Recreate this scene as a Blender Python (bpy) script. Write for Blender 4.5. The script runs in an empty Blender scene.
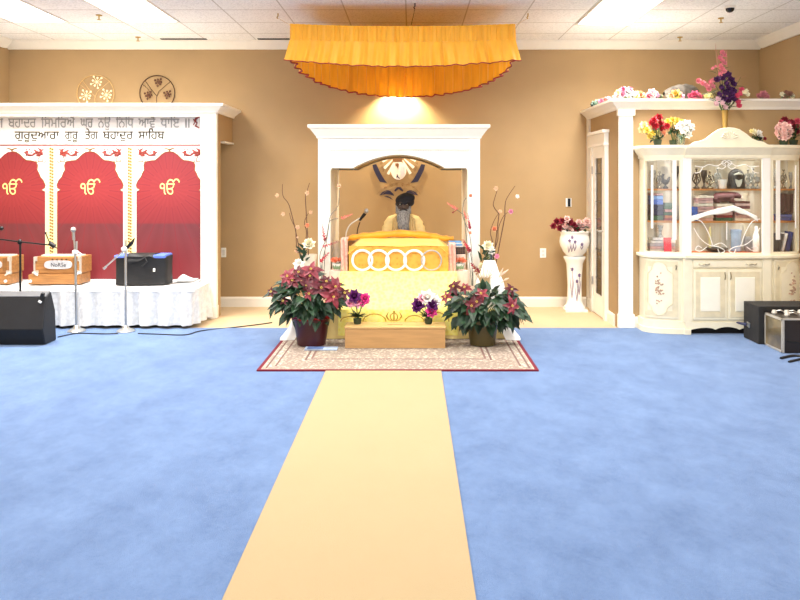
import bpy, bmesh, math, random
from mathutils import Vector, Matrix, noise
PI = math.pi
SC = bpy.context.scene
COL = SC.collection
# ------------------------------------------------------------------ view geometry used to place things
F, CX, CY, H = 760.0, 412.0, 180.0, 1.55
def W(px, py, Y): return Vector(((px - CX) * Y / F, Y, H - (py - CY) * Y / F))
def WX(px, Y): return (px - CX) * Y / F
def WZ(py, Y): return H - (py - CY) * Y / F
def V(*a): return Vector(a)

# ------------------------------------------------------------------ materials
def lin(c):
    c = c / 255.0
    return c / 12.92 if c <= 0.04045 else ((c + 0.055) / 1.055) ** 2.4
def rgb(c): return (lin(c[0]), lin(c[1]), lin(c[2]), 1.0)
MATS = {}
def mat(name, col, rough=0.6, metal=0.0, vary=0.06, scale=12.0, bump=0.0, bscale=60.0, emit=0.0, spec=0.5, sheen=0.0, transl=0.0, col2=None, stretch=None):
    if name in MATS: return MATS[name]
    m = bpy.data.materials.new(name); m.use_nodes = True
    nt = m.node_tree; N = nt.nodes; L = nt.links
    b = N['Principled BSDF']
    b.inputs['Roughness'].default_value = rough
    b.inputs['Metallic'].default_value = metal
    b.inputs['Specular IOR Level'].default_value = spec
    if sheen: b.inputs['Sheen Weight'].default_value = sheen
    tc = N.new('ShaderNodeTexCoord')
    src = tc.outputs['Object']
    if stretch:
        mp = N.new('ShaderNodeMapping'); mp.inputs['Scale'].default_value = stretch
        L.new(src, mp.inputs['Vector']); src = mp.outputs['Vector']
    nz = N.new('ShaderNodeTexNoise'); nz.inputs['Scale'].default_value = scale; nz.inputs['Detail'].default_value = 4
    L.new(src, nz.inputs['Vector'])
    cr = N.new('ShaderNodeValToRGB')
    c = rgb(col)
    lo = rgb(col2) if col2 else tuple(x * (1 - vary * 2) for x in c[:3]) + (1,)
    hi = c if col2 else tuple(min(1, x * (1 + vary * 0.6)) for x in c[:3]) + (1,)
    cr.color_ramp.elements[0].position = 0.35; cr.color_ramp.elements[0].color = lo
    cr.color_ramp.elements[1].position = 0.65; cr.color_ramp.elements[1].color = hi
    L.new(nz.outputs['Fac'], cr.inputs['Fac'])
    L.new(cr.outputs['Color'], b.inputs['Base Color'])
    if emit:
        L.new(cr.outputs['Color'], b.inputs['Emission Color']); b.inputs['Emission Strength'].default_value = emit
    if bump:
        n2 = N.new('ShaderNodeTexNoise'); n2.inputs['Scale'].default_value = bscale; n2.inputs['Detail'].default_value = 3
        L.new(src, n2.inputs['Vector'])
        bp = N.new('ShaderNodeBump'); bp.inputs['Strength'].default_value = bump; bp.inputs['Distance'].default_value = 0.01
        L.new(n2.outputs['Fac'], bp.inputs['Height']); L.new(bp.outputs['Normal'], b.inputs['Normal'])
    if transl:
        tr = N.new('ShaderNodeBsdfTranslucent'); L.new(cr.outputs['Color'], tr.inputs['Color'])
        mx = N.new('ShaderNodeMixShader'); mx.inputs['Fac'].default_value = transl
        L.new(b.outputs['BSDF'], mx.inputs[1]); L.new(tr.outputs['BSDF'], mx.inputs[2])
        L.new(mx.outputs['Shader'], N['Material Output'].inputs['Surface'])
    MATS[name] = m
    return m
def glass_mat(name, tint=(255, 255, 255), refl=0.12, rough=0.03):
    if name in MATS: return MATS[name]
    m = bpy.data.materials.new(name); m.use_nodes = True
    nt = m.node_tree; N = nt.nodes; L = nt.links
    N.remove(N['Principled BSDF'])
    t = N.new('ShaderNodeBsdfTransparent'); t.inputs['Color'].default_value = rgb(tint)
    g = N.new('ShaderNodeBsdfGlossy'); g.inputs['Roughness'].default_value = rough
    lw = N.new('ShaderNodeLayerWeight'); lw.inputs['Blend'].default_value = 0.25
    mm = N.new('ShaderNodeMath'); mm.operation = 'MULTIPLY_ADD'; mm.inputs[1].default_value = 0.5; mm.inputs[2].default_value = refl
    L.new(lw.outputs['Fresnel'], mm.inputs[0])
    mx = N.new('ShaderNodeMixShader'); L.new(mm.outputs[0], mx.inputs['Fac'])
    L.new(t.outputs[0], mx.inputs[1]); L.new(g.outputs[0], mx.inputs[2])
    L.new(mx.outputs[0], N['Material Output'].inputs['Surface'])
    MATS[name] = m
    return m

# ------------------------------------------------------------------ mesh building (world coordinates)
class MB:
    def __init__(s): s.v = []; s.f = []
    def add(s, vs, fs):
        k = len(s.v); s.v += [Vector(p) for p in vs]; s.f += [tuple(i + k for i in q) for q in fs]; return s
    def box(s, x0, x1, y0, y1, z0, z1):
        return s.add([(x0, y0, z0), (x1, y0, z0), (x1, y1, z0), (x0, y1, z0), (x0, y0, z1), (x1, y0, z1), (x1, y1, z1), (x0, y1, z1)],
                     [(0, 3, 2, 1), (4, 5, 6, 7), (0, 1, 5, 4), (1, 2, 6, 5), (2, 3, 7, 6), (3, 0, 4, 7)])
    def obox(s, c, size, R):
        a, b, d = size[0] / 2, size[1] / 2, size[2] / 2
        q = [(-a, -b, -d), (a, -b, -d), (a, b, -d), (-a, b, -d), (-a, -b, d), (a, -b, d), (a, b, d), (-a, b, d)]
        return s.add([Vector(c) + R @ Vector(p) for p in q], [(0, 3, 2, 1), (4, 5, 6, 7), (0, 1, 5, 4), (1, 2, 6, 5), (2, 3, 7, 6), (3, 0, 4, 7)])
    def prism(s, poly, fn, a, b):
        """poly: 2-D points; fn(u, v, w) -> world; extruded from w=a to w=b"""
        n = len(poly)
        vs = [fn(u, v, a) for u, v in poly] + [fn(u, v, b) for u, v in poly]
        fs = [tuple(range(n - 1, -1, -1)), tuple(range(n, 2 * n))]
        fs += [(i, (i + 1) % n, n + (i + 1) % n, n + i) for i in range(n)]
        return s.add(vs, fs)
    def xz(s, poly, y0, y1): return s.prism(poly, lambda u, v, w: (u, w, v), y0, y1)
    def xy(s, poly, z0, z1): return s.prism(poly, lambda u, v, w: (u, v, w), z0, z1)
    def yz(s, poly, x0, x1): return s.prism(poly, lambda u, v, w: (w, u, v), x0, x1)
    def tube(s, pts, r, n=8, cap=True, flat=1.0):
        pts = [Vector(p) for p in pts]; m = len(pts)
        rs = r if isinstance(r, (list, tuple)) else [r] * m
        k = len(s.v); up = None
        for i, p in enumerate(pts):
            t = (pts[min(i + 1, m - 1)] - pts[max(i - 1, 0)])
            t = t.normalized() if t.length > 1e-9 else Vector((0, 0, 1))
            if up is None:
                up = Vector((0, 0, 1)) if abs(t.z) < 0.9 else Vector((0, 1, 0))
            a = t.cross(up)
            if a.length < 1e-6: a = t.orthogonal()
            a.normalize(); b = a.cross(t).normalized(); up = b
            for j in range(n):
                q = 2 * PI * j / n
                s.v.append(p + (a * math.cos(q) + b * math.sin(q) * flat) * rs[i])
        for i in range(m - 1):
            for j in range(n):
                s.f.append((k + i * n + j, k + i * n + (j + 1) % n, k + (i + 1) * n + (j + 1) % n, k + (i + 1) * n + j))
        if cap:
            s.f.append(tuple(k + j for j in range(n - 1, -1, -1))); s.f.append(tuple(k + (m - 1) * n + j for j in range(n)))
        return s
    def lathe(s, prof, c, n=24, R=None, sx=1.0, sy=1.0):
        c = Vector(c); k = len(s.v); m = len(prof)
        for r, z in prof:
            for j in range(n):
                a = 2 * PI * j / n
                p = Vector((r * math.cos(a) * sx, r * math.sin(a) * sy, z))
                s.v.append(c + (R @ p if R else p))
        for i in range(m - 1):
            for j in range(n):
                s.f.append((k + i * n + j, k + i * n + (j + 1) % n, k + (i + 1) * n + (j + 1) % n, k + (i + 1) * n + j))
        if prof[0][0] > 1e-6: s.f.append(tuple(k + j for j in range(n - 1, -1, -1)))
        if prof[-1][0] > 1e-6: s.f.append(tuple(k + (m - 1) * n + j for j in range(n)))
        return s
    def ball(s, c, r, n=10, m=7, R=None):
        r = r if isinstance(r, (list, tuple)) else (r, r, r)
        c = Vector(c); k = len(s.v)
        for i in range(m + 1):
            t = PI * i / m
            for j in range(n):
                a = 2 * PI * j / n
                p = Vector((r[0] * math.sin(t) * math.cos(a), r[1] * math.sin(t) * math.sin(a), -r[2] * math.cos(t)))
                s.v.append(c + (R @ p if R else p))
        for i in range(m):
            for j in range(n):
                s.f.append((k + i * n + j, k + i * n + (j + 1) % n, k + (i + 1) * n + (j + 1) % n, k + (i + 1) * n + j))
        return s
    def grid(s, fn, nu, nv):
        k = len(s.v)
        for i in range(nu + 1):
            for j in range(nv + 1): s.v.append(Vector(fn(i / nu, j / nv)))
        for i in range(nu):
            for j in range(nv):
                a = k + i * (nv + 1) + j
                s.f.append((a, a + nv + 1, a + nv + 2, a + 1))
        return s
    def ring(s, c, R0, r, normal='y', n=28, m=6, flat=1.0):
        c = Vector(c); k = len(s.v)
        for i in range(n):
            a = 2 * PI * i / n
            for j in range(m):
                b = 2 * PI * j / m
                q = R0 + r * math.cos(b); w = r * math.sin(b) * flat
                if normal == 'y': s.v.append(c + Vector((q * math.cos(a), w, q * math.sin(a))))
                else: s.v.append(c + Vector((q * math.cos(a), q * math.sin(a), w)))
        for i in range(n):
            for j in range(m):
                s.f.append((k + i * m + j, k + ((i + 1) % n) * m + j, k + ((i + 1) % n) * m + (j + 1) % m, k + i * m + (j + 1) % m))
        return s
    def leaf(s, base, d, up, ln, wd, droop=0.25, fold=0.2):
        base = Vector(base); d = Vector(d).normalized(); up = Vector(up)
        sd = d.cross(up)
        if sd.length < 1e-4: sd = d.orthogonal()
        sd.normalize(); nn = sd.cross(d).normalized()
        def P(t, w): return base + d * (ln * t) + sd * (w * wd) + nn * (abs(w) * wd * fold * 2 - droop * ln * t * t)
        vs = [P(0, 0), P(0.3, -0.42), P(0.33, 0), P(0.3, 0.42), P(0.62, -0.36), P(0.66, 0), P(0.62, 0.36), P(1, 0)]
        return s.add(vs, [(0, 2, 1), (0, 3, 2), (1, 2, 5, 4), (2, 3, 6, 5), (4, 5, 7), (5, 6, 7)])

ORG = {}
def finish(o, label=None, cat=None, group=None, kind=None):
    if label: o['label'] = label
    if cat: o['category'] = cat
    if group: o['group'] = group
    if kind: o['kind'] = kind
    return o
def thing(name, label, cat, loc=(0, 0, 0), group=None):
    o = bpy.data.objects.new(name, None); COL.objects.link(o); o.empty_display_size = 0.05
    o.location = loc; ORG[o.name] = Vector(loc)
    return finish(o, label, cat, group)
def build(mb, name, m, parent=None, smooth=False, bevel=0.0, label=None, solid=0.0, origin=None, subsurf=0, weld=False):
    if parent is not None: org = ORG[parent.name]
    elif origin is not None: org = Vector(origin)
    else:
        xs = [v.x for v in mb.v]; ys = [v.y for v in mb.v]; zs = [v.z for v in mb.v]
        org = Vector(((min(xs) + max(xs)) / 2, (min(ys) + max(ys)) / 2, min(zs)))
    me = bpy.data.meshes.new(name)
    me.from_pydata([v - org for v in mb.v], [], mb.f)
    bm = bmesh.new(); bm.from_mesh(me)
    if weld: bmesh.ops.remove_doubles(bm, verts=bm.verts, dist=1e-5)
    bmesh.ops.recalc_face_normals(bm, faces=bm.faces)
    bm.to_mesh(me); bm.free()
    if smooth:
        me.shade_smooth(); me.set_sharp_from_angle(angle=0.7)
    me.materials.append(m)
    o = bpy.data.objects.new(name, me); COL.objects.link(o)
    if parent is not None: o.parent = parent
    else: o.location = org
    ORG[o.name] = org
    if bevel:
        b = o.modifiers.new('bevel', 'BEVEL'); b.width = bevel; b.segments = 2; b.limit_method = 'ANGLE'; b.angle_limit = 0.6
    if solid:
        b = o.modifiers.new('solid', 'SOLIDIFY'); b.thickness = solid; b.offset = 0
    if subsurf:
        b = o.modifiers.new('sub', 'SUBSURF'); b.levels = subsurf; b.render_levels = subsurf
    if label: o['label'] = label
    return o
def single(mb, name, m, label, cat, group=None, kind=None, **k):
    return finish(build(mb, name, m, None, **k), label, cat, group, kind)
def struct(name, mb, m, parent=None, **k):
    o = build(mb, name, m, parent, **k)
    if parent is None: o['kind'] = 'structure'
    return o
def copy_tree(o, parent=None):
    c = o.copy(); COL.objects.link(c)
    if parent is not None:
        c.parent = parent; c.matrix_parent_inverse = o.matrix_parent_inverse.copy()
    ORG[c.name] = ORG.get(o.name, Vector())
    for ch in list(o.children): copy_tree(ch, c)
    return c

# ------------------------------------------------------------------ lettering: outlines of a text curve filled by scan lines
def letters(mb, body, x0, x1, zbase, size, y, rows=46, keep=False, bold=0.0):
    """flat lettering in the X-Z plane at depth y, its width fitted to x0..x1 (keep: centred with natural width)"""
    cu = bpy.data.curves.new('txt', 'FONT'); cu.body = body; cu.fill_mode = 'NONE'; cu.resolution_u = 4
    o = bpy.data.objects.new('txt', cu); COL.objects.link(o)
    bpy.context.view_layer.update()
    dg = bpy.context.evaluated_depsgraph_get()
    me = bpy.data.meshes.new_from_object(o.evaluated_get(dg))
    vs = [v.co.copy() for v in me.vertices]; es = [tuple(e.vertices) for e in me.edges]
    bpy.data.objects.remove(o); bpy.data.curves.remove(cu); bpy.data.meshes.remove(me)
    if not vs: return mb
    # chain the edges into consistently ordered loops
    nb = {}
    for a, b in es: nb.setdefault(a, []).append(b); nb.setdefault(b, []).append(a)
    seen = set(); segs = []
    for st in range(len(vs)):
        if st in seen or st not in nb: continue
        loop = [st]; seen.add(st)
        nxt = (st + 1) if (st + 1) in nb[st] else nb[st][0]
        while nxt not in seen:
            loop.append(nxt); seen.add(nxt)
            c = [q for q in nb[nxt] if q not in seen]
            if not c: break
            nxt = c[0]
        for i in range(len(loop)): segs.append((vs[loop[i]], vs[loop[(i + 1) % len(loop)]]))
    lx = min(v.x for v in vs); hx = max(v.x for v in vs); ly = min(v.y for v in vs); hy = max(v.y for v in vs)
    if keep:
        sx = size; ox = (x0 + x1) / 2 - (lx + hx) / 2 * sx
    else:
        sx = (x1 - x0) / (hx - lx); ox = x0 - lx * sx
    dh = (hy - ly) / rows
    for i in range(rows):
        yy = ly + (i + 0.5) * dh; cr = []
        for a, b in segs:
            if (a.y <= yy) != (b.y <= yy):
                cr.append((a.x + (yy - a.y) / (b.y - a.y) * (b.x - a.x), 1 if b.y > a.y else -1))
        cr.sort(); w = 0
        for q, (x, d) in enumerate(cr):
            if w == 0: xs = x
            w += d
            if w == 0 and x - xs > 1e-4:
                z0 = zbase + (yy - dh / 2) * size; z1 = zbase + (yy + dh / 2) * size
                mb.add([(ox + xs * sx - bold, y, z0 - bold), (ox + x * sx + bold, y, z0 - bold), (ox + x * sx + bold, y, z1 + bold), (ox + xs * sx - bold, y, z1 + bold)], [(0, 1, 2, 3)])
    return mb

R_ = random.Random(7)
def rx(a): return Matrix.Rotation(a, 3, 'X')
def ry(a): return Matrix.Rotation(a, 3, 'Y')
def rz(a): return Matrix.Rotation(a, 3, 'Z')
ORD = ['first', 'second', 'third', 'fourth', 'fifth', 'sixth', 'seventh', 'eighth', 'ninth', 'tenth']

# ------------------------------------------------------------------ shared materials
M_WHITE = mat('white_paint', (250, 245, 234), 0.45, vary=0.01)
M_CREAMW = mat('cream_lacquer', (246, 236, 206), 0.4, vary=0.02)
M_CREAMD = mat('cream_lacquer_glazed', (234, 220, 184), 0.45, vary=0.05)
M_TAN = mat('tan_wall_paint', (174, 144, 102), 0.75, vary=0.02, scale=3, bump=0.05, bscale=180)
M_BLACK = mat('black_vinyl', (24, 25, 28), 0.6, vary=0.1, bump=0.15, bscale=300)
M_BLACKM = mat('black_metal', (20, 20, 22), 0.4, metal=0.3)
M_CHROME = mat('brushed_steel', (196, 196, 192), 0.28, metal=0.9)
M_BRASS = mat('brass', (186, 150, 62), 0.35, metal=0.8)
M_GREEN = mat('leaf_green', (38, 72, 42), 0.5, vary=0.3, scale=14, col2=(14, 34, 20))
M_STEM = mat('plant_stem', (96, 74, 40), 0.7)
M_GSTEM = mat('green_stem', (70, 104, 52), 0.6)
# ================================================================== THE ROOM
XL, XR, YB, ZC = -4.93, 4.25, 9.3, 3.25
def carpet_mat(name, a, b, streak, bump=0.5, grain=0.2):
    m = bpy.data.materials.new(name); m.use_nodes = True
    nt = m.node_tree; N = nt.nodes; L = nt.links; bs = N['Principled BSDF']
    bs.inputs['Roughness'].default_value = 0.95; bs.inputs['Specular IOR Level'].default_value = 0.1
    bs.inputs['Sheen Weight'].default_value = 0.25
    tc = N.new('ShaderNodeTexCoord')
    mp = N.new('ShaderNodeMapping'); mp.inputs['Scale'].default_value = (1.0, 0.7, 1); mp.inputs['Rotation'].default_value = (0, 0, 0.5)
    L.new(tc.outputs['Object'], mp.inputs['Vector'])
    n1 = N.new('ShaderNodeTexNoise'); n1.inputs['Scale'].default_value = 3.2; n1.inputs['Detail'].default_value = 9; n1.inputs['Roughness'].default_value = 0.78
    L.new(mp.outputs['Vector'], n1.inputs['Vector'])
    n2 = N.new('ShaderNodeTexNoise'); n2.inputs['Scale'].default_value = 90; n2.inputs['Detail'].default_value = 3
    L.new(tc.outputs['Object'], n2.inputs['Vector'])
    r1 = N.new('ShaderNodeValToRGB'); r1.color_ramp.elements[0].position = 0.5 - streak; r1.color_ramp.elements[1].position = 0.5 + streak
    r1.color_ramp.elements[0].color = rgb(a); r1.color_ramp.elements[1].color = rgb(b)
    ad = N.new('ShaderNodeMath'); ad.operation = 'MULTIPLY_ADD'; ad.inputs[1].default_value = grain
    L.new(n2.outputs['Fac'], ad.inputs[0])
    sb = N.new('ShaderNodeMath'); sb.operation = 'SUBTRACT'; sb.inputs[1].default_value = grain / 2
    L.new(n1.outputs['Fac'], sb.inputs[0]); L.new(sb.outputs[0], ad.inputs[2])
    L.new(ad.outputs[0], r1.inputs['Fac']); L.new(r1.outputs['Color'], bs.inputs['Base Color'])
    n3 = N.new('ShaderNodeTexNoise'); n3.inputs['Scale'].default_value = 260
    L.new(tc.outputs['Object'], n3.inputs['Vector'])
    bp = N.new('ShaderNodeBump'); bp.inputs['Strength'].default_value = bump; bp.inputs['Distance'].default_value = 0.01
    L.new(n3.outputs['Fac'], bp.inputs['Height']); L.new(bp.outputs['Normal'], bs.inputs['Normal'])
    return m
M_BLUE = carpet_mat('blue_carpet', (76, 105, 149), (106, 135, 179), 0.19)
M_BEIGE = carpet_mat('beige_carpet', (196, 168, 126), (210, 182, 142), 0.3, 0.3)
M_RUNNER = carpet_mat('cream_runner_pile', (172, 149, 110), (179, 155, 116), 0.4, 0.3, 0.1)

struct('floor', MB().box(XL - 0.1, XR + 0.1, -4.0, YB + 0.1, -0.1, 0.0), M_BEIGE, origin=(0, 0, 0))
struct('floor_carpet', MB().box(XL, XR, -4.0, 7.93, 0.0, 0.008), M_BLUE, origin=(0, 0, 0))
struct('wall_back', MB().box(XL - 0.1, XR + 0.1, YB, YB + 0.1, 0, ZC), M_TAN, origin=(0, 0, 0))
struct('wall_left', MB().box(XL - 0.1, XL, -4, YB, 0, ZC), M_TAN, origin=(0, 0, 0))
struct('wall_right', MB().box(XR, XR + 0.1, -4, YB, 0, ZC), M_TAN, origin=(0, 0, 0))

def ceiling_mat():
    m = bpy.data.materials.new('ceiling_tiles'); m.use_nodes = True
    nt = m.node_tree; N = nt.nodes; L = nt.links; bs = N['Principled BSDF']; bs.inputs['Roughness'].default_value = 0.9
    tc = N.new('ShaderNodeTexCoord'); sp = N.new('ShaderNodeSeparateXYZ'); L.new(tc.outputs['Object'], sp.inputs[0])
    def line(sock, off, step, w):
        a = N.new('ShaderNodeMath'); a.operation = 'MULTIPLY_ADD'; a.inputs[1].default_value = 1 / step; a.inputs[2].default_value = -off / step + 0.5
        L.new(sock, a.inputs[0])
        f = N.new('ShaderNodeMath'); f.operation = 'FRACT'; L.new(a.outputs[0], f.inputs[0])
        s = N.new('ShaderNodeMath'); s.operation = 'SUBTRACT'; s.inputs[1].default_value = 0.5; L.new(f.outputs[0], s.inputs[0])
        b = N.new('ShaderNodeMath'); b.operation = 'ABSOLUTE'; L.new(s.outputs[0], b.inputs[0])
        c = N.new('ShaderNodeMath'); c.operation = 'LESS_THAN'; c.inputs[1].default_value = w / step; L.new(b.outputs[0], c.inputs[0])
        return c.outputs[0]
    mx = N.new('ShaderNodeMath'); mx.operation = 'MAXIMUM'
    L.new(line(sp.outputs[0], 2.38, 0.61, 0.007), mx.inputs[0]); L.new(line(sp.outputs[1], 8.2, 0.61, 0.010), mx.inputs[1])
    nz = N.new('ShaderNodeTexNoise'); nz.inputs['Scale'].default_value = 70; L.new(tc.outputs['Object'], nz.inputs['Vector'])
    cr = N.new('ShaderNodeValToRGB'); cr.color_ramp.elements[0].position = 0.3; cr.color_ramp.elements[0].color = rgb((222, 221, 218)); cr.color_ramp.elements[1].position = 0.55; cr.color_ramp.elements[1].color = rgb((248, 247, 244))
    L.new(nz.outputs['Fac'], cr.inputs['Fac'])
    mc = N.new('ShaderNodeMix'); mc.data_type = 'RGBA'; L.new(mx.outputs[0], mc.inputs[0]); L.new(cr.outputs['Color'], mc.inputs[6]); mc.inputs[7].default_value = rgb((200, 196, 188))
    L.new(mc.outputs[2], bs.inputs['Base Color'])
    return m
M_CEIL = ceiling_mat()
struct('ceiling', MB().box(XL - 0.1, XR + 0.1, -4, YB + 0.1, ZC, ZC + 0.1), M_CEIL, origin=(0, 0, 0))
M_TRIM = mat('trim_white', (240, 234, 222), 0.5, vary=0.01)
CP = [(0, -0.105), (-0.03, -0.105), (-0.05, -0.075), (-0.095, -0.02), (-0.1, 0), (0, 0)]
struct('trim_1', MB().yz([(YB + a, ZC + b) for a, b in CP], XL, XR), M_TRIM)
struct('trim_2', MB().xz([(XL - a, ZC + b) for a, b in CP], -4, YB - 0.1), M_TRIM)
struct('trim_3', MB().xz([(XR + a, ZC + b) for a, b in CP], -4, YB - 0.1), M_TRIM)
BPF = [(0, 0), (-0.02, 0), (-0.02, 0.10), (-0.012, 0.122), (0, 0.122)]
struct('baseboard_back', MB().yz([(YB + a, b) for a, b in BPF], -2.6, 2.13), M_TRIM)
# dark slots where ceiling tiles have slipped
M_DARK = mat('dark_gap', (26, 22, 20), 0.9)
for i, (a, b, py) in enumerate(((161, 207, 39.0), (258, 290, 39.0))):
    Yg = F * 1.7 / (180 - py)
    struct('ceiling_%d' % (i + 2), MB().box(WX(a, Yg), WX(b, Yg), Yg - 0.045, Yg + 0.02, ZC - 0.006, ZC - 0.001), M_DARK)

# ---- closet partition on the right
PX, PYF, PZ = 2.157, 7.95, 2.31
struct('wall_partition_side', MB().box(PX, PX + 0.1, PYF, YB, 0, PZ), M_TAN, origin=(0, 0, 0))
struct('wall_partition_front', MB().box(PX + 0.1, XR, PYF, PYF + 0.1, 0, PZ), M_TAN, origin=(0, 0, 0))
struct('trim_4', MB().box(PX, PX + 0.148, PYF - 0.03, PYF + 0.02, 0, 2.29).box(PX - 0.006, PX + 0.162, PYF - 0.045, PYF + 0.022, 0.009, 0.15).box(PX - 0.012, PX + 0.165, PYF - 0.05, PYF + 0.022, 2.22, 2.288), M_WHITE, bevel=0.004)
CP2 = [(0, 0), (-0.02, 0), (-0.035, 0.03), (-0.085, 0.075), (-0.1, 0.08), (-0.1, 0.105), (0, 0.105)]
tr5 = MB()
for (a_, b_), (c_, d_) in zip(CP2[:-1], CP2[1:]):
    p_ = lambda o, z: [(XR, PYF + o, 2.285 + z), (PX + o, PYF + o, 2.285 + z), (PX + o, YB, 2.285 + z)]
    k_, q_ = p_(a_, b_), p_(c_, d_)
    for i in range(2): tr5.add([k_[i], k_[i + 1], q_[i + 1], q_[i]], [(0, 1, 2, 3)])
struct('trim_5', tr5, M_TRIM)
struct('wall_partition_top', MB().box(PX + 0.001, XR, PYF + 0.001, YB, 2.36, 2.3885), M_TRIM)
struct('baseboard_right', MB().xz([(PX + a, b) for a, b in BPF], PYF + 0.12, 8.34).xz([(PX + a, b) for a, b in BPF], 9.09, YB - 0.02), M_TRIM)
struct('baseboard_front', MB().yz([(PYF + a, b) for a, b in BPF], PX + 0.16, 2.38), M_TRIM)
struct('trim_7', MB().box(PX - 0.022, PX, 9.18, YB, 0.12, 2.29), M_TRIM)
# glazed door in the partition's side
d = build(MB().box(PX - 0.03, PX - 0.001, 8.42, 8.52, 0.01, 1.93).box(PX - 0.03, PX - 0.001, 8.84, 8.94, 0.01, 1.93).box(PX - 0.03, PX - 0.001, 8.52, 8.84, 0.01, 0.24).box(PX - 0.03, PX - 0.001, 8.52, 8.84, 1.80, 1.93), 'door_1', M_WHITE, origin=(PX, 8.68, 0))
d['kind'] = 'structure'
build(MB().box(PX - 0.045, PX - 0.001, 8.33, 8.42, 0, 1.95).box(PX - 0.045, PX - 0.001, 8.94, 9.04, 0, 1.95), 'door_casing', M_TRIM, d, bevel=0.004)
build(MB().box(PX - 0.05, PX - 0.001, 8.33, 9.04, 1.95, 2.07).box(PX - 0.075, PX - 0.001, 8.30, 9.07, 2.07, 2.105).box(PX - 0.06, PX - 0.001, 8.32, 9.05, 1.93, 1.955), 'door_header', M_TRIM, d, bevel=0.004)
pane = build(MB().box(PX - 0.018, PX - 0.012, 8.52, 8.84, 0.24, 1.80), 'glass_pane', mat('door_glass', (120, 104, 84), 0.12, vary=0.25, scale=5, spec=0.8), d)
lead = MB()
for z in (0.42, 0.75, 1.1, 1.3, 1.62): lead.box(PX - 0.022, PX - 0.012, 8.52, 8.84, z, z + 0.007)
for y in (8.58, 8.775): lead.box(PX - 0.022, PX - 0.012, y, y + 0.007, 0.24, 1.80)
build(lead, 'leading', mat('lead_came', (70, 66, 60), 0.4, metal=0.5), pane)
for z in (0.33, 1.62): build(MB().tube([(PX - 0.04, 8.93, z), (PX - 0.04, 8.93, z + 0.09)], 0.009), 'hinge', M_CHROME, d, smooth=True)
build(MB().tube([(PX - 0.03, 8.47, 0.98), (PX - 0.075, 8.47, 0.98)], 0.012).tube([(PX - 0.07, 8.47, 0.98), (PX - 0.072, 8.57, 0.985)], 0.009), 'door_handle', M_CHROME, d, smooth=True)

# ---- light fittings let into the ceiling
def diffuser_mat():
    m = bpy.data.materials.new('lit_diffuser'); m.use_nodes = True
    b = m.node_tree.nodes['Principled BSDF']; b.inputs['Emission Color'].default_value = (1, 0.97, 0.92, 1); b.inputs['Emission Strength'].default_value = 6
    return m
M_DIFF = diffuser_mat()
LW = 0.45
def area(x, y, z, sx, sy, p, col=(1, 0.965, 0.91), rot=(0, 0, 0), nm='ceiling_light_lamp', spread=180):
    l = bpy.data.lights.new(nm, 'AREA'); l.shape = 'RECTANGLE'; l.size = sx; l.size_y = sy; l.energy = p * LW; l.color = col; l.spread = math.radians(spread)
    o = bpy.data.objects.new(nm, l); COL.objects.link(o); o.location = (x, y, z); o.rotation_euler = rot
    return o
FIX = [(-3.98, 7.55, 'lit rectangular ceiling light panel nearest the left wall'), (-2.79, 7.55, 'lit rectangular ceiling light panel above the red arch banner'), (2.08, 7.68, 'lit rectangular ceiling light panel right of the orange canopy')]
for x, y, lb in FIX:
    t = thing('ceiling_light', lb, 'light', (x, y, ZC), 'ceiling light panels')
    build(MB().box(x - 0.3, x + 0.3, y - 0.61, y - 0.58, ZC - 0.012, ZC - 0.001).box(x - 0.3, x + 0.3, y + 0.58, y + 0.61, ZC - 0.012, ZC - 0.001).box(x - 0.3, x - 0.275, y - 0.58, y + 0.58, ZC - 0.012, ZC - 0.001).box(x + 0.275, x + 0.3, y - 0.58, y + 0.58, ZC - 0.012, ZC - 0.001), 'frame', M_TRIM, t)
    build(MB().box(x - 0.275, x + 0.275, y - 0.58, y + 0.58, ZC - 0.008, ZC - 0.002), 'diffuser', M_DIFF, t)
    area(x, y, ZC - 0.02, 0.55, 1.16, 110, spread=140)
for y, p in ((5.2, 150), (2.6, 50), (0.0, 50), (-2.5, 80)):
    for x in (-3.4, -0.66, 2.08): area(x, y, ZC - 0.02, 0.55, 1.16, p)

# sprinkler heads, canopy hooks, dome camera
def sprinkler(px, py, lb):
    Yv = F * 1.7 / (180 - py); x = WX(px, Yv)
    t = thing('sprinkler_head', lb, 'sprinkler', (x, Yv, ZC), 'ceiling sprinkler heads')
    build(MB().lathe([(0.032, 0), (0.03, -0.008), (0.012, -0.01)], (x, Yv, ZC), 14), 'escutcheon', M_BRASS, t, smooth=True)
    build(MB().tube([(x, Yv, ZC - 0.008), (x, Yv, ZC - 0.035)], 0.007).lathe([(0.022, -0.05), (0.022, -0.047), (0.006, -0.047), (0.006, -0.035)], (x, Yv, ZC), 10), 'deflector', M_BRASS, t)
sprinkler(99, 15, 'small brass sprinkler head on the ceiling between the two left light panels')
sprinkler(138, 37, 'small brass sprinkler head on the ceiling beside the dark tile gap')
sprinkler(680, 37, 'small brass sprinkler head on the ceiling above the closet corner')
sprinkler(721, 18, 'small brass sprinkler head on the ceiling below the dome camera')
Yv = F * 1.7 / 174.0; x = WX(730, Yv)
t = thing('dome_camera', 'small dark dome security camera on the ceiling at right', 'security camera', (x, Yv, ZC))
build(MB().lathe([(0.055, 0), (0.055, -0.018), (0.045, -0.024)], (x, Yv, ZC), 18), 'base', M_TRIM, t, smooth=True)
build(MB().lathe([(0.042, -0.022), (0.038, -0.045), (0.022, -0.06), (0.0, -0.066)], (x, Yv, ZC), 18), 'dome', mat('dark_dome', (20, 18, 18), 0.1), t, smooth=True)

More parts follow.
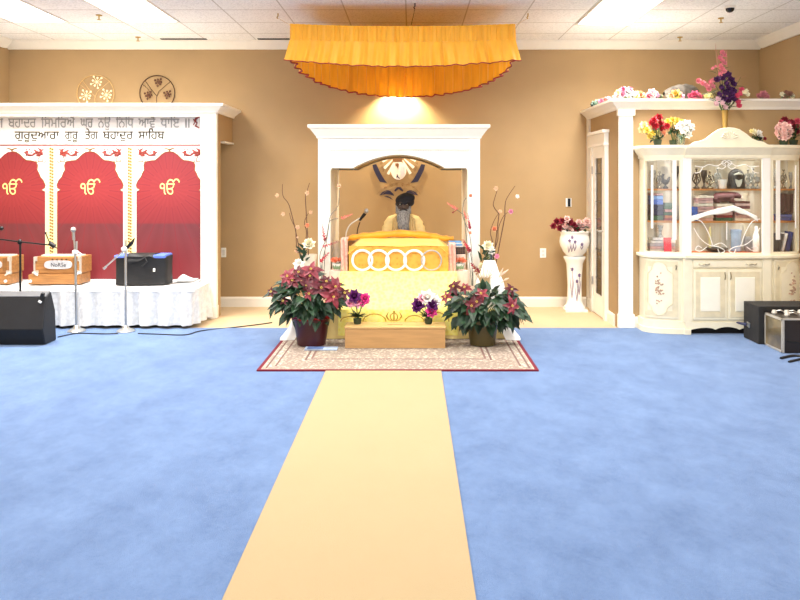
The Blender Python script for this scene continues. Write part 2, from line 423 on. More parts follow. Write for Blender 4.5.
# ---- camera, world, colour
cam = bpy.data.cameras.new('camera'); camo = bpy.data.objects.new('camera', cam); COL.objects.link(camo)
cam.sensor_width = 36.0; cam.sensor_fit = 'HORIZONTAL'; cam.lens = F / 800 * 36.0
cam.shift_x = -(CX - 400) / 800; cam.shift_y = -(300 - CY) / 800
camo.location = (0, 0, H); camo.rotation_euler = (PI / 2, 0, 0); SC.camera = camo
w = bpy.data.worlds.new('world'); SC.world = w; w.use_nodes = True
w.node_tree.nodes['Background'].inputs[0].default_value = (1.0, 0.97, 0.93, 1); w.node_tree.nodes['Background'].inputs[1].default_value = 1.45
SC.view_settings.view_transform = 'Standard'; SC.view_settings.look = 'None'; SC.view_settings.exposure = 0.56

# ---- runner and rug on the carpet
single(MB().box(-0.695, 0.235, -0.5, 6.118, 0.008, 0.016), 'runner_rug', M_RUNNER, 'long plain cream runner laid up the middle of the blue carpet', 'rug', origin=(0, 0, 0))
def rug_mat(hx, hy):
    m = bpy.data.materials.new('patterned_rug'); m.use_nodes = True
    nt = m.node_tree; N = nt.nodes; L = nt.links; bs = N['Principled BSDF']; bs.inputs['Roughness'].default_value = 0.95
    tc = N.new('ShaderNodeTexCoord'); sp = N.new('ShaderNodeSeparateXYZ'); L.new(tc.outputs['Object'], sp.inputs[0])
    def M(op, a, b=None):
        n = N.new('ShaderNodeMath'); n.operation = op
        for i, q in enumerate((a, b)):
            if q is None: continue
            if isinstance(q, (int, float)): n.inputs[i].default_value = q
            else: L.new(q, n.inputs[i])
        return n.outputs[0]
    dx = M('SUBTRACT', hx, M('ABSOLUTE', sp.outputs[0])); dy = M('SUBTRACT', hy, M('ABSOLUTE', sp.outputs[1]))
    dd = M('MINIMUM', dx, dy)
    ramp = N.new('ShaderNodeValToRGB'); ramp.color_ramp.interpolation = 'CONSTANT'
    e = ramp.color_ramp.elements
    e[0].position = 0; e[0].color = rgb((112, 22, 40)); e[1].position = 0.05; e[1].color = rgb((196, 188, 170))
    for p, c in ((0.09, (110, 70, 66)), (0.12, (198, 190, 172)), (0.2, (120, 80, 74)), (0.23, (196, 188, 170)), (0.27, (176, 162, 146)), (0.52, (198, 190, 172)), (0.56, (104, 66, 62)), (0.59, (198, 190, 172)), (0.64, (130, 84, 78)), (0.67, (188, 176, 156))):
        q = e.new(p); q.color = rgb(c)
    L.new(M('MULTIPLY', dd, 1 / 0.6), ramp.inputs['Fac'])
    vo = N.new('ShaderNodeTexVoronoi'); vo.inputs['Scale'].default_value = 30; vo.distance = 'MANHATTAN'; L.new(tc.outputs['Object'], vo.inputs['Vector'])
    nz = N.new('ShaderNodeTexNoise'); nz.inputs['Scale'].default_value = 60; nz.inputs['Detail'].default_value = 2; L.new(tc.outputs['Object'], nz.inputs['Vector'])
    k = M('GREATER_THAN', M('ADD', vo.outputs['Distance'], M('MULTIPLY', nz.outputs['Fac'], 0.9)), 1.02)
    inner = M('GREATER_THAN', dd, 0.035)
    mx = N.new('ShaderNodeMix'); mx.data_type = 'RGBA'; L.new(M('MULTIPLY', M('MULTIPLY', k, inner), 0.6), mx.inputs[0])
    L.new(ramp.outputs['Color'], mx.inputs[6]); mx.inputs[7].default_value = rgb((112, 92, 84))
    L.new(mx.outputs[2], bs.inputs['Base Color'])
    return m
RH = (1.137, 0.635)
single(MB().box(-1.252, 1.022, 6.12, 7.39, 0.008, 0.020), 'patterned_rug', rug_mat(*RH), 'oriental patterned cream and red rug with dark red edge before the shrine', 'rug', origin=(-0.115, 6.755, 0.008))
# ================================================================== LEFT STAGE
M_CLOTH = mat('white_lace_cloth', (224, 225, 224), 0.8, vary=0.08, scale=26, bump=0.35, bscale=50, sheen=0.3)
ST = 0.415
sx1 = -2.285
plan = [(XL + 0.01, 7.975), (sx1 - 0.07, 7.975), (sx1 - 0.07, 8.47), (-2.385, 8.47), (-2.385, 9.0), (XL + 0.01, 9.0)]
single(MB().xy(plan, 0.009, ST - 0.02), 'stage_platform', mat('black_stage_paint', (18, 18, 20), 0.8), 'low black stage platform hidden under the white lace cloth', 'stage')
sc = thing('stage_cloth', 'white lace cloth draped over the low stage in gathered folds', 'cloth', (-3.6, 8.2, ST - 0.02))
tp = MB()
def topz(x, y): return ST + 0.012 * noise.noise(Vector((x * 3, y * 4, 1))) + 0.004 * noise.noise(Vector((x * 11, y * 12, 4)))
tp.grid(lambda u, v: (XL + 0.02 + (sx1 + 0.02 - XL - 0.02) * u, 7.875 + 0.605 * v, topz(XL + u * 2.6, 7.875 + 0.605 * v) - (0.02 if v < 0.02 or u > 0.995 else 0)), 60, 14)
tp.grid(lambda u, v: (XL + 0.02 + (-2.39 - XL - 0.02) * u, 8.48 + 0.35 * v, topz(XL + u * 2.5, 8.48 + 0.35 * v)), 50, 8)
build(tp, 'top_cloth', M_CLOTH, sc, smooth=True)
def frill(mb, path, nu, nv, zt, zb, amp, freq, seed=0, gather=0.15, irregular=0.5):
    """hanging gathered cloth: path(u) -> (x, y, nx, ny, length along), folds deepen downwards"""
    def fn(u, v):
        x, y, nx, ny, s = path(u)
        ph = s * freq + irregular * 2.2 * noise.noise(Vector((s * freq * 0.16, seed, 0)))
        a = amp * (gather + (1 - gather) * v ** 0.8) * (0.7 + 0.5 * noise.noise(Vector((s * freq * 0.1 + 9, seed, 3))))
        w = math.sin(ph) * a + 0.35 * a * math.sin(ph * 2.3 + 1)
        z0 = zt(u) if callable(zt) else zt; z1 = zb(u) if callable(zb) else zb
        z = z0 + (z1 - z0) * v + (0.012 * noise.noise(Vector((s * freq * 0.3, seed, 7))) * v)
        return (x + nx * w, y + ny * w, z)
    return mb.grid(fn, nu, nv)
SKC = 0.09
def skpath(u):
    # front from the left wall to the corner, round it, then back along the side
    L1 = (sx1 + 0.03 - SKC) - (XL + 0.02); L2 = SKC * PI / 2; L3 = 0.58
    s = u * (L1 + L2 + L3)
    if s < L1: return (XL + 0.02 + s, 7.88, 0, -1, s)
    if s < L1 + L2:
        a = (s - L1) / SKC
        return (sx1 + 0.03 - SKC + SKC * math.sin(a), 7.88 + SKC - SKC * math.cos(a), math.sin(a), -math.cos(a), s)
    q = s - L1 - L2
    return (sx1 + 0.03, 7.88 + SKC + q * 0.88, 1, 0, s)
sk = frill(MB(), skpath, 420, 10, ST - 0.004, 0.04, 0.044, 30, seed=2, gather=0.1)
build(sk, 'skirt', M_CLOTH, sc, smooth=True)

# ---- white surround: crown, fascia, post
su = thing('stage_surround', 'white wooden surround with crown moulding and post framing the stage banner', 'surround', (-2.29, 8.6, 0))
CX1 = -2.19
crown = MB()
CPS = [(0, 0), (-0.015, 0), (-0.025, 0.025), (-0.085, 0.07), (-0.1, 0.075), (-0.1, 0.1), (0, 0.1)]
crown.yz([(8.5 + a, 2.30 + b) for a, b in CPS], XL + 0.003, CX1)
crown.xz([(CX1 - a, 2.30 + b) for a, b in CPS], 8.5, YB - 0.003)
crown.box(CX1 - 0.002, CX1 + 0.098, 8.402, 8.5, 2.375, 2.40)
crown.add([(CX1, 8.5, 2.30), (CX1, 8.475, 2.325), (CX1, 8.415, 2.37), (CX1 + 0.025, 8.475, 2.325), (CX1 + 0.085, 8.415, 2.37), (CX1 + 0.025, 8.5, 2.325), (CX1 + 0.085, 8.5, 2.37), (CX1, 8.5, 2.37)],
          [(0, 1, 3), (1, 2, 4, 3), (0, 3, 5), (3, 4, 6, 5), (2, 4, 6, 7)])
build(crown, 'crown', M_WHITE, su)
build(MB().box(XL + 0.003, CX1, 8.5, 9.29, 2.36, 2.398), 'top_board', M_WHITE, su)
build(MB().box(XL + 0.003, CX1 - 0.17, 8.5, 8.56, 2.262, 2.30), 'fascia', M_WHITE, su, bevel=0.003)
build(MB().box(CX1 - 0.175, CX1, 8.5, 8.58, 0, 2.30).box(CX1 - 0.18, CX1 + 0.005, 8.49, 8.59, 0, 0.14), 'post', M_WHITE, su, bevel=0.004)
build(MB().box(CX1 - 0.055, CX1 - 0.006, 8.58, 8.72, 0, 2.30), 'side_panel', M_TAN, su)
build(MB().box(CX1 - 0.055, CX1 - 0.006, 8.72, 9.295, 2.0, 2.30), 'side_header', M_TAN, su)
build(MB().box(CX1 - 0.06, CX1 + 0.012, 8.85, 9.295, 1.985, 2.002), 'header_trim', M_TRIM, su)

# ---- printed banner with red arches
BY = 8.68
bn = thing('arch_banner', 'printed banner with red scalloped arches and golden emblems under two text lines', 'banner', (-3.6, BY, ST))
XB1 = WX(207.5, BY)
pxl = lambda x: max(WX(x, BY), XL + 0.006)
build(MB().box(XL + 0.004, XB1, BY, BY + 0.02, ST + 0.02, 2.335), 'backing', mat('banner_white', (250, 248, 244), 0.6, vary=0.01), bn)
def ray_mat():
    m = bpy.data.materials.new('red_sunray_print'); m.use_nodes = True
    nt = m.node_tree; N = nt.nodes; L = nt.links; bs = N['Principled BSDF']; bs.inputs['Roughness'].default_value = 0.45
    tc = N.new('ShaderNodeTexCoord'); sp = N.new('ShaderNodeSeparateXYZ'); L.new(tc.outputs['Object'], sp.inputs[0])
    def M(op, a, b=None):
        n = N.new('ShaderNodeMath'); n.operation = op
        for i, q in enumerate((a, b)):
            if q is None: continue
            if isinstance(q, (int, float)): n.inputs[i].default_value = q
            else: L.new(q, n.inputs[i])
        return n.outputs[0]
    ang = M('ARCTAN2', sp.outputs[0], sp.outputs[2])
    k = M('ABSOLUTE', M('SUBTRACT', M('FRACT', M('MULTIPLY', ang, 24 / (2 * PI))), 0.5))
    rad = M('SQRT', M('ADD', M('MULTIPLY', sp.outputs[0], sp.outputs[0]), M('MULTIPLY', sp.outputs[2], sp.outputs[2])))
    line = M('LESS_THAN', k, M('DIVIDE', 0.026, M('ADD', rad, 0.08)))
    far = M('GREATER_THAN', rad, 0.22)
    lm = M('MULTIPLY', M('MULTIPLY', line, far), 0.75)
    petal = M('MULTIPLY', k, 0.5)
    rp = N.new('ShaderNodeValToRGB'); e = rp.color_ramp.elements
    e[0].position = 0.0; e[0].color = rgb((132, 38, 44)); e[1].position = 1; e[1].color = rgb((136, 42, 48))
    for p, c in ((0.36, (112, 44, 50)), (0.445, (106, 46, 52)), (0.455, (130, 40, 46)), (0.62, (146, 46, 50)), (0.8, (138, 42, 48))):
        q = e.new(p); q.color = rgb(c)
    L.new(M('ADD', M('MULTIPLY', sp.outputs[2], 0.5), 0.653), rp.inputs['Fac'])
    mx = N.new('ShaderNodeMix'); mx.data_type = 'RGBA'; L.new(lm, mx.inputs[0]); L.new(rp.outputs['Color'], mx.inputs[6]); mx.inputs[7].default_value = rgb((120, 30, 40))
    m2 = N.new('ShaderNodeMix'); m2.data_type = 'RGBA'; m2.blend_type = 'MULTIPLY'; L.new(petal, m2.inputs[0]); L.new(mx.outputs[2], m2.inputs[6]); m2.inputs[7].default_value = rgb((205, 150, 150))
    L.new(m2.outputs[2], bs.inputs['Base Color'])
    return m
M_RED = ray_mat(); M_GOLD = mat('gold_print', (250, 226, 140), 0.5, vary=0.04); M_GOLDD = mat('gold_print_dark', (138, 98, 34), 0.5)
M_RUST = mat('rust_red_print', (146, 56, 46), 0.6)
HALF = [(0, 151.5), (4, 152), (8, 154.5), (11.5, 158), (14.5, 160.3), (19, 160.6), (24, 161.8), (25.8, 165), (25.2, 170), (27, 173), (28.5, 177), (31.5, 180.5), (33.4, 185), (32.6, 188), (29.5, 190), (33, 191.5), (33, 280.5)]
def clipx(pts):  # clip the polygon at the left wall
    xm = XL + 0.008; out = []
    for i in range(len(pts)):
        a, b = pts[i], pts[(i + 1) % len(pts)]
        if a[0] >= xm: out.append(a)
        if (a[0] >= xm) != (b[0] >= xm):
            t = (xm - a[0]) / (b[0] - a[0]); out.append((xm, a[1] + t * (b[1] - a[1])))
    return out
WHICH = ['', 'middle', 'right']
for i, c in enumerate((12.2, 90.2, 169.5)):
    pts = [(WX(c + x, BY), max(WZ(y, BY), ST + 0.004)) for x, y in HALF] + [(WX(c - x, BY), max(WZ(y, BY), ST + 0.004)) for x, y in reversed(HALF[1:])]
    pts = [(min(p[0], XB1 - 0.002), p[1]) for p in clipx(pts)]
    mb = MB().xz(pts, BY - 0.004, BY)
    zc = WZ(188, BY)
    ob = build(mb, 'arch_panel', M_RED, bn)
    off = Vector((WX(c, BY), BY, zc))  # ray centre = the panel's own origin
    for v in ob.data.vertices: v.co += ORG[bn.name] - off
    ob.location = off - ORG[bn.name]; ORG[ob.name] = off
    em = letters(MB(), 'ੴ', WX(c - 9.5, BY), WX(c + 10.5, BY), WZ(194.5, BY), 0.205, BY - 0.006, rows=40)
    build(em, 'golden_emblem', M_GOLD, ob)
    # thin border line inside the arch edge
    ed = MB().tube([(p[0], BY - 0.004, p[1]) for p in pts[:16]], 0.005, 4).tube([(p[0], BY - 0.004, p[1]) for p in ([pts[0]] + pts[:17:-1])[:16]], 0.005, 4) if i else MB().tube([(p[0], BY - 0.004, p[1]) for p in pts[:16]], 0.005, 4); build(ed, 'arch_edging', M_GOLDD, ob)
# dotted pilasters
for c in (51.6, 129.9):
    pil = build(MB().box(WX(c - 6, BY), WX(c + 6, BY), BY - 0.003, BY, ST + 0.004, WZ(192, BY)).box(WX(c - 2.6, BY), WX(c + 2.6, BY), BY - 0.003, BY, WZ(192, BY), WZ(147, BY)), 'pilaster', mat('pale_gold_print', (250, 236, 168), 0.5, vary=0.03), bn)
    dm = MB(); y = 149.0
    while y < 276:
        for s in (-1, 1): dm.obox((WX(c + s * 1.0, BY), BY - 0.004, WZ(y + 0.4 * s, BY)), (0.021, 0.003, 0.019), ry(0.5 * s))
        y += 3.1
    build(dm, 'dotted_stripe', M_GOLDD, pil)
# rust coloured line and scroll ornaments in the spandrels
build(MB().box(XL + 0.008, WX(200.5, BY), BY - 0.003, BY, WZ(145.8, BY), WZ(144.4, BY)), 'rule_line', M_RUST, bn)
def scroll(cx, cy, s):
    mb = MB()
    def P(x, y): return (WX(cx + s * x, BY), BY - 0.003, WZ(cy + y, BY))
    sp = [P(-9 + 4.4 * t * math.cos(0.6 + t * 5.2) + 4 * t, 0.5 - 3.4 * t * math.sin(0.6 + t * 5.2)) for t in [i / 14 for i in range(15)]]
    mb.tube(sp, [0.006 + 0.012 * math.sin(PI * i / 14) for i in range(15)], 5)
    mb.tube([P(2, -4), P(5, -2), P(6, 1), P(3.5, 3.5), P(0, 4)], [0.004, 0.014, 0.017, 0.013, 0.005], 5)
    mb.tube([P(-2, -2.5), P(1, 0), P(4, 0.5), P(8, -3.5)], [0.006, 0.016, 0.013, 0.004], 5)
    mb.tube([P(-3, 2), P(-0.5, 1), P(2.5, 2.2), P(8.5, 3)], [0.005, 0.012, 0.011, 0.003], 5)
    for i in range(6): mb.ball(P(-8 + 1.5 * math.cos(i * 1.05) * 2.2, 0.3 + math.sin(i * 1.05) * 3.6), (0.009, 0.003, 0.009), 6, 4)
    return mb
def curls(cx, cy, s):
    mb = MB()
    for k, (x, y, r) in enumerate(((4.5, 7.5, 2.2), (8.2, 8.6, 1.8), (1.5, 8.8, 1.4))):
        mb.tube([(WX(cx + s * (x + r * math.cos(a)), BY), BY - 0.003, WZ(cy + y + r * math.sin(a), BY)) for a in [q * 0.55 for q in range(9)]], 0.0045, 4)
    return mb
for cx, s in ((36, 1), (67, -1), (114, 1), (145.5, -1), (194, 1)):
    build(scroll(cx, 152, s), 'scroll_ornament', M_RUST, bn); build(curls(cx, 152, s), 'gold_curl', M_GOLDD, bn)
for c in (12.2, 90.2, 169.5):
    build(MB().tube([(WX(c + x, BY), BY - 0.003, WZ(y, BY)) for x, y in ((-6, 147.8), (-2, 148.8), (0, 150), (2, 148.8), (6, 147.8))], [0.004, 0.008, 0.014, 0.008, 0.004], 5), 'apex_ornament', M_GOLDD, bn)
M_TXT = mat('grey_lettering', (184, 182, 178), 0.7); M_TXT2 = mat('gold_grey_lettering', (152, 142, 112), 0.7)
t1 = MB()
for body, a, b in (('ਤੇਗ', -14, 3.2), ('ਬਹਾਦਰ', 8.3, 36.2), ('ਿਸਮਿਰਐ', 41.2, 75), ('ਘਰ', 80.5, 93), ('ਨਉ', 98, 110.5), ('ਿਨਿਧ', 116, 133.5), ('ਆਵੈ', 138.5, 155.5), ('ਧਾਇ', 160.5, 179.5), ('॥', 185.5, 189.5)):
    if a < -11: body, a = 'ਗ', -4.5
    letters(t1, body, WX(a, BY), WX(b, BY), WZ(127.6, BY), 0.165, BY - 0.003, bold=0.0006)
build(t1, 'upper_text_line', M_TXT, bn)
t2 = MB()
for body, a, b in (('ਗੁਰੂਦੁਆਰਾ', 14.8, 59), ('ਗੁਰੂ', 65, 78), ('ਤੇਗ', 85, 98), ('ਬਹਾਦੁਰ', 103, 133), ('ਸਾਿਹਬ', 138.5, 164.5)):
    letters(t2, body, WX(a, BY), WX(b, BY), WZ(139, BY), 0.135, BY - 0.003, bold=0.0018)
build(t2, 'lower_text_line', M_TXT2, bn)
build(MB().tube([(WX(x, BY), BY - 0.003, WZ(y, BY)) for x, y in ((199.5, 117), (196, 118.5), (195, 121), (197, 123), (195.5, 126), (199.5, 128))], [0.005, 0.014, 0.016, 0.008, 0.013, 0.005], 5).tube([(WX(x, BY), BY - 0.003, WZ(y, BY)) for x, y in ((193.5, 119), (195, 122), (193.5, 125))], 0.006, 5), 'corner_flourish', M_RUST, bn)

# ---- outlet on the post's side, wall switch and outlet on the back wall
M_PLATE = mat('white_plastic', (240, 238, 232), 0.4)
def wallplate(name, px, py, Y, wd, ht, lb, cat, slots=True, dark=False):
    p = W(px, py, Y)
    t = thing(name, lb, cat, p)
    build(MB().box(p.x - wd / 2, p.x + wd / 2, Y - 0.007, Y - 0.0005, p.z - ht / 2, p.z + ht / 2), 'plate', M_PLATE, t, bevel=0.002)
    s = MB()
    if slots:
        for dz in (-0.022, 0.022): s.box(p.x - 0.016, p.x + 0.016, Y - 0.010, Y - 0.006, p.z + dz - 0.014, p.z + dz + 0.014)
        build(s, 'socket', mat('socket_face', (214, 212, 206), 0.5), t)
    else: build(s.box(p.x - 0.012, p.x + 0.022, Y - 0.014, Y - 0.006, p.z - 0.05, p.z + 0.05), 'dark_cover', M_BLACKM, t)
wallplate('wall_outlet', 543, 253, YB, 0.075, 0.115, 'white electrical outlet on the tan back wall below the switch', 'outlet')
wallplate('wall_switch', 568.5, 202.5, YB, 0.07, 0.105, 'small white and black wall control above the pedestal urn', 'switch', slots=False)
p = W(222, 252, 8.8)
t = thing('wall_outlet', 'white outlet on the tan wall beside the stage post', 'outlet', W(222.5, 252.5, YB))
q = W(222.5, 252.5, YB)
build(MB().box(q.x - 0.015, q.x + 0.045, YB - 0.008, YB - 0.0005, q.z - 0.058, q.z + 0.058), 'plate', M_PLATE, t, bevel=0.002)
build(MB().box(q.x, q.x + 0.03, YB - 0.011, YB - 0.007, q.z - 0.035, q.z + 0.035), 'socket', mat('socket_face', (214, 212, 206), 0.5), t)

# ---- round wire wall art above the stage
def wall_art(cx, cy, r, m_ring, m_dot, lb, glow):
    Y = YB - 0.02; c = W(cx, cy, Y); R0 = r * Y / F
    t = thing('round_wall_art', lb, 'wall art', (c.x, YB - 0.001, c.z - R0))
    build(MB().ring(c, R0, 0.006), 'hoop', m_ring, t, smooth=True)
    br = MB()
    br.tube([c + V(0, 0, -R0), c + V(-0.01, 0, -0.25 * R0), c + V(0.1 * R0, 0, 0.1 * R0), c + V(0.75 * R0, 0, 0.65 * R0)], 0.004, 5)
    br.tube([c + V(0, 0, -0.2 * R0), c + V(-0.3 * R0, 0, 0.15 * R0), c + V(-0.7 * R0, 0, 0.7 * R0)], 0.004, 5)
    br.tube([c + V(-0.25 * R0, 0, -0.2 * R0), c + V(-0.55 * R0, 0, 0.25 * R0), c + V(-0.85 * R0, 0, 0.5 * R0)], 0.003, 5)
    build(br, 'branch', m_ring, t)
    for k, (fx, fz) in enumerate(((0.08, 0.62), (-0.5, -0.12), (0.6, -0.08))):
        fc = c + V(fx * R0, -0.006, fz * R0); mb = MB()
        n = 9 if glow else 7
        for i in range(n):
            a = 2 * PI * i / n; rr = R0 * (0.30 if glow else 0.2) * (0.75 + 0.35 * (i % 2))
            pp = fc + V(rr * math.cos(a), 0, rr * math.sin(a))
            mb.tube([fc, pp], 0.0025, 4)
            mb.ball(pp, (0.013, 0.006, 0.013) if glow else (0.014, 0.005, 0.014), 6, 4)
        mb.ball(fc, (0.02, 0.008, 0.02) if not glow else (0.012, 0.006, 0.012), 8, 5)
        build(mb, 'flower', m_dot, t)
wall_art(95.5, 93.5, 18.5, mat('champagne_wire', (214, 178, 120), 0.4, metal=0.3), mat('pearl_beads_glow', (255, 238, 196), 0.4, emit=0.35), 'champagne wire hoop wall art with pearly bead flowers above the banner', True)  # beads emit faintly, so their lit look is put into the material
wall_art(157.2, 93, 17.5, mat('dark_bronze', (74, 48, 30), 0.5, metal=0.4), mat('bronze_flowers', (98, 60, 40), 0.5, metal=0.3), 'dark bronze hoop wall art with branches and three flowers', False)

# ---- harmoniums
M_WOOD = mat('honey_wood', (166, 116, 66), 0.4, vary=0.14, scale=4, stretch=(1.5, 8, 12))
M_WOODD = mat('honey_wood_dark', (140, 96, 52), 0.45, vary=0.1, scale=5, stretch=(2, 8, 8))  # darker tone of the wood for seam, strap and hidden supports
hx0, hx1 = WX(34, 8.2), WX(80.5, 8.2); hb = ST + 0.012
hm = thing('harmonium', 'wooden harmonium with a lettered oval plate standing on the stage', 'harmonium', ((hx0 + hx1) / 2, 8.33, hb), 'harmoniums on the stage')
bx0, bx1 = WX(28.3, 8.18), WX(79.5, 8.18)
z1, z2 = hb + 0.105, hb + 0.292
build(MB().box(bx0, bx1, 8.18, 8.46, hb, z1), 'base', M_WOOD, hm, bevel=0.004)
bd = build(MB().box(hx0, hx1, 8.21, 8.49, z1 + 0.008, z2), 'body', M_WOOD, hm, bevel=0.005)
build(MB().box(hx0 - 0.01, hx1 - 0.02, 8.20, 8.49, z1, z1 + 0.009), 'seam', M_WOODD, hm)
keys = MB()
for i in range(22): keys.box(hx0 + 0.03 + i * 0.0198, hx0 + 0.03 + i * 0.0198 + 0.0178, 8.30, 8.42, z2, z2 + 0.012)
build(keys, 'keyboard', mat('ivory_keys', (242, 236, 220), 0.3), hm)
for i in range(4): build(MB().tube([(hx0 + 0.20 + i * 0.05, 8.205, z2 - 0.025), (hx0 + 0.20 + i * 0.05, 8.19, z2 - 0.025)], 0.007, 8), 'stop_knob', mat('dark_wood', (62, 40, 26), 0.4), hm)
pcx = WX(58, 8.2); pcz = (z1 + z2) / 2 + 0.01
oval = [(pcx + 0.15 * math.copysign(abs(math.cos(a)) ** 0.55, math.cos(a)), pcz + 0.047 * math.copysign(abs(math.sin(a)) ** 0.75, math.sin(a))) for a in [2 * PI * i / 32 for i in range(32)]]
pl = build(MB().xz(oval, 8.20, 8.21), 'name_plate', mat('silver_plate', (206, 208, 214), 0.35, metal=0.3), hm)
build(letters(MB(), 'NoRSe', pcx - 0.075, pcx + 0.085, pcz - 0.022, 0.062, 8.198), 'plate_lettering', M_BLACK, pl)
for s, xx in ((1, hx0), (-1, hx1)):
    fit = MB().box(xx - 0.004 if s > 0 else xx - 0.012, xx + 0.012 if s > 0 else xx + 0.004, 8.197, 8.22, z1, z2)
    fit.box(min(xx, xx + s * 0.03) - 0.002, max(xx, xx + s * 0.03) + 0.002, 8.2, 8.23, z2 - 0.045, z2 + 0.003)
    fit.box(min(xx, xx + s * 0.045) - 0.002, max(xx, xx + s * 0.045) + 0.002, 8.2, 8.23, z1 + 0.006, z1 + 0.04)
    fit.tube([(xx + s * 0.05, 8.19, z1 - 0.01), (xx + s * 0.02, 8.18, z1 + 0.01), (xx - s * 0.01, 8.195, z1 + 0.02)], 0.012, 6)
    build(fit, 'corner_fitting', mat('nickel', (214, 208, 198), 0.35, metal=0.5), hm)
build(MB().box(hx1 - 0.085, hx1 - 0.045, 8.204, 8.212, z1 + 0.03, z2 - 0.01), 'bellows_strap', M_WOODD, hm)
build(MB().tube([(WX(30.5, 8.18), 8.184, hb + 0.035), (WX(30.5, 8.18), 8.172, hb + 0.035)], 0.017, 12), 'latch_button', M_PLATE, hm, smooth=True)
h2 = copy_tree(hm); h2.location.x += -72 * 8.2 / F + 0.02
h2['label'] = 'wooden harmonium at the far left of the stage, partly out of view'
for ch in h2.children:   # the left one shows its button on the other side
    if ch.name.startswith('latch_button'): ch.location.x += 0.49
hm['label'] = 'wooden harmonium with oval name plate behind the silver ball-topped stand'

# ---- black bag
bgY = 8.12; a0, a1 = WX(113.5, bgY), WX(167, bgY); bz = ST + 0.014
bg = thing('instrument_bag', 'soft black carrying bag with blue corners lying on the white stage cloth', 'bag', ((a0 + a1) / 2, bgY + 0.12, bz))
def bagfn(u, v):
    a = 2 * PI * u; t = v
    cs, sn = math.cos(a), math.sin(a)
    hx = (a1 - a0) / 2 * (1 - 0.02 * math.sin(PI * t)) * math.copysign(abs(cs) ** 0.25, cs)
    hy = 0.13 * math.copysign(abs(sn) ** 0.4, sn)
    z = bz + 0.31 * t
    if t > 0.9: z += -0.008 + 0.02 * noise.noise(Vector((hx * 7, hy * 9, 0)))
    return ((a0 + a1) / 2 + hx, bgY + 0.13 + hy + 0.008 * noise.noise(Vector((hx * 8, z * 9, hy))), z)
bb = MB().grid(bagfn, 48, 10)
tpv = [bagfn(i / 48, 1) for i in range(48)]; bb.add(tpv, [tuple(range(48))]); bb.add([bagfn(i / 48, 0) for i in range(48)], [tuple(range(47, -1, -1))])
build(bb, 'bag_body', mat('black_nylon', (17, 17, 20), 0.6, vary=0.2, bump=0.4, bscale=14), bg, smooth=True, weld=True)
M_BL = mat('royal_blue_fabric', (92, 120, 214), 0.6)
build(MB().box(a0 + 0.005, a0 + 0.14, bgY - 0.012, bgY + 0.24, bz + 0.287, bz + 0.318), 'blue_corner', M_BL, bg, bevel=0.012)
build(MB().box(a1 - 0.15, a1 - 0.015, bgY - 0.012, bgY + 0.24, bz + 0.285, bz + 0.322), 'blue_corner', M_BL, bg, bevel=0.012)
flap = MB().grid(lambda u, v: (a0 + 0.13 + (a1 - a0 - 0.26) * u, bgY - 0.02 + 0.20 * v, bz + 0.325 + 0.015 * math.sin(u * 9) * (1 - v) - (0.07 + 0.04 * math.sin(u * 5 + 1)) * max(0, 0.3 - v) / 0.3), 20, 8)
build(flap, 'top_flap', mat('black_nylon', (17, 17, 20), 0.6), bg, smooth=True, solid=0.006)
build(MB().tube([(a1 - 0.24, bgY - 0.01, bz + 0.31), (a1 - 0.2, bgY - 0.03, bz + 0.25), (a1 - 0.26, bgY - 0.02, bz + 0.2)], 0.008, 6), 'strap', M_BLACK, bg)
tg = W(154.2, 270, bgY - 0.015)
build(MB().box(tg.x - 0.012, tg.x + 0.012, bgY - 0.022, bgY - 0.012, tg.z - 0.018, tg.z + 0.018), 'white_tag', M_PLATE, bg, bevel=0.004)
# crumpled white cloth lying beside the bag
def crum(u, v):
    x = WX(176, 8.45) + 0.2 * u; y = 8.38 + 0.27 * v
    e = math.sin(PI * u) * math.sin(PI * v)
    return (x, y, ST + 0.014 + e * (0.11 * (1 - u) ** 1.4 + 0.02 * noise.noise(Vector((x * 9, y * 9, 2)))) + 0.004)
single(MB().grid(crum, 24, 16), 'folded_cloth', M_CLOTH, 'crumpled white cloth on the stage to the right of the black bag', 'cloth', smooth=True)

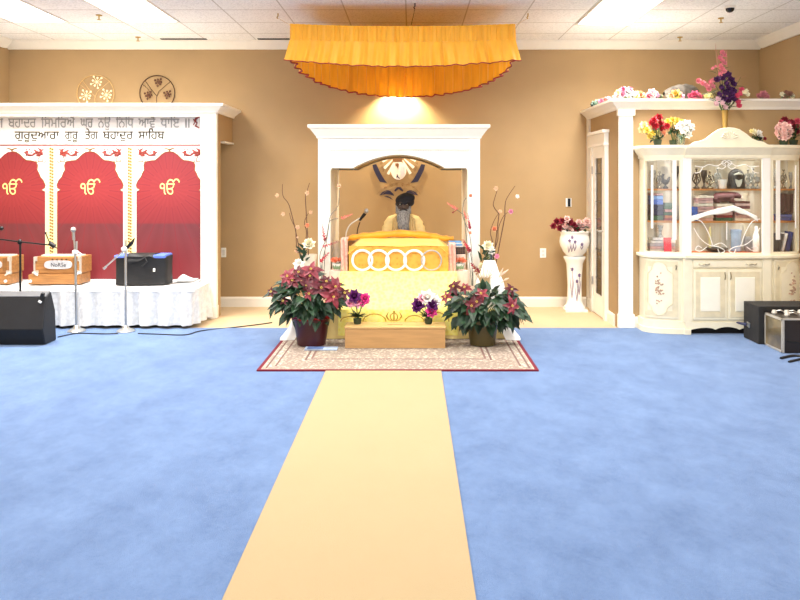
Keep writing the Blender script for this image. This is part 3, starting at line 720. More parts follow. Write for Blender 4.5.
# ---- microphone stands
def silver_stand(bx, by, lb, boom):
    Y = 7.73; x = WX(bx, Y)
    t = thing('microphone_stand', lb, 'microphone stand', (x, Y, 0.008))
    build(MB().lathe([(0.092, 0.009), (0.092, 0.018), (0.075, 0.03), (0.04, 0.043), (0.025, 0.07), (0.016, 0.075)], (x, Y, 0), 24), 'base', M_CHROME, t, smooth=True)
    if not boom:
        top = W(73.6, 233, Y); mid = W(75.2, 252, Y)
        build(MB().tube([(x, Y, 0.06), mid], 0.0125, 10), 'pole', M_CHROME, t, smooth=True)
        build(MB().tube([mid + V(0, 0, -0.02), top], 0.009, 10), 'upper_tube', M_CHROME, t, smooth=True)
        build(MB().tube([mid + V(0.012, 0, 0.0), mid + V(0.014, 0, 0.11)], 0.011, 8), 'holder_clip', M_CHROME, t)
        build(MB().lathe([(0.018, -0.02), (0.03, -0.012), (0.03, 0.012), (0.018, 0.02)], mid, 16).tube([mid + V(0.02, 0, 0.01), mid + V(0.075, 0, -0.03)], 0.006, 6), 'collar', mat('light_nickel', (230, 228, 224), 0.35, metal=0.2), t, smooth=True)
        mc = build(MB().tube([W(73.8, 240, Y), W(73.5, 232, Y)], [0.014, 0.017], 10), 'microphone', M_CHROME, t, smooth=True)
        build(MB().ball(W(73.3, 229.6, Y), 0.027, 14, 9), 'mesh_head', mat('mesh_grille', (190, 188, 184), 0.4, metal=0.6, bump=0.5, bscale=400), mc, smooth=True)
    else:
        mid = W(125.6, 249, Y); top = W(126, 240, Y)
        build(MB().tube([(x, Y, 0.06), mid], 0.0125, 10), 'pole', M_CHROME, t, smooth=True)
        build(MB().tube([mid, top], 0.009, 8), 'upper_tube', M_CHROME, t, smooth=True)
        build(MB().lathe([(0.02, -0.022), (0.034, -0.012), (0.034, 0.012), (0.02, 0.022)], mid + V(-0.01, 0, 0), 16), 'collar', mat('light_nickel', (230, 228, 224), 0.35, metal=0.2), t, smooth=True)
        build(MB().tube([W(103.5, 268.5, Y), W(124, 250.5, Y), W(129, 246, Y)], 0.008, 8).tube([W(103.5, 268.8, Y), W(106, 266.6, Y)], 0.013, 8), 'boom_arm', M_CHROME, t, smooth=True)
        mc = build(MB().tube([W(126.5, 248.5, Y), W(131.5, 243, Y)], [0.014, 0.020], 10), 'microphone', M_BLACKM, t, smooth=True)
        build(MB().tube([W(131.5, 243.5, Y), W(134.6, 238.2, Y)], [0.018, 0.006], 8), 'clip', M_BLACKM, mc)
silver_stand(76.6, 332.5, 'silver straight microphone stand with ball head standing before the harmonium', False)
silver_stand(125.8, 333.0, 'silver microphone stand with short angled boom in front of the black bag', True)
Y = 7.62; x = WX(20.3, Y)
t = thing('microphone_stand', 'black boom microphone stand behind the black floor monitor', 'microphone stand', (x, Y, 0.008))
build(MB().tube([(x, Y, 0.05), W(20.3, 243, Y)], 0.011, 8), 'pole', M_BLACKM, t, smooth=True)
for a in (0.5, 2.6, 4.7):
    build(MB().tube([(x, Y, 0.11), (x + 0.2 * math.cos(a), Y + 0.1 * math.sin(a), 0.018)], 0.008, 6), 'leg', M_BLACKM, t)
build(MB().tube([W(-6, 238.5, Y), W(20, 241.8, Y), W(49, 245, Y)], 0.0075, 8), 'boom_arm', M_BLACKM, t, smooth=True)
build(MB().ball(W(19.8, 242, Y), (0.026, 0.02, 0.028), 10, 7), 'boom_joint', M_BLACKM, t, smooth=True)
mc = build(MB().tube([W(49.5, 243.2, Y), W(55, 246.5, Y)], [0.022, 0.024], 10).tube([W(55, 247, Y), W(57, 248.2, Y)], 0.006, 6), 'microphone', M_BLACKM, t, smooth=True)
build(MB().tube([W(50, 243.5, Y), W(45.8, 233.5, Y)], 0.006, 6).ball(W(45.7, 233, Y), 0.011, 8, 6), 'clip_arm', M_BLACKM, mc, smooth=True)
build(MB().tube([W(-6, 227, Y), W(-1, 228, Y)], 0.012, 8).ball(W(1.5, 228.4, Y), 0.022, 10, 7), 'second_microphone', M_BLACKM, t, smooth=True)

# ---- floor monitor
mx1 = -3.425; mx0 = -4.35
prof = [(7.10, 0.012), (7.05, 0.165), (7.12, 0.452), (7.215, 0.492), (7.30, 0.30), (7.32, 0.012)]
fm = thing('floor_monitor', 'black wedge floor monitor speaker on the blue carpet at far left', 'speaker', ((mx0 + mx1) / 2, 7.25, 0.01))
build(MB().yz(prof, mx0, mx1), 'cabinet', M_BLACK, fm, bevel=0.008)
build(MB().yz([(7.125, 0.4545), (7.21, 0.490), (7.208, 0.496), (7.12, 0.460)], mx0 + 0.01, mx1 - 0.008), 'top_panel', mat('grey_vinyl', (92, 94, 98), 0.5), fm)
build(MB().yz([(7.098, 0.018), (7.048, 0.16), (7.045, 0.16), (7.095, 0.018)], mx0 + 0.01, mx1 - 0.01), 'lower_panel', mat('deep_black', (8, 8, 10), 0.7), fm)
hp = W(41.5, 300, 7.12)
hd = build(MB().obox((WX(42.5, 7.12), 7.112, WZ(298, 7.12)), (0.028, 0.03, 0.10), rx(0.2) @ ry(0.25)), 'recess_handle', mat('deep_black', (8, 8, 10), 0.7), fm)
build(MB().obox((WX(40.4, 7.09), 7.082, WZ(301.6, 7.09)), (0.03, 0.012, 0.018), ry(0.5)), 'badge', M_PLATE, fm)

# ---- cables on the floor
def cable(pts, lb, r=0.006, name='cable'):
    return single(MB().tube(pts, r, 6), name, M_BLACK, lb, 'cable', smooth=True)
def Gp(px, py, z=0.014):
    Y = F * (H - z) / (py - CY); return V((px - CX) * Y / F, Y, z)
def smooth_path(pts, n=6):
    out = []
    for i in range(len(pts) - 1):
        p0 = pts[max(i - 1, 0)]; p1 = pts[i]; p2 = pts[i + 1]; p3 = pts[min(i + 2, len(pts) - 1)]
        for k in range(n):
            t = k / n
            out.append(0.5 * ((2 * p1) + (p2 - p0) * t + (2 * p0 - 5 * p1 + 4 * p2 - p3) * t * t + (3 * p1 - p0 - 3 * p2 + p3) * t ** 3))
    out.append(pts[-1]); return out
cable(smooth_path([Gp(58, 337), Gp(75, 333.6), Gp(88, 333.4), Gp(104, 333.8), Gp(118, 333.5)]), 'thin black cable on the blue carpet between the floor monitor and stands')
cable(smooth_path([Gp(138, 333.4), Gp(160, 334.2), Gp(185, 334.8), Gp(200, 331), Gp(222, 328.5, 0.007), Gp(250, 325.5, 0.007), Gp(272, 322.5, 0.007)]), 'black cable running from the silver boom stand over the beige floor')
# ================================================================== THE SHRINE
# ---- orange hanging canopy
M_ORANGE = mat('saffron_satin', (255, 188, 46), 0.5, vary=0.06, scale=5, transl=0.25, sheen=0.3, stretch=(6, 6, 0.6))
M_HEM = mat('maroon_hem', (150, 34, 44), 0.6)
cxa, cxb, cyf = WX(290, 7.27), WX(515.5, 7.27), 7.27
cxm, chw = (cxa + cxb) / 2, (cxb - cxa) / 2; CYB = 9.02
cn = thing('hanging_canopy', 'saffron cloth canopy with gathered frills and maroon hem hung below the ceiling', 'canopy', (cxm, 8.1, 3.05))
def cfront(u):
    s = 2 * chw * u; return (cxa + s, cyf, 0, -1, s)
def cback(u):
    a = PI * u; s = u * 3.9
    x = cxm - chw * math.cos(a); y = cyf + 0.04 + (CYB - cyf - 0.04) * math.sin(a) ** 0.85
    n = Vector((-math.cos(a) / chw, math.sin(a) / (CYB - cyf), 0)).normalized()
    return (x, y, n.x, n.y, s)
ZT = 3.045
def zfront_top(u): return ZT - 0.025 * math.sin(PI * u)
def zfront_bot(u): return 2.695 - 0.065 * math.sin(PI * u)
def zb_(u): return 2.72 - 0.185 * math.sin(PI * u) ** 0.8
build(frill(MB(), cfront, 260, 4, zfront_top, lambda u: zfront_top(u) - 0.15, 0.010, 110, seed=4, gather=0.9), 'gathered_band', M_ORANGE, cn, smooth=True)
def flare(path, k):
    def f(u):
        x, y, nx, ny, s = path(u); return (x, y, nx, ny, s)
    return f
ff = frill(MB(), cfront, 260, 12, lambda u: zfront_top(u) - 0.15, zfront_bot, 0.032, 46, seed=5, gather=0.15)
for v in ff.v:    # the lower tier flares outwards at its ends
    k = max(0, min(1, (2.9 - v.z) / 0.25)); v.x += (v.x - cxm) * 0.06 * k; v.y -= 0.03 * k
fo = build(ff, 'front_frill', M_ORANGE, cn, smooth=True)
def hem(mb_v, nu, nv, r):
    pts = [mb_v[i * (nv + 1) + nv] for i in range(nu + 1)]
    return MB().tube([p + V(0, -0.004, 0) for p in pts], r, 5)
build(hem(ff.v, 260, 12, 0.0055), 'hem_trim', M_HEM, fo)
fb = frill(MB(), cback, 420, 12, ZT - 0.01, zb_, 0.034, 44, seed=6, gather=0.25)
fbo = build(fb, 'back_frill', M_ORANGE, cn, smooth=True)
build(hem(fb.v, 420, 12, 0.008), 'hem_trim', M_HEM, fbo)
tc_ = MB(); nn = 40
ring_ = [cback(i / nn) for i in range(nn + 1)]
tc_.add([(p[0], p[1], ZT - 0.012) for p in ring_], [tuple(range(nn + 1))])
build(tc_, 'top_cloth', M_ORANGE, cn)
M_CORD = mat('thin_cord', (150, 120, 90), 0.7)
for px, Yc, tx, ty in ((278, 7.75, cxa + 0.02, cyf + 0.1), (415, 7.3, cxm + 0.08, cyf + 0.02), (528, 7.75, cxb - 0.02, cyf + 0.1)):
    x = WX(px, Yc)
    build(MB().tube([(x, Yc, ZC - 0.001), (x, Yc, ZC - 0.03), (x - 0.012, Yc, ZC - 0.045), (x, Yc, ZC - 0.055)], 0.006, 6).tube([(x, Yc, ZC - 0.05), (tx, ty, ZT - 0.012)], 0.002, 4), 'hanging_hook', M_BRASS if px != 415 else M_BLACKM, cn)
# lamps on the wall behind the canopy
for k, px in enumerate((394.0, 403.5)):
    q = W(px, 86, 9.19)
    l = bpy.data.lights.new('shrine_spot_lamp', 'SPOT'); l.energy = 60; l.color = (1, 0.86, 0.58); l.shadow_soft_size = 0.03; l.spot_size = 2.2; l.spot_blend = 0.6
    o = bpy.data.objects.new('shrine_spot_lamp', l); COL.objects.link(o); o.location = (q.x, 9.17, 2.655); o.rotation_euler = (math.radians(12), 0, 0)
    bt = thing('picture_light', ('left' if k == 0 else 'right') + ' one of the pair of small wall lamps behind the canopy', 'light', (q.x, YB, 2.69), 'lamps behind the canopy')
    build(MB().tube([(q.x, YB - 0.001, 2.69), (q.x, 9.17, 2.70)], 0.008, 6).lathe([(0.012, 2.715), (0.03, 2.70), (0.034, 2.67), (0.033, 2.668), (0.0, 2.69)], (q.x, 9.17, 0), 14), 'lamp_arm', M_BRASS, bt, smooth=True)
    em = bpy.data.materials.get('lit_bulb')
    if em is None:
        em = bpy.data.materials.new('lit_bulb'); em.use_nodes = True
        b = em.node_tree.nodes['Principled BSDF']; b.inputs['Emission Color'].default_value = (1, 0.85, 0.55, 1); b.inputs['Emission Strength'].default_value = 60
    build(MB().ball((q.x, 9.17, 2.685), (0.016, 0.016, 0.012), 10, 6), 'bulb', em, bt, smooth=True)

# ---- white arched shrine frame (open on front and back)
SX, SYF, SYB = WX(399, 7.75), 7.75, 8.66
HO, HI = 0.826, 0.699
sh = thing('arched_shrine', 'white arched wooden shrine frame with crown moulding standing on the low platform', 'shrine', (SX, 8.2, 0.30))
PZ0 = 0.303
for s in (-1, 1):
    for y0 in (SYF, SYB - 0.11):
        build(MB().box(SX + s * HI if s > 0 else SX - HO, SX + HO if s > 0 else SX - HI, y0, y0 + 0.11, PZ0, 1.985).box((SX + s * HI if s > 0 else SX - HO) - 0.012, (SX + HO if s > 0 else SX - HI) + 0.012, y0 - 0.012, y0 + 0.122, PZ0, PZ0 + 0.12), 'column', M_WHITE, sh, bevel=0.004)
    xa = SX + HI + 0.003 if s > 0 else SX - HI - 0.043
    build(MB().box(xa, xa + 0.04, SYF + 0.11, SYB - 0.11, PZ0, 1.985), 'side_panel', M_WHITE, sh)
zf = 1.652; ar = []
prof = [(-HI, zf - 0.005)] + [(-HI + 0.012, zf + 0.012)] + [(-0.47, zf + 0.010)]
aw, ah = 0.47, 0.135
for i in range(1, 24):
    x = -aw + 2 * aw * i / 24; prof.append((x, zf + 0.012 + ah * (1 - (abs(x) / aw) ** 1.9)))
prof += [(0.47, zf + 0.010), (HI - 0.012, zf + 0.012), (HI, zf - 0.005)]
header = [(SX + x, z) for x, z in prof] + [(SX + HI, 1.985), (SX - HI, 1.985)]
build(MB().xz(header, SYF + 0.004, SYF + 0.09), 'arched_header', M_WHITE, sh)
build(MB().xz(header, SYB - 0.09, SYB - 0.004), 'arched_header', M_WHITE, sh)
M_ARCHL = mat('grey_gilt_line', (140, 128, 106), 0.5)
build(MB().tube([(SX + x, SYF + 0.002, z + 0.004) for x, z in prof[1:-1]], 0.006, 5), 'arch_edging', M_ARCHL, sh)
build(MB().tube([(SX + x, SYB - 0.092, z + 0.003) for x, z in prof[1:-1]], 0.008, 5), 'arch_edging', M_ARCHL, sh)
soff = MB()
for i in range(2, len(prof) - 3):
    (xa, za), (xb, zb) = prof[i], prof[i + 1]
    soff.add([(SX + xa, SYF + 0.09, za + 0.01), (SX + xb, SYF + 0.09, zb + 0.01), (SX + xb, SYB - 0.09, zb + 0.01), (SX + xa, SYB - 0.09, za + 0.01)], [(0, 1, 2, 3)])
build(soff, 'arched_ceiling', M_TAN, sh)
def cornice(mb, x0, x1, y0, y1, z, prof):
    """moulding of profile (out, up) round four sides, mitred"""
    for i in range(len(prof) - 1):
        (a, b), (c, d) = prof[i], prof[i + 1]
        k = [(x0 - a, y0 - a, z + b), (x1 + a, y0 - a, z + b), (x1 + a, y1 + a, z + b), (x0 - a, y1 + a, z + b)]
        q = [(x0 - c, y0 - c, z + d), (x1 + c, y0 - c, z + d), (x1 + c, y1 + c, z + d), (x0 - c, y1 + c, z + d)]
        for j in range(4): mb.add([k[j], k[(j + 1) % 4], q[(j + 1) % 4], q[j]], [(0, 1, 2, 3)])
    a, b = prof[-1]
    mb.add([(x0 - a, y0 - a, z + b), (x1 + a, y0 - a, z + b), (x1 + a, y1 + a, z + b), (x0 - a, y1 + a, z + b)], [(0, 1, 2, 3)])
    return mb
build(cornice(MB(), SX - HO, SX + HO, SYF, SYB, 1.975, [(0, 0), (0.012, 0), (0.02, 0.02), (0.028, 0.03), (0.075, 0.095), (0.088, 0.1), (0.095, 0.105), (0.095, 0.136)]), 'crown', M_WHITE, sh)
den = MB()
for i in range(58):
    x = SX - 0.72 + i * 0.0253; den.box(x, x + 0.015, SYF - 0.004, SYF + 0.006, 1.845, 1.856)
den.box(SX - 0.73, SX + 0.73, SYF - 0.003, SYF + 0.005, 1.859, 1.864)
for a in (-0.74, 0.735): den.box(SX + a, SX + a + 0.006, SYF - 0.003, SYF + 0.005, 1.86, 1.96)
den.box(SX - 0.003, SX + 0.003, SYF - 0.002, SYF + 0.005, 1.865, 1.97)
build(den, 'carved_frieze', mat('white_shadow_line', (226, 222, 212), 0.5), sh)

# ---- low platform and its cloths
PA, PB, PYA, PYB = -1.135, 0.91, 7.34, 8.95
single(MB().box(PA, PB, PYA, PYB, 0.022, 0.285), 'shrine_platform', M_WOODD, 'low wooden shrine platform hidden under white and pale yellow cloths', 'platform')
pc = thing('platform_cloth', 'white and pale yellow cloth covering the shrine platform and flaring at its corners', 'cloth', ((PA + PB) / 2, 7.4, 0.022))
M_PALE = mat('pale_yellow_satin', (250, 226, 150), 0.55, vary=0.06, scale=5)
M_WCLOTH = mat('plain_white_cloth', (250, 249, 246), 0.8, vary=0.01)
M_YELLOW = None
def speckle_cloth(name, base, dark, light, sc):
    m = bpy.data.materials.new(name); m.use_nodes = True
    nt = m.node_tree; N = nt.nodes; L = nt.links; bs = N['Principled BSDF']; bs.inputs['Roughness'].default_value = 0.6; bs.inputs['Sheen Weight'].default_value = 0.3
    tc = N.new('ShaderNodeTexCoord'); vo = N.new('ShaderNodeTexVoronoi'); vo.inputs['Scale'].default_value = sc; L.new(tc.outputs['Object'], vo.inputs['Vector'])
    cr = N.new('ShaderNodeValToRGB'); e = cr.color_ramp.elements
    e[0].position = 0.0; e[0].color = rgb(dark); e[1].position = 0.2; e[1].color = rgb(base); q = e.new(0.7); q.color = rgb(light)
    L.new(vo.outputs['Distance'], cr.inputs['Fac']); L.new(cr.outputs['Color'], bs.inputs['Base Color'])
    return m
M_YELLOW = speckle_cloth('lemon_brocade', (252, 238, 108), (238, 210, 110), (254, 242, 140), 30)
M_YORANGE = speckle_cloth('marigold_brocade', (226, 160, 54), (184, 112, 44), (232, 172, 66), 24)
build(MB().grid(lambda u, v: (PA + 0.01 + (PB - PA - 0.02) * u, 7.325 - 0.02 * v + 0.008 * math.sin(u * 44 + 3 * v) * v, 0.297 - 0.272 * v), 80, 8).grid(lambda u, v: (PA + 0.01 + (PB - PA - 0.02) * u, 7.325 + 1.62 * v, 0.297 + 0.002 * math.sin(u * 30)), 40, 20), 'cover_cloth', M_PALE, pc, smooth=True)
for s, xe in ((-1, PA), (1, PB)):
    def fl(u, v, s=s, xe=xe):
        out = 0.012 + 0.115 * v ** 2.2 + 0.012 * math.sin(u * 15) * v
        return (xe + s * out, 7.33 - 0.07 * v ** 2 * (1 - u) + 1.6 * u, 0.42 - 0.395 * v if u < 0 else 0.305 - 0.28 * v)
    def fl2(u, v, s=s, xe=xe):  # the flared front corner
        out = 0.012 + 0.115 * v ** 2.2
        return (xe + s * out - s * 0.14 * u * (0.3 + 0.7 * v), 7.33 - 0.075 * v ** 2 - 0.012 * math.sin(u * 5) - 0.006, 0.305 - 0.282 * v)
    build(MB().grid(fl, 30, 10).grid(fl2, 8, 10), 'white_skirt', M_WCLOTH, pc, smooth=True)

# ---- yellow draped throne: front drape, ringed cloth, top cloth
th = thing('scripture_throne', 'throne draped in bright yellow brocade with five silver rings across its front', 'throne', (SX, 7.8, 0.297))
yw = 0.575; TZ = WZ(272.5, 7.5)
def yd(u, v):
    x = SX - yw + 2 * yw * u
    k = min(1, v / 0.6); q = max(0, (v - 0.6) / 0.4); xx = x
    return (xx, 7.50 - 0.215 * k ** 1.3 + 0.012 * math.sin(x * 22) * k * k, TZ + (0.31 - TZ) * k - 0.25 * q)
build(MB().grid(yd, 60, 20).grid(lambda u, v: (SX - yw + 2 * yw * u, 7.50 + 0.12 * v, TZ + 0.001), 10, 4).grid(lambda u, v: (SX - yw, 7.49 + 0.6 * v, TZ + (0.3 - TZ) * u), 4, 6).grid(lambda u, v: (SX + yw, 7.49 + 0.6 * v, TZ + (0.3 - TZ) * u), 4, 6), 'front_drape', M_YELLOW, th, smooth=True)
rw = WX(448.5, 7.58) - SX; RZ1 = WZ(246, 7.58)
rc = build(MB().grid(lambda u, v: (SX - rw + 2 * rw * u, 7.58 + 0.003 * math.sin(u * 40) + 0.004 * (1 - v), RZ1 + (TZ - RZ1) * v), 60, 8), 'ringed_cloth', M_YORANGE, th, smooth=True)
M_SILV = mat('silver_sequins', (250, 248, 240), 0.4, metal=0.0, vary=0.05, scale=60, bump=0.4, bscale=120)
M_SILVG = mat('grey_sequins', (188, 180, 170), 0.4, metal=0.2, vary=0.1, scale=60)
for i, px in enumerate((362.3, 378.7, 396.0, 414.2, 431.5)):
    c = W(px, 260.3, 7.565 - 0.002 * i)
    build(MB().ring(c, 0.098, 0.012 if i < 4 else 0.008, n=36, m=6, flat=0.4), 'silver_ring', M_SILV if i < 4 else M_SILVG, rc, smooth=True)
def topc(u, v):
    x = SX - rw - 0.01 + (2 * rw + 0.02) * u
    zz = RZ1 + 0.052 * math.sin(min(v * 1.25, 1) * PI / 2) + 0.01 * noise.noise(Vector((x * 4, v * 3, 0)))
    e = abs(2 * u - 1)
    return (x, 7.575 + 0.52 * v, zz - 0.08 * max(0, e - 0.8) / 0.2)
build(MB().grid(topc, 60, 16), 'top_cover', speckle_cloth('yellow_brocade', (252, 218, 78), (222, 164, 60), (254, 224, 92), 24), th, smooth=True)
# body under the cloths
build(MB().box(SX - rw + 0.02, SX + rw - 0.02, 7.60, 8.05, 0.30, RZ1 - 0.02), 'plinth', M_WOODD, th)
# rolled orange cloth
rp = smooth_path([W(a, b + 0.3, 7.95) for a, b in ((344.5, 241), (349, 238.2), (357, 236.5), (366, 235.6), (382, 234.4), (399, 233.2), (416, 234), (430, 235.4), (440, 237.5), (448, 238.4), (453.5, 238.2))], 4)
n_ = len(rp)
single(MB().tube(rp, [0.030 + 0.020 * math.sin(PI * min(1, i / n_ * 1.02)) + 0.006 * math.sin(i * 1.3) for i in range(n_)], 12, flat=0.75), 'folded_scarf', mat('saffron_silk', (246, 166, 34), 0.5, vary=0.1, scale=8, sheen=0.3), 'rolled saffron silk cloth lying across the top of the yellow throne', 'cloth', smooth=True)

# ---- pink draped side pillars with pots
M_PINK = mat('pink_lace', (240, 186, 168), 0.75, vary=0.12, scale=40)
M_PINKL = mat('pale_pink_cloth', (246, 218, 200), 0.75, vary=0.05)
def side_stand(x0, x1, lb, g):
    a, b = WX(x0, 7.6), WX(x1, 7.6)
    t = thing('draped_side_table', lb, 'side table', ((a + b) / 2, 7.7, 0.297), g)
    build(MB().box(a + 0.01, b - 0.01, 7.61, 7.72, 0.306, 0.63), 'pedestal', M_WOODD, t)
    def dr(u, v):
        q = u * 4; k = int(min(q, 3.999)); f = q - k
        cs = [(a, 7.60), (b, 7.60), (b, 7.73), (a, 7.73), (a, 7.60)]
        x = cs[k][0] + (cs[k + 1][0] - cs[k][0]) * f; y = cs[k][1] + (cs[k + 1][1] - cs[k][1]) * f
        w = 0.008 * math.sin(u * 60) * v
        return (x + w, y + w, 0.64 - 0.335 * v)
    build(MB().grid(dr, 48, 6).add([(a, 7.60, 0.64), (b, 7.60, 0.64), (b, 7.73, 0.64), (a, 7.73, 0.64)], [(0, 1, 2, 3)]), 'drape_cloth', M_PINKL, t, smooth=True)
side_stand(329.4, 341.2, 'pale pink draped stand left of the yellow throne', 'pink draped stands')
side_stand(456.3, 468.2, 'pale pink draped stand right of the yellow throne', 'pink draped stands')
def cushion(x0, x1, y0, y1, Y, lb):
    a, b, za, zb = WX(x0, Y), WX(x1, Y), WZ(y1, Y), WZ(y0, Y)
    build(MB().grid(lambda u, v: (a + (b - a) * u, Y + 0.01 * math.sin(u * 12 + v * 3), za + (zb - za) * v), 12, 16).grid(lambda u, v: (a + (b - a) * u, Y + 0.2 * v, zb), 4, 4), 'lace_strip', M_PINK, th, label=lb, smooth=True, solid=0.01)
cushion(341, 347.5, 239, 273, 7.592, 'pink lace edge strip')
cushion(449, 455.5, 244, 273, 7.592, 'pink lace edge strip')

def petals(mb, c, r, d=(0, -1, 0.4), n=5, layers=3, rng=R_):
    """a rounded blossom of overlapping petals facing d"""
    c = Vector(c); d = Vector(d).normalized(); a = d.orthogonal().normalized(); b = d.cross(a)
    for l in range(layers):
        tilt = 0.55 + 0.38 * l
        for i in range(n):
            q = 2 * PI * (i + 0.5 * l) / n + rng.uniform(-0.15, 0.15)
            o = a * math.cos(q) + b * math.sin(q)
            mb.leaf(c - d * r * 0.25, (o * math.sin(tilt) + d * math.cos(tilt)), d, r * (1.1 + 0.12 * l), r * 1.15, droop=-0.3 + 0.2 * l, fold=-0.12)
    mb.ball(c, r * 0.30, 7, 5)
    return mb

def succulent(px, py, lb, cup_dark):
    Y = 7.67; c = W(px, py, Y); z0 = 0.642
    t = thing('succulent_pot', lb, 'potted plant', (c.x, Y, z0), 'succulent pots beside the throne')
    build(MB().lathe([(0.04, z0), (0.058, z0 + 0.025), (0.062, z0 + 0.07), (0.055, z0 + 0.07), (0.05, z0 + 0.05), (0, z0 + 0.05)], (c.x, Y, 0), 16), 'pot', mat('white_ceramic', (240, 236, 226), 0.3), t, smooth=True)
    g = MB()
    for i in range(14):
        a = i * 2.4; g.leaf((c.x, Y, z0 + 0.045), (math.cos(a), math.sin(a), 0.4 + 0.05 * i), (0, 0, 1), 0.06, 0.035)
    for i in range(5): g.leaf((c.x - 0.03 + 0.015 * i, Y - 0.056, z0 + 0.01), (0.2 * (i - 2), -0.25, 1), (0, -1, 0), 0.05, 0.025)
    build(g, 'foliage', mat('sage_green', (128, 150, 110), 0.6), t)
    f = MB()
    for i in range(9):
        a = 2 * PI * i / 9; petals(f, (c.x + 0.055 * math.cos(a), Y + 0.03 * math.sin(a), z0 + 0.09 + 0.012 * (i % 2)), 0.03, (0.3 * math.cos(a), -0.6, 0.7), 5, 2)
    build(f, 'peach_blossom', mat('peach_petals', (244, 150, 112), 0.6), t, label='ring of peach orange silk blossoms')
succulent(338.5, 262, 'small white pot with succulents and peach blossoms left of the throne', False)
succulent(458.5, 262, 'small white pot with succulents and peach blossoms right of the throne', False)
q = W(336.5, 253, 7.73)
single(MB().lathe([(0.03, 0.72), (0.036, 0.78), (0.042, 0.9), (0.046, 0.93), (0.041, 0.93), (0.036, 0.88), (0.03, 0.74), (0, 0.735)], (q.x, 7.80, 0), 18), 'frosted_vase', mat('frosted_pale_glass', (232, 216, 190), 0.3, transl=0.5), 'pale frosted vase with pinkish tint behind the left succulent pot', 'vase', smooth=True)
# small stand so that the vase and the boxes at the right rest on something
single(MB().box(WX(332.6, 7.8), WX(342, 7.8), 7.755, 7.86, 0.298, 0.719), 'vase_pedestal', M_PINKL, 'pale pink box pedestal under the frosted vase', 'pedestal', bevel=0.005)
single(MB().box(WX(456.2, 7.8), WX(465.4, 7.8), 7.755, 7.90, 0.298, 0.79), 'box_pedestal', M_PINKL, 'pale pink box pedestal behind the right succulent pot', 'pedestal', bevel=0.005)
bx = thing('dark_keepsake_box', 'dark brown latticed box right of the ringed yellow cloth', 'box', (WX(460, 7.8), 7.81, 0.791))
build(MB().box(WX(455, 7.77), WX(465.5, 7.77), 7.77, 7.87, 0.791, 0.862), 'body', mat('dark_walnut', (62, 42, 34), 0.5), bx, bevel=0.003)
lt = MB()
for i in range(5): lt.box(WX(455.6 + 2.1 * i, 7.766), WX(456.4 + 2.1 * i, 7.766), 7.764, 7.77, 0.797, 0.856)
for z in (0.81, 0.826, 0.842): lt.box(WX(455.3, 7.766), WX(465.2, 7.766), 7.765, 7.77, z, z + 0.004)
build(lt, 'lattice', mat('walnut_lattice', (110, 84, 70), 0.5), bx)
for i, (z, c, nm) in enumerate(((0.863, (240, 238, 232), 'white folded napkin resting on the dark latticed box'), (0.879, (120, 176, 222), 'sky blue folded napkin lying in the stack on the latticed box'), (0.895, (226, 236, 242), 'pale folded napkin in the stack between two blue ones'), (0.909, (104, 160, 214), 'sky blue folded napkin topmost on the latticed box'))):
    single(MB().box(WX(447.5 + i * 0.5, 7.79), WX(463 - i * 0.6, 7.79), 7.775, 7.885, z, z + 0.0135), 'folded_napkin', mat('napkin_%d' % i, c, 0.7), nm, 'napkin', 'napkins on the latticed box', bevel=0.004)

# ---- microphone on a gooseneck before the reader
gm = thing('gooseneck_microphone', 'black gooseneck microphone with white cable rising behind the saffron roll', 'microphone', W(346, 240, 8.165))
YG = 8.165
build(MB().tube(smooth_path([W(345.5, 242, YG), W(346.5, 232, YG), W(350, 225, YG), W(356, 220.5, YG), W(361, 217.5, YG)], 5), 0.007, 8), 'gooseneck', mat('white_cable', (232, 228, 220), 0.5), gm, smooth=True)
build(MB().tube(smooth_path([W(357, 240, YG + 0.01), W(357.5, 230, YG + 0.01), W(360, 222, YG + 0.01)], 4), 0.006, 6), 'stand_rod', mat('dark_bronze', (74, 48, 30), 0.5), gm)
mc = build(MB().tube([W(359.5, 220.5, YG), W(365, 213.5, YG)], [0.013, 0.02], 10), 'microphone', M_BLACKM, gm, smooth=True)
build(MB().ball(W(366.5, 211, YG), (0.024, 0.024, 0.028), 12, 8), 'mesh_head', mat('mesh_grille', (190, 188, 184), 0.4, metal=0.6), mc, smooth=True)
single(MB().box(SX - 0.62, SX - 0.34, 8.14, 8.19, 0.30, 0.895), 'microphone_shelf', M_WOODD, 'narrow wooden board behind the throne that carries the microphone', 'board')

# ---- emblem on the back wall behind the reader
EY = YB - 0.012
em = thing('wall_emblem', 'round emblem with pale sun rays and navy curved blades on the back wall', 'emblem', W(401, 200, YB - 0.001))
M_NAVY = mat('navy_print', (38, 34, 68), 0.6); M_PALEP = mat('pale_pink_print', (255, 240, 234), 0.6, vary=0.05, scale=30); M_BRN = mat('brown_print', (126, 84, 50), 0.7)
def EP(x, y): return (WX(x, EY), WZ(y, EY))
def plate(pts, nm, m, d=0.0, par=em): return build(MB().xz([EP(*p) for p in pts], EY - d - 0.003, EY - d), nm, m, par)
ec = (398.8, 168.5)
src_ = (398.6, 153.5)
for i, (x, y, wd) in enumerate(((382.6, 161.2, 1.5), (384.4, 168.2, 1.5), (388.0, 174.0, 1.4), (415.6, 160.6, 1.5), (413.6, 167.6, 1.5), (410.4, 173.6, 1.5))):
    dv = Vector((x - src_[0], y - src_[1])); ln_ = dv.length; dv.normalize(); nv = Vector((-dv.y, dv.x))
    st_ = Vector(src_) + dv * 7.5; en_ = Vector((x, y))
    plate([tuple(st_ - nv * 0.5), tuple(en_ - nv * wd), tuple(en_ + dv * 0.5), tuple(en_ + nv * wd), tuple(st_ + nv * 0.5)], 'sun_ray', mat('white_print', (255, 246, 236), 0.6), 0.001)
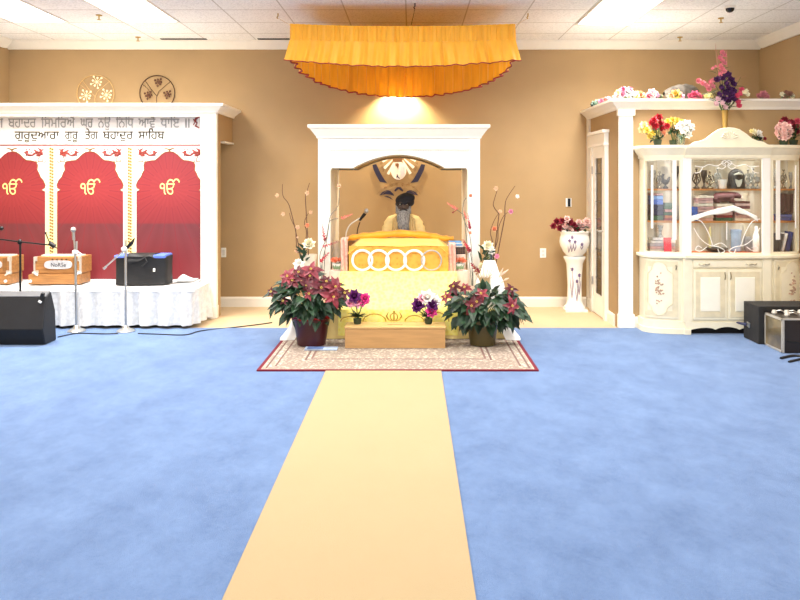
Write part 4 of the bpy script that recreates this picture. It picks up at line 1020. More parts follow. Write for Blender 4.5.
plate([(398.6 + 7.8 * math.cos(a), 170.6 + 9.2 * math.sin(a)) for a in [2 * PI * i / 28 for i in range(28)]], 'center_disc', M_PALEP, 0.005)
plate([(392.5, 157.5), (402.5, 157.5), (401.8, 162), (393, 162)], 'top_crest', M_BRN, 0.006)
plate([(395.2, 163.4), (398.4, 163.2), (399, 165), (397.8, 169), (396.6, 166.5), (395.4, 165.5)], 'dark_crest', M_BRN, 0.009)
plate([(396.2, 178), (397, 173.5), (398.2, 176.5), (400.3, 178.4), (399, 178.6), (397.4, 177.2)], 'small_mark', M_NAVY, 0.010)
plate([(401, 166), (404.6, 167), (404.5, 174), (401.5, 177), (400.2, 171)], 'light_mark', mat('lilac_print', (236, 214, 222), 0.6), 0.009)
def blade(s):
    o = [(372.5 - 398.8, 164.8), (373.5 - 398.8, 169.5), (376 - 398.8, 175), (379.8 - 398.8, 181.8), (387 - 398.8, 183), (383 - 398.8, 177.5), (379.5 - 398.8, 171), (376.3 - 398.8, 164)]
    return [(ec[0] + s * x, y) for x, y in o]
plate(blade(1), 'curved_blade', M_NAVY); plate(blade(-1), 'curved_blade', M_NAVY)
for s in (1, -1):
    plate([(ec[0] + s * x, y) for x, y in ((-19.5, 195.5), (-16.5, 192), (-12, 189.9), (-8.5, 190.8), (-5.6, 193.8), (-4.6, 196), (-8.5, 194.6), (-13, 194.2))], 'wing', M_NAVY)
    plate([(ec[0] + s * x, y) for x, y in ((-15, 196.4), (-11, 196), (-8, 197.5), (-5.5, 200.5), (-9, 198.2))], 'lower_wing', M_NAVY)
plate([(ec[0] + x, y) for x, y in ((-4.5, 190.2), (-1.5, 186.8), (1.5, 186.8), (4.5, 190.2), (3.8, 191.6), (2, 190.6), (0, 188.8), (-2, 190.6), (-3.8, 191.6))], 'center_knot', M_NAVY)
lm = MB()
for k, (x, y, ch) in enumerate(((382.5, 167, 'ਸ'), (381.5, 163.5, 'ਗ'), (383.2, 170.4, 'ਤ'), (415.8, 167, 'ਨ'), (416.8, 163.5, 'ਮ'), (414.8, 170.4, 'ਰ'), (385.5, 188, 'ਵਾ'), (391, 185.2, 'ਿਹ'), (396.5, 184, 'ਗੁ'), (402.5, 184, 'ਰੂ'), (408, 185, 'ਜੀ'), (413.5, 187.4, 'ਸ'))):
    x0, z0 = EP(x, y + 1.2); letters(lm, ch, x0 - 0.025, x0 + 0.025, z0, 0.048, EY - 0.004, rows=12, keep=True)
build(lm, 'ring_lettering', M_BRN, em)
ar_ = MB()
for r, y0 in ((26, 208.5), (22, 209)):
    ar_.tube([(WX(ec[0] + r * math.sin(a), EY), EY - 0.002, WZ(y0 - r * math.cos(a), EY)) for a in [-1.0 + 2.0 * i / 16 for i in range(17)]], 0.002, 4)
build(ar_, 'ribbon_line', mat('tan_line', (150, 116, 70), 0.6), em)
# ================================================================== READER SEATED BEHIND THE THRONE
PXc, PYc = WX(403.5, 8.36), 8.36
SZ = 0.3045
prs = thing('person', 'seated bearded reader in black turban and pale cream shirt behind the yellow throne', 'person', (PXc, PYc, SZ))
def remeshed(mb, name, m, parent, voxel, sm=6, label=None):
    o = build(mb, name, m, parent)
    r = o.modifiers.new('remesh', 'REMESH'); r.mode = 'VOXEL'; r.voxel_size = voxel
    s_ = o.modifiers.new('smooth', 'SMOOTH'); s_.iterations = sm; s_.factor = 0.5
    bpy.context.view_layer.update()
    dg = bpy.context.evaluated_depsgraph_get()
    me = bpy.data.meshes.new_from_object(o.evaluated_get(dg)); me.name = name
    o.modifiers.clear(); old = o.data; o.data = me; bpy.data.meshes.remove(old)
    me.shade_smooth()
    if not me.materials: me.materials.append(m)
    if label: o['label'] = label
    return o
def Q(x, y, z): return V(PXc + x, PYc + y, SZ + z)   # the reader faces -Y
M_SKIN = mat('shadowed_brown_skin', (80, 64, 55), 0.6, vary=0.06)
hz = 0.975; hc = Q(0, -0.02, hz)     # head centre
body = MB()
body.ball(hc, (0.073, 0.092, 0.112), 16, 12)                       # skull
body.ball(hc + V(0, -0.03, -0.045), (0.058, 0.062, 0.075), 14, 10)    # jaw
body.tube([hc + V(0, -0.088, 0.012), hc + V(0, -0.104, -0.012), hc + V(0, -0.112, -0.027), hc + V(0, -0.092, -0.036)], [0.010, 0.012, 0.016, 0.012], 8)  # nose
for s in (-1, 1):
    body.ball(hc + V(s * 0.013, -0.093, -0.030), (0.011, 0.012, 0.009), 8, 6)
    body.ball(hc + V(s * 0.030, -0.078, 0.024), (0.021, 0.014, 0.009), 8, 6)       # brow
    body.ball(hc + V(s * 0.040, -0.068, -0.012), (0.018, 0.016, 0.015), 8, 6)     # cheekbone
    body.ball(hc + V(s * 0.075, 0.0, -0.008), (0.010, 0.018, 0.028), 8, 6)         # ear
body.ball(hc + V(0, -0.083, -0.058), (0.020, 0.010, 0.007), 8, 6); body.ball(hc + V(0, -0.082, -0.068), (0.018, 0.010, 0.007), 8, 6)   # lips
body.tube([Q(0, 0.0, 0.93), Q(0, 0.01, 0.85), Q(0, 0.015, 0.80)], [0.055, 0.058, 0.075], 12)
body.tube([Q(0, 0.02, 0.80), Q(0, 0.02, 0.72), Q(0, 0.02, 0.55), Q(0, 0.03, 0.35), Q(0, 0.03, 0.16), Q(0, 0.03, 0.03)], [0.10, 0.135, 0.135, 0.125, 0.14, 0.13], 16)
for s in (-1, 1):
    sh_, el, wr = Q(s * 0.165, 0.02, 0.74), Q(s * 0.21, -0.04, 0.46), Q(s * 0.09, -0.135, 0.33)
    body.tube([Q(s * 0.06, 0.015, 0.79), Q(s * 0.13, 0.02, 0.77), sh_], [0.06, 0.06, 0.058], 10)
    body.tube([sh_, (sh_ + el) / 2, el, (el + wr) / 2, wr], [0.056, 0.048, 0.040, 0.038, 0.027], 10)
    d = (wr - el).normalized(); side = V(-s * d.y, s * d.x, 0).normalized() * -1
    palm = wr + d * 0.05
    body.obox(wr + d * 0.048, (0.075, 0.095, 0.028), Matrix((V(-d.y, d.x, 0).normalized(), d, V(0, 0, 1))).transposed())
    ac = V(-d.y, d.x, 0).normalized()
    for f_, L_ in enumerate((0.068, 0.077, 0.073, 0.058)):
        b0 = wr + d * 0.09 + ac * (0.03 - 0.02 * f_) * (1 if s > 0 else -1)
        body.tube([b0, b0 + d * L_ * 0.45 + V(0, 0, -0.006), b0 + d * L_ * 0.75 + V(0, 0, -0.02), b0 + d * L_ * 0.9 + V(0, 0, -0.036)], [0.010, 0.0095, 0.009, 0.007], 8)
    tb = wr + d * 0.03 + ac * 0.034 * (1 if s > 0 else -1)
    body.tube([tb, tb + ac * 0.025 * (1 if s > 0 else -1) + d * 0.025, tb + ac * 0.03 * (1 if s > 0 else -1) + d * 0.055 + V(0, 0, -0.01)], [0.013, 0.011, 0.009], 8)
    # crossed legs
    hip, kn, an = Q(s * 0.10, 0.02, 0.10), Q(s * 0.33, -0.09, 0.10), Q(-s * 0.06, -0.13, 0.05)
    body.tube([hip, (hip + kn) / 2, kn, (kn + an) / 2, an], [0.085, 0.078, 0.058, 0.052, 0.036], 12)
    body.tube([an, an + V(-s * 0.06, -0.01, -0.005), an + V(-s * 0.15, 0.015, -0.008)], [0.036, 0.036, 0.024], 10)
remeshed(body, 'body', M_SKIN, prs, 0.0065, 3)
M_SHIRT = mat('cream_shirt', (236, 206, 140), 0.8, vary=0.05, scale=20)
shirt = MB()
shirt.tube([Q(0, 0.01, 0.845), Q(0, 0.02, 0.80), Q(0, 0.02, 0.72), Q(0, 0.02, 0.55), Q(0, 0.03, 0.35), Q(0, 0.03, 0.18), Q(0, 0.03, 0.03)], [0.085, 0.125, 0.158, 0.16, 0.15, 0.17, 0.19], 20)
for s in (-1, 1):
    sh_, el, wr = Q(s * 0.165, 0.02, 0.735), Q(s * 0.215, -0.04, 0.46), Q(s * 0.105, -0.125, 0.335)
    shirt.tube([Q(s * 0.05, 0.015, 0.805), Q(s * 0.13, 0.02, 0.785), sh_], [0.075, 0.073, 0.072], 12)
    shirt.tube([sh_, (sh_ + el) / 2, el, (el + wr) / 2, wr], [0.072, 0.064, 0.058, 0.052, 0.044], 12)
    hip, kn, an = Q(s * 0.10, 0.02, 0.105), Q(s * 0.33, -0.09, 0.105), Q(-s * 0.02, -0.13, 0.075)
    shirt.tube([hip, (hip + kn) / 2, kn, (kn + an) / 2, an], [0.105, 0.095, 0.078, 0.07, 0.055], 12)
for v in shirt.v:
    if v.z < SZ + 0.004: v.z = SZ + 0.004
remeshed(shirt, 'shirt', M_SHIRT, prs, 0.011, 6, 'pale cream loose shirt')
sf = MB()
for s in (-1, 1):   # scarf ends hanging at either side of the beard
    sf.grid(lambda u, v, s=s: (PXc + s * (0.062 + 0.055 * u + 0.02 * v) + 0.004 * math.sin(u * 14), PYc - 0.07 - 0.095 * min(1, v * 3) + 0.012 * math.sin(u * 12), SZ + 0.865 - 0.04 * u - 0.40 * v), 14, 14)
build(sf, 'scarf', mat('fawn_scarf', (196, 164, 108), 0.8, vary=0.1, scale=30, stretch=(8, 1, 1)), prs, smooth=True, solid=0.008)
# beard: long and grey
bd_ = MB()
bd_.ball(hc + V(0, -0.055, -0.085), (0.066, 0.052, 0.055), 14, 10)
bd_.tube([hc + V(0, -0.07, -0.08), hc + V(0, -0.085, -0.14), hc + V(0.002, -0.095, -0.21), hc + V(0.004, -0.10, -0.275), hc + V(0.004, -0.10, -0.31)], [0.07, 0.074, 0.071, 0.060, 0.035], 14, flat=0.6)
for s in (-1, 1):
    bd_.tube([hc + V(s * 0.071, -0.015, 0.005), hc + V(s * 0.07, -0.03, -0.045), hc + V(s * 0.055, -0.055, -0.09)], [0.012, 0.022, 0.03], 8)
M_BEARD = mat('grey_beard', (164, 160, 154), 0.8, vary=0.3, scale=60, bump=0.6, bscale=90, stretch=(3, 3, 0.5), col2=(84, 80, 78))
for v in bd_.v: v.x += 0.006 * math.sin(v.z * 60 + v.x * 90); 
remeshed(bd_, 'beard', M_BEARD, prs, 0.007, 2, 'long grey beard')
mo = MB()
for s in (-1, 1): mo.tube([hc + V(0, -0.096, -0.047), hc + V(s * 0.025, -0.092, -0.052), hc + V(s * 0.047, -0.074, -0.075)], [0.010, 0.012, 0.006], 8)
build(mo, 'moustache', mat('dark_moustache', (58, 52, 50), 0.8, vary=0.2, scale=80), prs, smooth=True)
for s in (-1, 1):
    e_ = build(MB().ball(hc + V(s * 0.030, -0.083, 0.006), (0.013, 0.008, 0.006), 10, 6), 'eye', mat('eye_white', (200, 192, 184), 0.3), prs, smooth=True)
    build(MB().ball(hc + V(s * 0.030, -0.090, 0.005), (0.006, 0.003, 0.006), 8, 6), 'iris', mat('dark_iris', (20, 14, 12), 0.2), e_, smooth=True)
    build(MB().tube([hc + V(s * 0.014, -0.093, 0.025), hc + V(s * 0.032, -0.091, 0.031), hc + V(s * 0.05, -0.078, 0.024)], [0.003, 0.005, 0.003], 6), 'eyebrow', mat('dark_moustache', (58, 52, 50), 0.8), prs)
# turban: wound layers, fuller on the reader's left
M_TURB = mat('black_turban_cloth', (20, 18, 26), 0.85, vary=0.2, scale=30, bump=0.3, bscale=40)
tb = MB(); Rt = ry(-0.22) @ rx(0.15)
tb.ball(hc + V(0.018, 0.012, 0.060), (0.110, 0.115, 0.066), 20, 14, R=Rt)
tb.ball(hc + V(0.024, 0.016, 0.078), (0.084, 0.10, 0.052), 20, 14, R=Rt)
tb.ball(hc + V(0.062, 0.012, 0.030), (0.058, 0.095, 0.056), 16, 12, R=ry(-0.3))
for i in range(5):
    f = i / 4; k = len(tb.v); tb.ring(V(0, 0, 0), 0.088 - 0.010 * f, 0.020, 'z', 32, 8)
    Rm = ry(-0.38 + 0.10 * f) @ rx(0.22)
    for j in range(k, len(tb.v)): tb.v[j] = hc + V(0.014 + 0.008 * f, 0.012, 0.040 + 0.022 * f) + Rm @ Vector((tb.v[j].x * 1.05, tb.v[j].y * 1.12, tb.v[j].z * 0.8))
remeshed(tb, 'turban', M_TURB, prs, 0.005, 3, 'black turban')
single(MB().box(PXc - 0.45, PXc + 0.45, 8.21, 8.54, 0.3005, 0.304), 'seat_mat', M_WCLOTH, 'thin white mat on the platform under the seated reader', 'mat')

# ================================================================== PLANTS ROUND THE SHRINE
M_REDL = mat('poinsettia_red', (106, 22, 38), 0.5, vary=0.25, scale=9, col2=(70, 12, 26))
M_PINKR = mat('poinsettia_pink', (150, 52, 64), 0.5, vary=0.25, scale=9, col2=(108, 26, 42))
M_YELB = mat('yellow_bud', (228, 206, 96), 0.6)
def poinsettia(px, Yc, lb, potm, potlab, fx0, fx1, fy0, fy1, flowers, seed, rim, foot, ytop, foil, pot_h=None):
    rng = random.Random(seed)
    x = WX(px, Yc); zt = WZ(ytop, Yc); z0 = 0.021
    t = thing('potted_poinsettia', lb, 'potted plant', (x, Yc, z0))
    build(MB().lathe([(foot * 0.9, z0), (foot, z0 + 0.006), (rim * 0.96, zt - 0.03), (rim, zt - 0.03), (rim * 1.02, zt), (rim * 0.93, zt), (rim * 0.9, zt - 0.03), (0, zt - 0.03)], (x, Yc, 0), 32), 'pot', potm, t, smooth=True, label=potlab)
    xa, xb = WX(fx0, Yc), WX(fx1, Yc); za, zb = WZ(fy1, Yc), WZ(fy0, Yc)
    c = V((xa + xb) / 2, Yc, za + (zb - za) * 0.42); hx, hz_ = (xb - xa) / 2, (zb - za) / 2
    st = MB(); top = V(x, Yc, zt - 0.02)
    for i in range(14):
        a = 2 * PI * i / 14; tip = c + V(math.cos(a) * hx * 0.6, math.sin(a) * 0.18, hz_ * (0.2 + 0.3 * rng.random()))
        st.tube([top + V(0.03 * math.cos(a), 0.03 * math.sin(a), -0.02), top * 0.45 + tip * 0.55 + V(0, 0, 0.03), tip], 0.005, 5)
    build(st, 'stem', M_GSTEM, t)
    fo_ = MB(); n = 0
    while n < 210:
        u = Vector((rng.gauss(0, 1), rng.gauss(0, 1), rng.gauss(0.15, 1))).normalized()
        if u.y > 0.6: continue
        rr = rng.uniform(0.45, 0.86)
        p = c + V(u.x * hx * rr, u.y * 0.24 * rr, u.z * hz_ * rr * (1.0 if u.z > 0 else 0.8))
        if p.z < zt - 0.02 and abs(p.x - x) < rim * 0.75 and p.z < zt - 0.05: continue
        d = (V(u.x, u.y * 1.0 - 0.25, u.z * 0.6 - 0.25) + V(rng.uniform(-0.4, 0.4), rng.uniform(-0.3, 0.3), rng.uniform(-0.5, 0.3))).normalized()
        ln = rng.uniform(0.10, 0.165); fo_.leaf(p, d, (0.3 * u.x, u.y - 0.5, 0.9), ln, ln * 0.62, droop=rng.uniform(0.1, 0.5)); n += 1
    build(fo_, 'foliage', M_GREEN, t)
    for (fx, fy, sz, m) in flowers:
        f = MB(); p = W(fx, fy, Yc - 0.22 + 0.004 * abs(fy - (fy0 + fy1) / 2)); nl = rng.choice((5, 6, 7))
        d = (p - c).normalized() * 0.6 + V(0, -0.75, 0.25); d.normalize(); a = d.orthogonal().normalized(); b = d.cross(a)
        for i in range(nl):
            q = 2 * PI * i / nl + rng.uniform(-0.25, 0.25); ln = sz * rng.uniform(1.05, 1.5)
            f.leaf(p, a * math.cos(q) + b * math.sin(q) + d * rng.uniform(0.0, 0.6), d, ln, ln * 0.62, droop=rng.uniform(0.2, 0.7))
        for i in range(nl - 1):
            q = 2 * PI * (i + 0.5) / nl; f.leaf(p + d * 0.01, a * math.cos(q) + b * math.sin(q) + d * 0.6, d, sz * 0.55, sz * 0.3)
        fl_ = build(f, 'flower', m, t)
        e = MB()
        for i in range(5): e.ball(p + d * 0.022 + a * 0.008 * math.cos(i * 1.3) + b * 0.008 * math.sin(i * 1.3), 0.0042, 6, 4)
        build(e, 'flower_center', M_YELB, fl_)
    if foil:
        f = MB()
        def fo2(u, v):
            a = 2 * PI * u; r = rim * (0.93 + 0.12 * v) + 0.012 * math.sin(u * 60) * v
            return (x + r * math.cos(a), Yc + r * math.sin(a), zt - 0.03 + 0.045 * v + 0.014 * math.sin(u * 41 + 1) * v)
        build(f.grid(fo2, 90, 4), 'red_foil', mat('red_foil', (150, 20, 38), 0.25, metal=0.5, vary=0.2, scale=30), t, smooth=False)
    return t
M_POTR = mat('maroon_glazed_pot', (58, 12, 22), 0.32, vary=0.08, scale=4)
M_POTO = mat('olive_glazed_pot', (78, 68, 34), 0.3, vary=0.1, scale=4)
A_, B_ = M_REDL, M_PINKR
poinsettia(311.5, 7.07, 'large red poinsettia in a glossy maroon pot at the left of the wooden box', M_POTR, 'glossy maroon pot', 270, 346, 266, 323,
           [(293, 281, 0.085, A_), (311, 270, 0.08, B_), (310, 277, 0.09, A_), (321, 288, 0.085, A_), (335, 287, 0.08, B_), (333, 297, 0.09, B_), (307, 286, 0.07, A_), (288, 277, 0.07, B_), (344, 293, 0.05, A_), (309, 294, 0.05, B_), (272, 292, 0.045, A_), (284, 301, 0.035, A_), (326, 282, 0.06, A_), (299, 273, 0.06, A_)], 3, 0.168, 0.132, 317.5, True)
poinsettia(482.5, 7.07, 'sparser poinsettia with few red leaves in an olive green pot right of the wooden box', M_POTO, 'olive green pot', 443, 527, 281, 328,
           [(454, 287, 0.06, A_), (465, 288, 0.05, B_), (481, 294, 0.055, B_), (472, 306, 0.075, A_), (511, 290, 0.05, A_), (511.5, 306, 0.07, B_), (446, 297, 0.045, B_), (477, 302, 0.05, A_)], 9, 0.150, 0.118, 319, False)

# wooden box, its bouquets and the brass stand
wb = thing('wooden_box', 'plain light wooden offering box on the rug in front of the shrine', 'box', (WX(395, 7.0), 7.02, 0.021))
ba, bb_, by0, by1, bzt = WX(344.2, 6.90), WX(446, 6.90), 6.90, 7.15, 0.215
M_PLY = mat('light_pine', (184, 142, 90), 0.5, vary=0.07, scale=4, stretch=(1, 6, 9))
build(MB().box(ba + 0.006, bb_ - 0.006, by0 + 0.006, by1 - 0.004, 0.021, bzt - 0.016), 'body', M_PLY, wb, bevel=0.003)
build(MB().box(ba, bb_, by0, by1, bzt - 0.015, bzt), 'lid', mat('light_pine_top', (204, 166, 110), 0.45, vary=0.05, scale=4, stretch=(1, 6, 9)), wb, bevel=0.003)
build(MB().box(WX(395, 7) - 0.07, WX(395, 7) + 0.07, 7.015, 7.023, bzt - 0.001, bzt + 0.0012), 'coin_slot', M_DARK, wb)
def bouquet(px, py, cols, lb, seed):
    rng = random.Random(seed); Yc = 7.05; x = WX(px, Yc); z0 = bzt + 0.002
    t = thing('small_bouquet', lb, 'flowers', (x, Yc, z0))
    build(MB().lathe([(0.03, z0), (0.034, z0 + 0.01), (0.04, z0 + 0.05), (0.036, z0 + 0.05), (0, z0 + 0.02)], (x, Yc, 0), 14), 'cup', mat('dark_green_cup', (40, 56, 34), 0.5), t, smooth=True)
    st = MB(); heads = []
    for i, (dx, dy, r, m) in enumerate(cols):
        r *= 1.25; p = W(px + dx * 1.1, py + dy - 1, Yc - 0.03 + 0.04 * rng.random()); heads.append((p, r, m)); st.tube([(x + 0.01 * math.cos(i), Yc + 0.01 * math.sin(i), z0 + 0.03), p], 0.004, 5)
    build(st, 'stem', M_GSTEM, t)
    lf = MB()
    for i in range(16):
        a = rng.uniform(0, 2 * PI); lf.leaf((x, Yc, z0 + 0.06), (math.cos(a), -0.3 + 0.4 * math.sin(a), rng.uniform(0.2, 0.9)), (0, 0, 1), rng.uniform(0.06, 0.11), 0.04, droop=0.2)
    build(lf, 'foliage', M_GREEN, t)
    for p, r, m in heads: build(petals(MB(), p, r, (0, -1, 0.4), 7, 3, rng), 'flower', m, t)
mp, mv, mw, mpk = mat('magenta_petals', (232, 66, 150), 0.6, vary=0.15, scale=40), mat('violet_petals', (104, 30, 110), 0.6, vary=0.2, scale=40), mat('white_petals', (250, 246, 238), 0.6, vary=0.03), mat('light_pink_petals', (248, 176, 200), 0.6, vary=0.08)
bouquet(357.5, 302, [(-3, -5, 0.045, mv), (4.5, -1.5, 0.045, mp), (-0.5, 0, 0.045, mpk), (-7, 2, 0.03, mpk), (7, -3, 0.035, mp)], 'small bouquet of magenta and violet flowers at the left end of the box', 1)
bouquet(428.5, 306, [(-9, -1, 0.045, mv), (-5.5, -7, 0.035, mpk), (3.5, 0, 0.042, mv), (2.8, 6, 0.04, mp), (-1, -8, 0.05, mw), (6, -4, 0.04, mw), (-11, 3, 0.03, mv)], 'small bouquet of violet, white and pink flowers at the right end of the box', 2)
bs_ = thing('brass_stand', 'brass wire stand with arcs and a central crossed emblem standing on the box lid', 'stand', (WX(396, 7.2), 7.12, bzt + 0.001))
Yb = 7.12
wi = MB()
def arc_pts(cx, r, h): return [W(cx - r * math.cos(PI * i / 12), 321.5 - h * math.sin(PI * i / 12), Yb) for i in range(13)]
for cx, r, h in ((374.5, 11.5, 7.5), (414.5, 9.5, 6), (437, 12, 9), (350.5, 10, 5)): build(MB().tube(arc_pts(cx, r, h), 0.0055, 6), 'wire_arc', M_BRASS, bs_, smooth=True)
kh = MB().ring(W(394, 316.8, Yb), 0.034, 0.005, 'y', 24, 6)
kh.tube([W(394, 321, Yb), W(394, 311, Yb)], [0.008, 0.005], 6).ball(W(394, 311.8, Yb), (0.01, 0.005, 0.014), 8, 6)
for s in (-1, 1): kh.tube([W(394 + s * 1.5, 321, Yb), W(394 + s * 5.5, 319.5, Yb), W(394 + s * 7.6, 316, Yb), W(394 + s * 5.5, 312.2, Yb)], [0.005, 0.008, 0.008, 0.003], 6)
build(kh, 'crossed_emblem', M_BRASS, bs_, smooth=True)
bk = thing('paper_packet', 'flat blue and white paper packet on the rug before the maroon pot', 'packet', (WX(322, 6.9), 6.9, 0.021))
build(MB().box(WX(305.5, 6.9), WX(338, 6.9), 6.815, 6.925, 0.021, 0.034), 'body', mat('pale_blue_paper', (178, 196, 222), 0.5, vary=0.2, scale=8), bk, bevel=0.003)
build(MB().box(WX(308, 6.9), WX(324, 6.9), 6.813, 6.915, 0.0342, 0.0355), 'blue_cover', mat('slate_blue_paper', (106, 130, 184), 0.5, vary=0.2, scale=12), bk)

# ---- tall blossom branches
M_TWIG = mat('brown_twig', (96, 62, 44), 0.7); M_BLOS = mat('apricot_blossom', (250, 214, 180), 0.6, vary=0.08, scale=30); M_BLOSP = mat('peach_blossom', (244, 168, 128), 0.6, vary=0.1, scale=30)
def branch_vase(name, lb, x, Yc, zb, vase_prof, vase_m, branches, blossoms, extra=None, r=0.005):
    t = thing(name, lb, 'vase of branches', (x, Yc, zb))
    if vase_prof: build(MB().lathe([(a, zb + b) for a, b in vase_prof], (x, Yc, 0), 20), 'vase', vase_m, t, smooth=True)
    for pts in branches:
        P_ = smooth_path([W(a, b, Yc) for a, b in pts], 5)
        P_.insert(0, V(x, Yc, zb + 0.05))
        build(MB().tube(P_, [r * (1 - 0.5 * i / len(P_)) for i in range(len(P_))], 6), 'branch', M_TWIG if not extra else extra, t, smooth=True)
    for a, b, s, m in blossoms:
        build(petals(MB(), W(a, b, Yc - 0.012), s, (R_.uniform(-0.5, 0.5), -1, R_.uniform(0, 0.7)), 5, 2), 'blossom', m, t)
    return t
VP = [(0.04, 0.0), (0.05, 0.02), (0.042, 0.2), (0.05, 0.40), (0.062, 0.62), (0.066, 0.66), (0.058, 0.66), (0.04, 0.4), (0, 0.06)]
zpl = 0.302
t = branch_vase('branch_vase', 'tall pale vase of brown twigs with apricot blossoms and white roses left of the shrine', WX(309.5, 7.62), 7.62, zpl, [(a * 1.15, b * 0.76) for a, b in VP], mat('ivory_vase', (236, 226, 206), 0.35),
    [[(304, 258), (297.5, 250), (296, 237), (295.5, 229), (291, 219), (289.5, 213)], [(304.5, 250), (306.5, 233), (304.5, 222), (308.5, 213)], [(295, 228), (289, 205), (283, 196), (282.5, 184)], [(308, 240), (305.5, 200), (306.5, 193), (309.5, 183)]],
    [(277.5, 195.5, 0.026, M_BLOS), (283.5, 214, 0.026, M_BLOS), (297.5, 227.5, 0.026, M_BLOS), (307.5, 193, 0.028, M_BLOS), (310.5, 212.5, 0.024, M_BLOS), (307.5, 225.5, 0.028, M_BLOSP), (297, 250.5, 0.028, M_BLOS), (297.5, 237.5, 0.013, M_BLOS)])
M_CRM = mat('cream_petals', (246, 238, 206), 0.6, vary=0.05)
build(petals(MB(), W(309, 243.5, 7.55), 0.055, (0, -0.8, 0.7), 7, 3), 'rose', M_CRM, t)
build(petals(MB(), W(299, 263.5, 7.55), 0.05, (0, -0.8, 0.7), 7, 3), 'rose', mat('white_petals', (250, 246, 238), 0.6), t)
build(petals(MB(), W(299.5, 268, 7.52), 0.045, (0, -1, 0.2), 7, 3), 'rose', mat('white_petals', (250, 246, 238), 0.6), t)
lf = MB()
for i in range(12): lf.leaf(W(304 + R_.uniform(-2, 4), 262 - i * 1.2, 7.56), (R_.uniform(-0.6, 0.5), -0.3, R_.uniform(0.1, 1)), (0, -1, 0.3), 0.09, 0.03)
build(lf, 'foliage', M_GREEN, t)
t = branch_vase('branch_vase', 'clear glass vase of brown twigs with apricot and pink blossoms right of the shrine', WX(489, 7.62), 7.62, zpl, [(a * 0.8, b * 0.78) for a, b in VP], glass_mat('clear_vase_glass', (226, 238, 232), 0.1),
    [[(491, 258), (492.5, 243), (490.5, 232), (494, 221), (499, 212.5)], [(492, 255), (497.5, 241), (498.5, 228), (503, 217), (507.5, 212.5)], [(499, 214), (493.5, 206), (494.5, 199), (497, 191)], [(505, 216), (505, 206), (507, 198), (515, 186)]],
    [(496.3, 188.5, 0.028, M_BLOS), (517, 196.5, 0.026, mw), (511, 211.5, 0.03, mpk), (500, 211.5, 0.024, M_BLOS), (494.5, 229, 0.032, M_BLOSP), (497, 256.5, 0.032, mpk)])
build(petals(MB(), W(488, 245.5, 7.56), 0.05, (0, -0.8, 0.7), 7, 3), 'rose', M_CRM, t)
build(petals(MB(), W(491, 250, 7.56), 0.04, (0.4, -0.8, 0.4), 7, 3), 'rose', mat('white_petals', (250, 246, 238), 0.6), t)
lf = MB()
for i in range(12): lf.leaf(W(483 + R_.uniform(-2, 5), 266 - i * 1.5, 7.57), (R_.uniform(-0.6, 0.5), -0.3, R_.uniform(0.1, 1)), (0, -1, 0.3), 0.09, 0.03)
build(lf, 'foliage', M_GREEN, t)
# white cloth-wrapped vase in front of it
xw = WX(489.5, 7.45)
wv = thing('wrapped_vase', 'white satin wrapped vase with dried stalks behind the right poinsettia', 'vase', (xw, 7.45, zpl))
def wrap(u, v):
    a = 2 * PI * u; r = (0.115 + 0.03 * math.sin(PI * min(1, v * 1.3)) - 0.065 * v ** 2.5) * (1 + 0.10 * math.sin(9 * a + 3 * v))
    return (xw + r * math.cos(a), 7.45 + 0.75 * r * math.sin(a), zpl + 0.46 * v)
build(MB().grid(wrap, 72, 14), 'satin_wrap', mat('white_satin', (250, 248, 244), 0.4, vary=0.02), wv, smooth=True)
dr = MB()
for i in range(16):
    a = -0.7 + 1.1 * i / 15; b0 = V(xw - 0.03, 7.36, zpl + 0.08); dr.tube([b0, b0 + V(math.sin(a) * 0.1 - 0.02, -0.03, 0.22), b0 + V(math.sin(a) * 0.22, -0.05, 0.3 + 0.05 * math.sin(i * 2))], [0.004, 0.004, 0.002], 5)
build(dr, 'dried_stalk', mat('wheat_straw', (206, 176, 130), 0.7), wv)
sp_ = MB()
for (a, b, c, d) in ((500, 276, 508.5, 269.5), (503, 281, 509, 278), (499, 278, 503, 268)): sp_.tube([W(a - 6, b + 8, 7.4), W(a, b, 7.4), W((a + c) / 2, (b + d) / 2, 7.4), W(c, d, 7.4)], [0.003, 0.004, 0.012, 0.004], 6)
build(sp_, 'plume', mat('pale_plume', (240, 206, 176), 0.8), wv, smooth=True)
